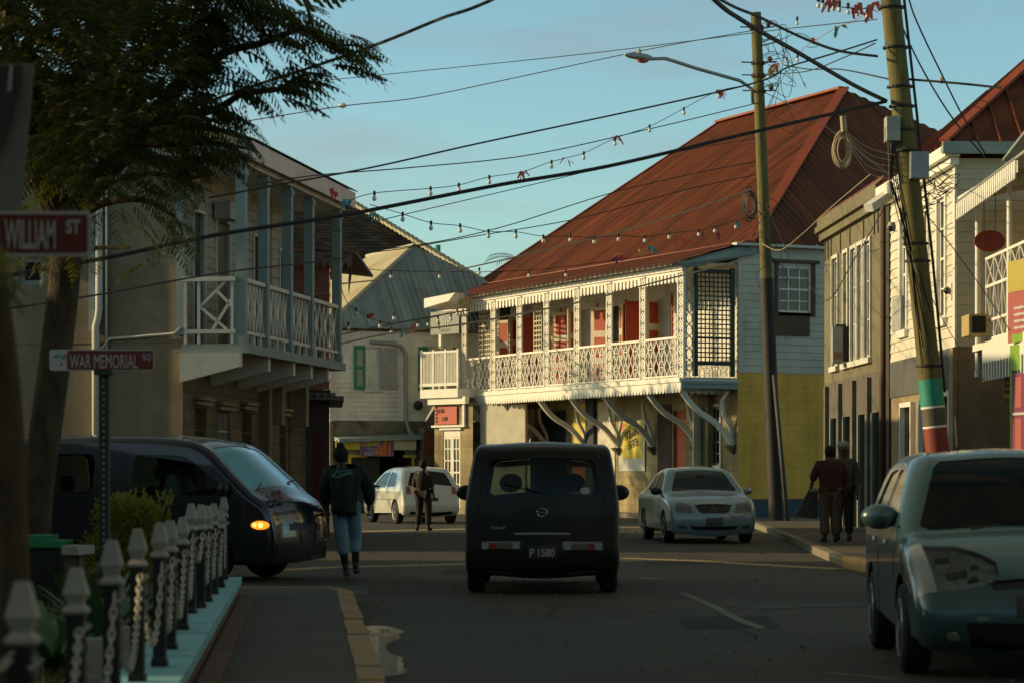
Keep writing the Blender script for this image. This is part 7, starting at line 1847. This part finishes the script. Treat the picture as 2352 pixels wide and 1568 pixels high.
# ================================================================= CHAIN FENCE
PX=[(52,1335,6.7),(175,1303,8.7),(257,1239,9.8),(316,1214,11.7),(367,1199,12.7),(391,1194,13.9),(419,1186,15.6),(439,1155,17.4),(461,1157,18.1),(476,1160,19.1),(491,1155,20.4),(506,1169,21.7),(514,1140,23.2)]
FX=lambda y:-1.73-.087*(y-13.1)
names=['nearest of the row, at the bottom left corner','second from the camera','third from the camera','fourth from the camera','fifth from the camera','sixth from the camera','seventh from the camera','eighth from the camera','ninth from the camera','tenth from the camera','eleventh from the camera','last but one, beside the minibus','last at the far end of the cyan plinth']
posts=[]
proto=None
for i,(x,y,d) in enumerate(PX):
    c=Vector((px(x,d),d,.30)); zt=H-(y-HY)*d/F; hgt=zt-.30
    lab='black chain fence post with white finial, '+names[i]
    if proto is None:
        t=thing('fence_post',lab,'fence post',tuple(c),group='chain fence posts with white finials')
        mb=MB(); mb.lathe((0,0,0),[(.058,0),(.058,.03),(.045,.05),(.045,.53),(.05,.535)],4,rot=PI/4); local(mb,t,'post_shaft',M['postblack'])
        g=MB(); g.lathe((0,0,.536),[(.060,0),(.064,.012),(.036,.035),(.050,.060),(.060,.075),(.055,.09),(.030,.165),(.026,.172)],4,rot=PI/4); local(g,t,'finial',M['whitepaint'])
        g=MB(); g.tube([(0.03,-.02,.50),(.06,-.05,.49),(.03,-.06,.47)],.008,5); local(g,t,'chain_eye',M['chain'])
        proto=t; 
    else: t=dup(proto,tuple(c),0,lab)
    t.scale=(1,1,hgt/.708)
    posts.append((c,zt))
def chainmesh(a,b,sag):
    L_=(b-a).length; n=max(14,int(L_*1.15/.036)); mb=MB()
    pts=[a+(b-a)*(k/n)+Vector((0,0,-sag*4*(k/n)*(1-k/n))) for k in range(n+1)]
    for k in range(n):
        p=(pts[k]+pts[k+1])/2; d=(pts[k+1]-pts[k]); ln=d.length*.78; d.normalize(); s_=d.cross(Vector((1,0,.01))).normalized(); 
        if k%2: s_=s_.cross(d)
        ring=[p+d*ln*math.cos(q)+s_*.012*math.sin(q) for q in [2*PI*j/8 for j in range(9)]]; mb.tube(ring,.0052,4,cap=False)
    return mb
for i in range(len(posts)-1):
    a,za=posts[i]; b,zb=posts[i+1]; A=Vector((a.x+.02,a.y+.02,za-.22)); B=Vector((b.x+.02,b.y-.05,zb-.22)); s_=.38 if (B-A).length>.9 else .2
    o=chainmesh(A,B,s_).build('fence_chain',M['chain']); tag(o,'white chain sagging from the fence post '+names[i].split(',')[0]+' to the next one','chain','chains of the fence')
a,za=posts[0]; o=chainmesh(Vector((a.x-.9,a.y-1.6,za-.25)),Vector((a.x-.02,a.y-.03,za-.2)),.25).build('fence_chain',M['chain']); tag(o,'white chain leaving the frame from the nearest fence post','chain','chains of the fence')
# plinth: cyan painted top, brown side
t=thing('fence_plinth','low plinth under the chain fence, cyan painted top and brown side','plinth',(FX(14),14,.12))
mb=MB(); y=2.0; r=random.Random(2)
while y<23.8:
    y2=min(y+.95,23.85); xa,xb=FX(y),FX(y2-.015); dz=r.uniform(-.006,.008)
    mb.prism([(xa,y,.24),(xb,y2-.015,.24),(xb-.34,y2-.015,.24),(xa-.34,y,.24)],(0,0,.065+dz)); y=y2
mb.build('painted_cap',M['cyan'],t)
mb=MB(); mb.prism([(FX(2)-.02,2,.10),(FX(23.8)-.02,23.8,.10),(FX(23.8)-.32,23.8,.10),(FX(2)-.32,2,.10)],(0,0,.14)); mb.build('side',M['brownwall'],t)
mb=MB(); mb.prism([(FX(2)+.14,2,.10),(FX(23.8)+.12,23.8,.10),(FX(23.8)-.0,23.8,.10),(FX(2)-.0,2,.10)],(0,0,.05)); mb.build('footing',M['brownwall'],t)
# ================================================================= STREET NAME SIGNS
c=at(240,850,19.0)
t=thing('street_sign','War Memorial Square street name sign on a perforated dark green post','street sign',(c.x,19.0,.2))
mb=MB(); mb.box(c.x-.038,c.x+.038,18.962,19.038,.2,at(1,850,19).z); mb.build('post_shaft',M['darkgreen'],t)
z=.4
while z<2.1: mb=MB(); mb.lathe((c.x,18.960,z),[(.009,-.002),(.009,.001)],8,axis='y'); z+=.05; mb.build('post_hole',M['boxgrey'],t)
x0=at(117,1,19).x; x1=at(357,1,19).x; z0=at(1,851,19).z; z1=at(1,803,19).z
def rblade(x0,x1,z0,z1,y,th,r=.02):
    p=[]; 
    for (cx_,cz_,a0) in ((x1-r,z1-r,0),(x0+r,z1-r,PI/2),(x0+r,z0+r,PI),(x1-r,z0+r,1.5*PI)):
        for k in range(4): a=a0+PI/2*k/3; p.append(Vector((cx_+r*math.cos(a),y,cz_+r*math.sin(a))))
    mb=MB(); mb.prism(p,(0,th,0)); return mb
b=rblade(x0,x1,z0,z1,18.935,.006).build('blade',M['signwhite'],t)
xs=at(158,1,19).x
rblade(xs,x1-.008,z0+.008,z1-.008,18.931,.003,.012).build('red_field',M['signred'],t)
text_mesh('lettering','WAR MEMORIAL',.155,M['signwhite'],t,(at(164,1,19).x,18.929,at(1,845.5,19).z),(1,0,0),(0,0,1),squeeze=(320-164)*19/F,ext=.0008)
text_mesh('lettering','SQ',.070,M['signwhite'],t,(at(331,1,19).x,18.929,at(1,827,19).z),(1,0,0),(0,0,1),squeeze=19*19/F,ext=.0008)
for (px_,py_,w_,h_,mm) in ((128,818,10,5,'purple'),(137,815,12,6,'cyan2'),(146,820,9,9,'lime'),(150,815,7,4,'bunting_red'),(141,836,5,6,'brownflag')):
    g=MB(); cc=at(px_,py_,18.928); g.ball(cc,1,8,6,(w_*19/F/2,.001,h_*19/F/2)); g.build('emblem',M[mm],t)
g=MB(); g.box(c.x-.07,c.x+.07,18.92,19.05,z0-.03,z0+.008); g.build('clamp',M['darkgreen'],t)
# near William St blade
d=11.0; x0=at(-60,1,d).x; x1=at(209,1,d).x; z0=at(1,589,d).z; z1=at(1,485,d).z
t=thing('street_sign','blurred William Street name sign, red-brown with white border, top left','street sign',(x0-.05,d+.05,.2))
rblade(x0-.25,x1,z0,z1,d,.006,.02).build('blade',M['signwhite'],t)
rblade(x0-.23,x1-.016,z0+.016,z1-.016,d-.004,.003,.012).build('red_field',M['signred'],t)
text_mesh('lettering','WILLIAM',.185,M['signwhite'],t,(at(11,1,d).x,d-.006,at(1,571,d).z),(1,0,0),(0,0,1),squeeze=(128-11)*d/F,ext=.0008,bold=.004)
text_mesh('lettering','ST',.085,M['signwhite'],t,(at(152,1,d).x,d-.006,at(1,536,d).z),(1,0,0),(0,0,1),squeeze=33*d/F,ext=.0008,bold=.003)
g=MB(); g.box(x0-.35,x0-.27,d+.02,d+.10,.2,z1+.9); g.build('post_shaft',M['darkgreen'],t)
g=MB(); g.box(x0-.36,x0-.20,d+.0061,d+.03,z0+.05,z0+.10); g.build('clamp',M['darkgreen'],t)
# grey board above it
t=thing('sign_board','out of focus grey board seen edge-on above the William Street sign','sign',(at(-80,1,10.5).x,10.6,2.2))
A=[at(-160,150,10.5),at(78,146,10.5),at(70,240,10.5),at(47,482,10.5),at(-160,482,10.5)]
g=MB(); g.prism(A,(0,.01,0)); g.build('board',mat('board_grey',(.20,.185,.165),.8,.08,2),t)
g=MB(); g.prism([at(-20,150,10.47),at(52,150,10.47),at(48,200,10.47),at(10,330,10.47),at(-20,380,10.47)],(0,.006,0)); g.build('painted_shadow',mat('board_shadow',(.05,.048,.04),.8,.08,2),t)  # diagonal shadow on the board put in as a dark sheet
g=MB(); g.prism([at(22,150,10.46),at(30,150,10.46),at(26,210,10.46),at(16,210,10.46)],(0,.004,0)); g.build('pale_marking',M['board'] if 'board' in M else M['boxgrey'],t)
g=MB(); g.tube([(at(-120,1,10.56).x,10.57,.2),(at(-120,1,10.56).x,10.57,3.1)],.03,8); g.build('post_shaft',M['darkgreen'],t)
# ================================================================= PLANTS
def leafcloud(mb,c,R,n,size,r,up=.5,surface=.6):
    for k in range(n):
        d=Vector((r.gauss(0,1),r.gauss(0,1),r.gauss(0,1))).normalized(); q=surface+(1-surface)*r.random()
        lump=1+.18*math.sin(5*d.x+3*d.z)+.12*math.sin(9*d.y+4*d.x)
        p=Vector(c)+Vector((d.x*R[0],d.y*R[1],d.z*R[2]))*q*lump
        a=(d+Vector((r.uniform(-.8,.8),r.uniform(-.8,.8),r.uniform(-.3,.9+up)))).normalized()*size*r.uniform(.6,1.3); s_=a.cross(Vector((r.random(),r.random(),.3))).normalized()*size*.32
        mb.quad(p,p+a*.5+s_,p+a,p+a*.5-s_)
r=random.Random(21)
c=at(305,1200,21)
t=thing('golden_bush','golden leaved rounded bush behind the chain fence','bush',(c.x,c.y,.2))
mb=MB(); 
for (dx,dz,RX_,RZ_) in ((0,-.1,.34,.30),(-.16,-.28,.30,.30),(.18,-.25,.26,.30),(-.05,.08,.24,.16),(.12,.04,.2,.14)): leafcloud(mb,c+Vector((dx,r.uniform(-.1,.1),dz)),(RX_,.3,RZ_),1500,.036,r)
for k in range(26):
    b=c+Vector((r.uniform(-.3,.34),r.uniform(-.2,.2),r.uniform(.02,.18))); tip=b+Vector((r.uniform(-.05,.05),0,r.uniform(.06,.14)))
    for j in range(9): p=b+(tip-b)*j/8; a=Vector((r.uniform(-.03,.03),r.uniform(-.02,.02),.02)); s_=a.cross(Vector((0,1,.2))).normalized()*.009; mb.quad(p,p+a*.5+s_,p+a,p+a*.5-s_)
mb.build('foliage',M['leaf2'],t,recalc=False)
mb=MB(); 
for k in range(7): mb.tube([(c.x,c.y,.2),(c.x+r.uniform(-.2,.2),c.y,.7),(c.x+r.uniform(-.35,.35),c.y+r.uniform(-.2,.2),1.05)],.012,5)
mb.build('stem',M['bark'],t)
def bladeplant(px_,d,R,n,lab,nm='agave_plant',zb=.2,h=1.0):
    c=Vector((px(px_,d),d,zb)); t=thing(nm,lab,'plant',tuple(c)); mb=MB()
    for k in range(n):
        az=2*PI*k/n*2.4+r.uniform(-.2,.2); el=r.uniform(.5,1.35); d_=Vector((math.cos(az)*math.cos(el),math.sin(az)*math.cos(el),math.sin(el))); p=c.copy(); L_=R*r.uniform(.75,1.15); m_=7; w=.035
        prev=None
        for j in range(m_+1):
            s_=d_.cross(Vector((0,0,1))).normalized()*w*math.sin(PI*(j+1.2)/(m_+2.3)); cur=(p-s_,p+Vector((0,0,-.008)),p+s_)
            if prev: mb.quad(prev[0],prev[1],cur[1],cur[0]); mb.quad(prev[1],prev[2],cur[2],cur[1])
            prev=cur; p=p+d_*(L_/m_); d_=(d_+Vector((0,0,-.13))).normalized()
    mb.build('leaves',M['leaf3'],t,recalc=False)
bladeplant(232,15.2,.55,34,'strappy green plant behind the third fence post')
bladeplant(285,16.3,.45,26,'strappy green plant just right of the sign post')
bladeplant(175,17.5,.5,26,'strappy green plant left of the sign post near the stone slab')
bladeplant(330,17.8,.4,22,'small strappy plant behind the fourth fence post')
bladeplant(120,13.5,.45,26,'strappy green plant beside the bottom left tree trunk')
t=thing('planter_box','green lidded box in the planted square at the left','box',(px(103,20.5),20.5,.2)); x0=px(62,20.5); x1=px(147,20.5)
mb=MB(); mb.box(x0,x1,20.3,20.8,.2,.70); mb.build('box',M['postblack'],t); mb=MB(); mb.box(x0-.02,x1+.02,20.27,20.83,.70,.755); mb.box(x0+.02,x1-.1,20.4,20.8,.756,.80); mb.build('lid',M['green'],t)
t=thing('stone_slab','pale stone slab on a low pier between the green box and the bush','slab',(px(178,19.8),19.8,.2)); mb=MB(); mb.prism([(px(146,19.8),19.7,.66),(px(188,19.8),19.6,.66),(px(212,19.9),20.0,.66),(px(160,19.9),20.1,.66)],(0,0,.07)); mb.build('slab_top',M['boxgrey'],t)
mb=MB(); mb.box(px(155,19.9),px(190,19.9),19.75,19.98,.2,.659); mb.build('pier',M['darkstone'],t)
for (px_,d_,w_,h_,lab) in ((217,12.8,.07,.20,'pale stone block low behind the second fence post'),(278,14.6,.07,.15,'pale stone block low behind the third fence chain')):
    t=thing('stone_block',lab,'stone',(px(px_,d_),d_,.2)); mb=MB(); mb.box(px(px_,d_)-w_,px(px_,d_)+w_,d_-.06,d_+.06,.2,.2+h_); mb.box(px(px_,d_)-w_*.8,px(px_,d_)+w_*.8,d_-.05,d_+.05,.2+h_,.24+h_); mb.build('block',M['boxgrey'],t)
# low ground cover
mb=MB()
for k in range(2600):
    y=r.uniform(7,22); x=FX(y)-.5-r.random()**1.3*3.2; p=Vector((x,y,.2)); a=Vector((r.uniform(-.05,.05),r.uniform(-.05,.05),r.uniform(.05,.16))); s_=Vector((r.uniform(-.02,.02),r.uniform(-.02,.02),0)); mb.quad(p-s_,p+s_,p+a)
o=mb.build('ground_cover',M['leaf'],recalc=False); tag(o,'low green weeds covering the soil behind the fence','ground cover',kind='stuff')
# ================================================================= TREES
def frond(mb,p,d,L_,r,w=.12,droop=.10,step=13):
    """one feathery pinnate frond: a thin stalk with pairs of narrow leaflets"""
    d=d.normalized(); q=p.copy(); prev=None; n=step
    for j in range(n):
        f=(j+1)/n; nx=q+d*(L_/n); d=(d+Vector((0,0,-droop*.35))).normalized()
        side=d.cross(Vector((0,0,1)))
        if side.length<.1: side=Vector((1,0,0))
        side.normalize(); ww=w*math.sin(PI*min(1,.18+.80*f))*r.uniform(.8,1.15); lw=L_/n*.62
        mb.quad(q-side*.004,q+side*.004,nx+side*.003,nx-side*.003)
        if j>1:
            for sg in (1,-1):
                tip=q+side*sg*ww+d*ww*.55+Vector((0,0,-ww*r.uniform(.15,.7))); b0=q; 
                mb.quad(b0,b0+d*lw+side*sg*ww*.25,tip+d*lw*.4,tip-d*lw*.35)
        q=nx
def inside(x,y,poly): return inpoly(x,y,poly)
crown=[(-40,-60),(600,-60),(700,-5),(762,30),(800,60),(872,96),(866,125),(850,160),(800,120),(765,170),(730,180),(745,220),(700,225),(655,205),(600,215),(545,190),(560,240),(620,320),(590,335),(540,330),(588,355),(560,372),(520,352),(470,380),(470,440),(440,500),(445,565),(400,585),(360,575),(330,540),(300,520),(330,590),(350,615),(300,620),(250,600),(230,640),(160,640),(60,620),(0,590),(-40,600)]
gaps=[(560,130,60),(520,190,40),(300,370,25),(255,355,18),(640,130,40),(700,130,40),(760,100,25),(400,330,24),(500,250,26),(40,60,20),(310,450,45),(420,470,22),(240,520,40),(560,300,35),(480,300,22),(90,560,30),(660,80,16),(600,60,18),(275,440,30),(355,380,26),(60,520,40),(330,560,40),(200,330,14),(460,330,22),(130,90,16),(620,180,22),(580,50,20),(250,600,40)]
t=thing('flame_tree','large feathery leaved tree overhanging the top left of the street','tree',(at(60,1300,24).x,24,.2))
TD=24.0
def limb(pts,r0,r1,name='branch'):
    p=[at(x,y,d) for x,y,d in pts]; c_=through(p,5); n=len(c_); mb=MB(); mb.tube(c_,[r0+(r1-r0)*k/(n-1) for k in range(n)],9); return mb
trunk=limb([(78,1360,24),(84,1150,24),(103,1000,24),(130,800,24),(148,640,24),(150,560,24),(142,500,24)],.165,.15)
trunk.build('trunk',M['bark'],t,smooth=True)
BR=[([(145,560,24),(170,500,24),(215,430,24),(300,330,23.7),(380,235,23.4),(460,130,23),(520,60,22.8)],.16,.05),
    ([(140,540,24),(110,430,24.3),(120,300,24.5),(180,180,24.5),(260,60,24.5),(300,-40,24.5)],.14,.06),
    ([(260,380,23.8),(300,260,24),(330,150,24.2),(420,20,24.4)],.09,.03),
    ([(340,290,23.5),(430,265,23.2),(500,250,23),(560,215,22.6),(640,205,22.4),(700,170,22.3),(745,175,22.3)],.05,.010),
    ([(430,180,23.2),(520,120,22.9),(600,100,22.6),(690,70,22.4),(760,100,22.3),(830,105,22.2)],.05,.008),
    ([(690,-20,22.4),(710,30,22.3),(725,75,22.3),(770,98,22.2)],.02,.01),
    ([(110,460,24.2),(60,380,24.5),(20,250,24.8),(-20,150,25)],.10,.04),
    ([(150,530,23.9),(230,470,23.5),(330,460,23),(400,500,22.8),(420,540,22.7)],.05,.01),
    ([(145,580,23.9),(220,570,23.3),(300,570,23)],.04,.008),
    ([(300,330,23.7),(400,330,23.2),(500,330,22.9),(580,345,22.7)],.05,.008),
    ([(200,430,23.8),(330,400,23.2),(430,410,22.9),(480,400,22.8)],.04,.008)]
brp=[]
for pts,a,b in BR:
    m_=limb(pts,a,b); m_.build('branch',M['bark'],t,smooth=True); brp+=[at(x,y,d) for x,y,d in pts]
mb=MB(); r=random.Random(4); n=0; tries=0
ctr=(250,300)
while n<1950 and tries<60000:
    tries+=1
    x=r.uniform(-60,880); y=r.uniform(-90,640)
    if not inpoly(x,y,crown): continue
    if any((x-gx)**2+(y-gy)**2<(g*r.uniform(.7,1.1))**2 for gx,gy,g in gaps): continue
    edge = x>540 or y>430
    if x>620 and r.random()>.62: continue
    elif x>500 and r.random()>.85: continue
    elif y>430 and r.random()>.22: continue
    elif y>360 and x<420 and r.random()>.5: continue
    elif r.random()>.80: continue
    d=r.uniform(21.4,26.6) if x<450 else r.uniform(21.8,23.4)
    p=at(x,y,d); 
    out=Vector(((x-ctr[0])/300., r.uniform(-.8,.8), -(y-ctr[1])/500.+.2)); 
    if x>500: out=Vector((1,r.uniform(-.7,.7),r.uniform(-.35,.25)))
    if out.length<.3: out=Vector((r.uniform(-1,1),r.uniform(-1,1),.2))
    L_=r.uniform(.45,.78) if x>500 else r.uniform(.35,.65)
    # keep tips inside the outline: start back along the direction
    p=p-out.normalized()*L_*.6
    frond(mb,p,out,L_,r,.10,r.uniform(.10,.55),12); n+=1
for (x0_,y0_,x1_,y1_) in ((770,95,866,168),(790,78,882,112),(700,75,800,98),(640,60,752,62),(745,165,690,228),(712,172,765,178),(640,205,700,226),(560,285,622,338),(520,250,560,300),(470,330,592,352),(500,345,575,372),(430,470,445,560),(400,520,380,590),(350,560,352,612),(600,20,690,30),(820,100,862,128),(735,100,850,150),(585,215,640,180),(440,380,485,420),(340,600,260,650),(470,400,440,500),(540,200,600,215),(690,10,760,35),(380,500,460,540)):
    for j in range(2):
        a=at(x0_,y0_,22.2+.3*j); b=at(x1_,y1_+8*j,22.1+.3*j); frond(mb,a,b-a+Vector((0,0,.12)),(b-a).length*1.05,r,.075,.16,15)
mb.build('crown',M['leaf'],t,recalc=False)
# rest of the same crown, above and left of the frame (casts the shade, seen from elsewhere)
mb=MB()
for k in range(900):
    az=r.uniform(0,2*PI); rr=5.2*math.sqrt(r.random()); p=Vector((-7.0+rr*math.cos(az)*1.0,24.5+rr*math.sin(az)*.8,7.0+r.uniform(-.7,1.6)-rr*.15))
    if p.x>-2.2: continue
    sx_=CX+F*p.x/p.y; sy_=HY-F*(p.z-H)/p.y
    if 0<sx_<2352 and sy_>0: continue
    o_=Vector((math.cos(az),math.sin(az),r.uniform(-.3,.3))); 
    frond(mb,p,o_,r.uniform(.7,1.1),r,.26,r.uniform(.1,.4),9)
mb.build('crown',M['leaf'],t,recalc=False)
mb=MB(); 
for k in range(8): 
    az=2*PI*k/8; a=at(150,520,24); mb.tube([a,a+Vector((-.8+.4*math.cos(az),.5*math.sin(az),1.8)),Vector((-7+3.6*math.cos(az),24.5+3*math.sin(az),7.0))],[.10,.07,.03],6)
mb.build('branch',M['bark'],t)
# nearer trunk at the left edge
t=thing('street_tree','slender tree trunk with hanging leaves at the extreme left edge','tree',(at(25,1500,9).x,9,.2))
pts=[(38,1900,9),(34,1568,9),(30,1300,9),(22,1050,9),(8,850,9),(-10,700,9),(-30,560,9),(-60,300,9),(-120,-200,9)]
limb(pts,.066,.050).build('trunk',M['bark'],t,smooth=True)
mb=MB(); a=at(8,850,9); 
for (x,y,rr) in ((4,1100,.035),(30,1190,.03),(40,1350,.03)): mb.ball(at(x,y,8.97),rr,8,6)
mb.build('knot',M['bark'],t,smooth=True)
mb=MB(); 
for k in range(46):
    p=at(r.uniform(-60,15),r.uniform(560,680),9+r.uniform(-.3,.3)); frond(mb,p,Vector((r.uniform(.0,1),r.uniform(-.5,.5),r.uniform(-.8,-.1))),r.uniform(.10,.16),r,.035,.3,11)
for k in range(500):
    az=r.uniform(0,2*PI); rr=2.0*math.sqrt(r.random()); p=Vector((-2.6+rr*math.cos(az),9+rr*math.sin(az),4.6+r.uniform(-.4,.9)))
    sx_=CX+F*p.x/p.y; sy_=HY-F*(p.z-H)/p.y
    if -40<sx_<2400 and sy_>-60: continue
    frond(mb,p,Vector((math.cos(az),math.sin(az),r.uniform(-.3,.3))),.55,r,.16,.3,9)
mb.build('crown',M['leaf'],t,recalc=False)
# ================================================================= UNSEEN BUILDINGS (added outside the frame to shade the junction and darken car reflections)
def blocker_house(x0,x1,y0,y1,h,lab,hr=1.6):
    t=thing('town_house',lab,'house',((x0+x1)/2,(y0+y1)/2,0)); fr=Frame((x1,y0),(0,1),1); fr.n=Vector((1,0))  # each town_house is added out of view for shade and dark reflections
    holes=[]; y=1.2
    while y<y1-y0-2: holes.append((y,y+1.0,1.0,2.5)); holes.append((y,y+1.0,4.2,5.7)); y+=2.8
    mb=MB(); wall(mb,fr,0,y1-y0,0,h,holes); mb.box(x0,x0+.2,y0,y1,0,h); mb.box(x0+.2,x1-.01,y0,y0+.2,0,h); mb.box(x0+.2,x1-.01,y1-.2,y1,0,h); mb.build('wall',M['plaster'],t)
    for hl in holes: window(t,fr,hl,2,3,M['white_old'],M['glass'])
    xm=(x0+x1)/2; mb=MB(); mb.quad((x0-.3,y0-.3,h),(x1+.3,y0-.3,h),(x1+.3,y1+.3,h),(x0-.3,y1+.3,h)); mb.quad((x0-.3,y0-.3,h),(xm,y0+3,h+hr),(xm,y1-3,h+hr),(x0-.3,y1+.3,h)); mb.quad((x1+.3,y0-.3,h),(xm,y0+3,h+hr),(xm,y1-3,h+hr),(x1+.3,y1+.3,h)); mb.quad((x0-.3,y0-.3,h),(x1+.3,y0-.3,h),(xm,y0+3,h+hr)); mb.quad((x0-.3,y1+.3,h),(x1+.3,y1+.3,h),(xm,y1-3,h+hr)); mb.build('roof',M['redroof'],t)
blocker_house(-27,-17,-2,13,6.6,'unseen town house added left of the camera to shade the street')
blocker_house(-27,-17,-40,-4,7.5,'unseen long house added behind the camera on the left to darken reflections')
blocker_house(13,23,-40,-5,8.0,'unseen long house added behind the camera on the right to darken reflections')
blocker_house(14,24,-3,24,7.2,'unseen town house added right of the camera to darken reflections')
blocker_house(-16,12,-52,-42,9.0,'unseen wide house added across the street behind the camera to darken reflections')
def shadetree(x,y,h,R,lab):
    t=thing('shade_tree',lab,'tree',(x,y,0)); r=random.Random(int(x*7+y)); mb=MB(); mb.tube([(x,y,0),(x+.2,y,h*.3),(x,y+.2,h*.6)],[.35,.28,.2],9); 
    for k in range(7): az=2*PI*k/7; mb.tube([(x+.1,y,h*.45),(x+R*.4*math.cos(az),y+R*.4*math.sin(az),h*.7),(x+R*.8*math.cos(az),y+R*.8*math.sin(az),h*.8)],[.14,.09,.03],6)
    mb.build('trunk',M['bark'],t); mb=MB()
    for k in range(16):
        az=2*PI*k/16*2.6; rr=R*.75*math.sqrt((k+.5)/16); leafcloud(mb,(x+rr*math.cos(az),y+rr*math.sin(az),h*.78+r.uniform(-.8,1)),(R*.38,R*.38,1.3),420,.34,r,surface=.3)
    mb.build('crown',M['leaf'],t,recalc=False)
shadetree(-10,-12,9,6,'unseen broad tree added behind the camera on the left to cut skylight')  # trees added behind the camera to cut skylight and darken reflections
shadetree(6,-14,10,7,'unseen broad tree added behind the camera on the right to cut skylight')
shadetree(-5,-26,10,7,'unseen broad tree added far behind the camera to cut skylight')

blocker_house(-27,-17,14.5,33,6.8,'unseen town house added left of the square to shade the junction')
blocker_house(-47,-37,34,41,13,'unseen tall house added along the left side street to shade the road')  # added out of view to keep sun off the middle of the road
shadetree(-17,75,10.4,4,'shade tree in the side street, farther of two')
shadetree(-19,70,9.8,4.3,'shade tree in the side street, nearer of two')
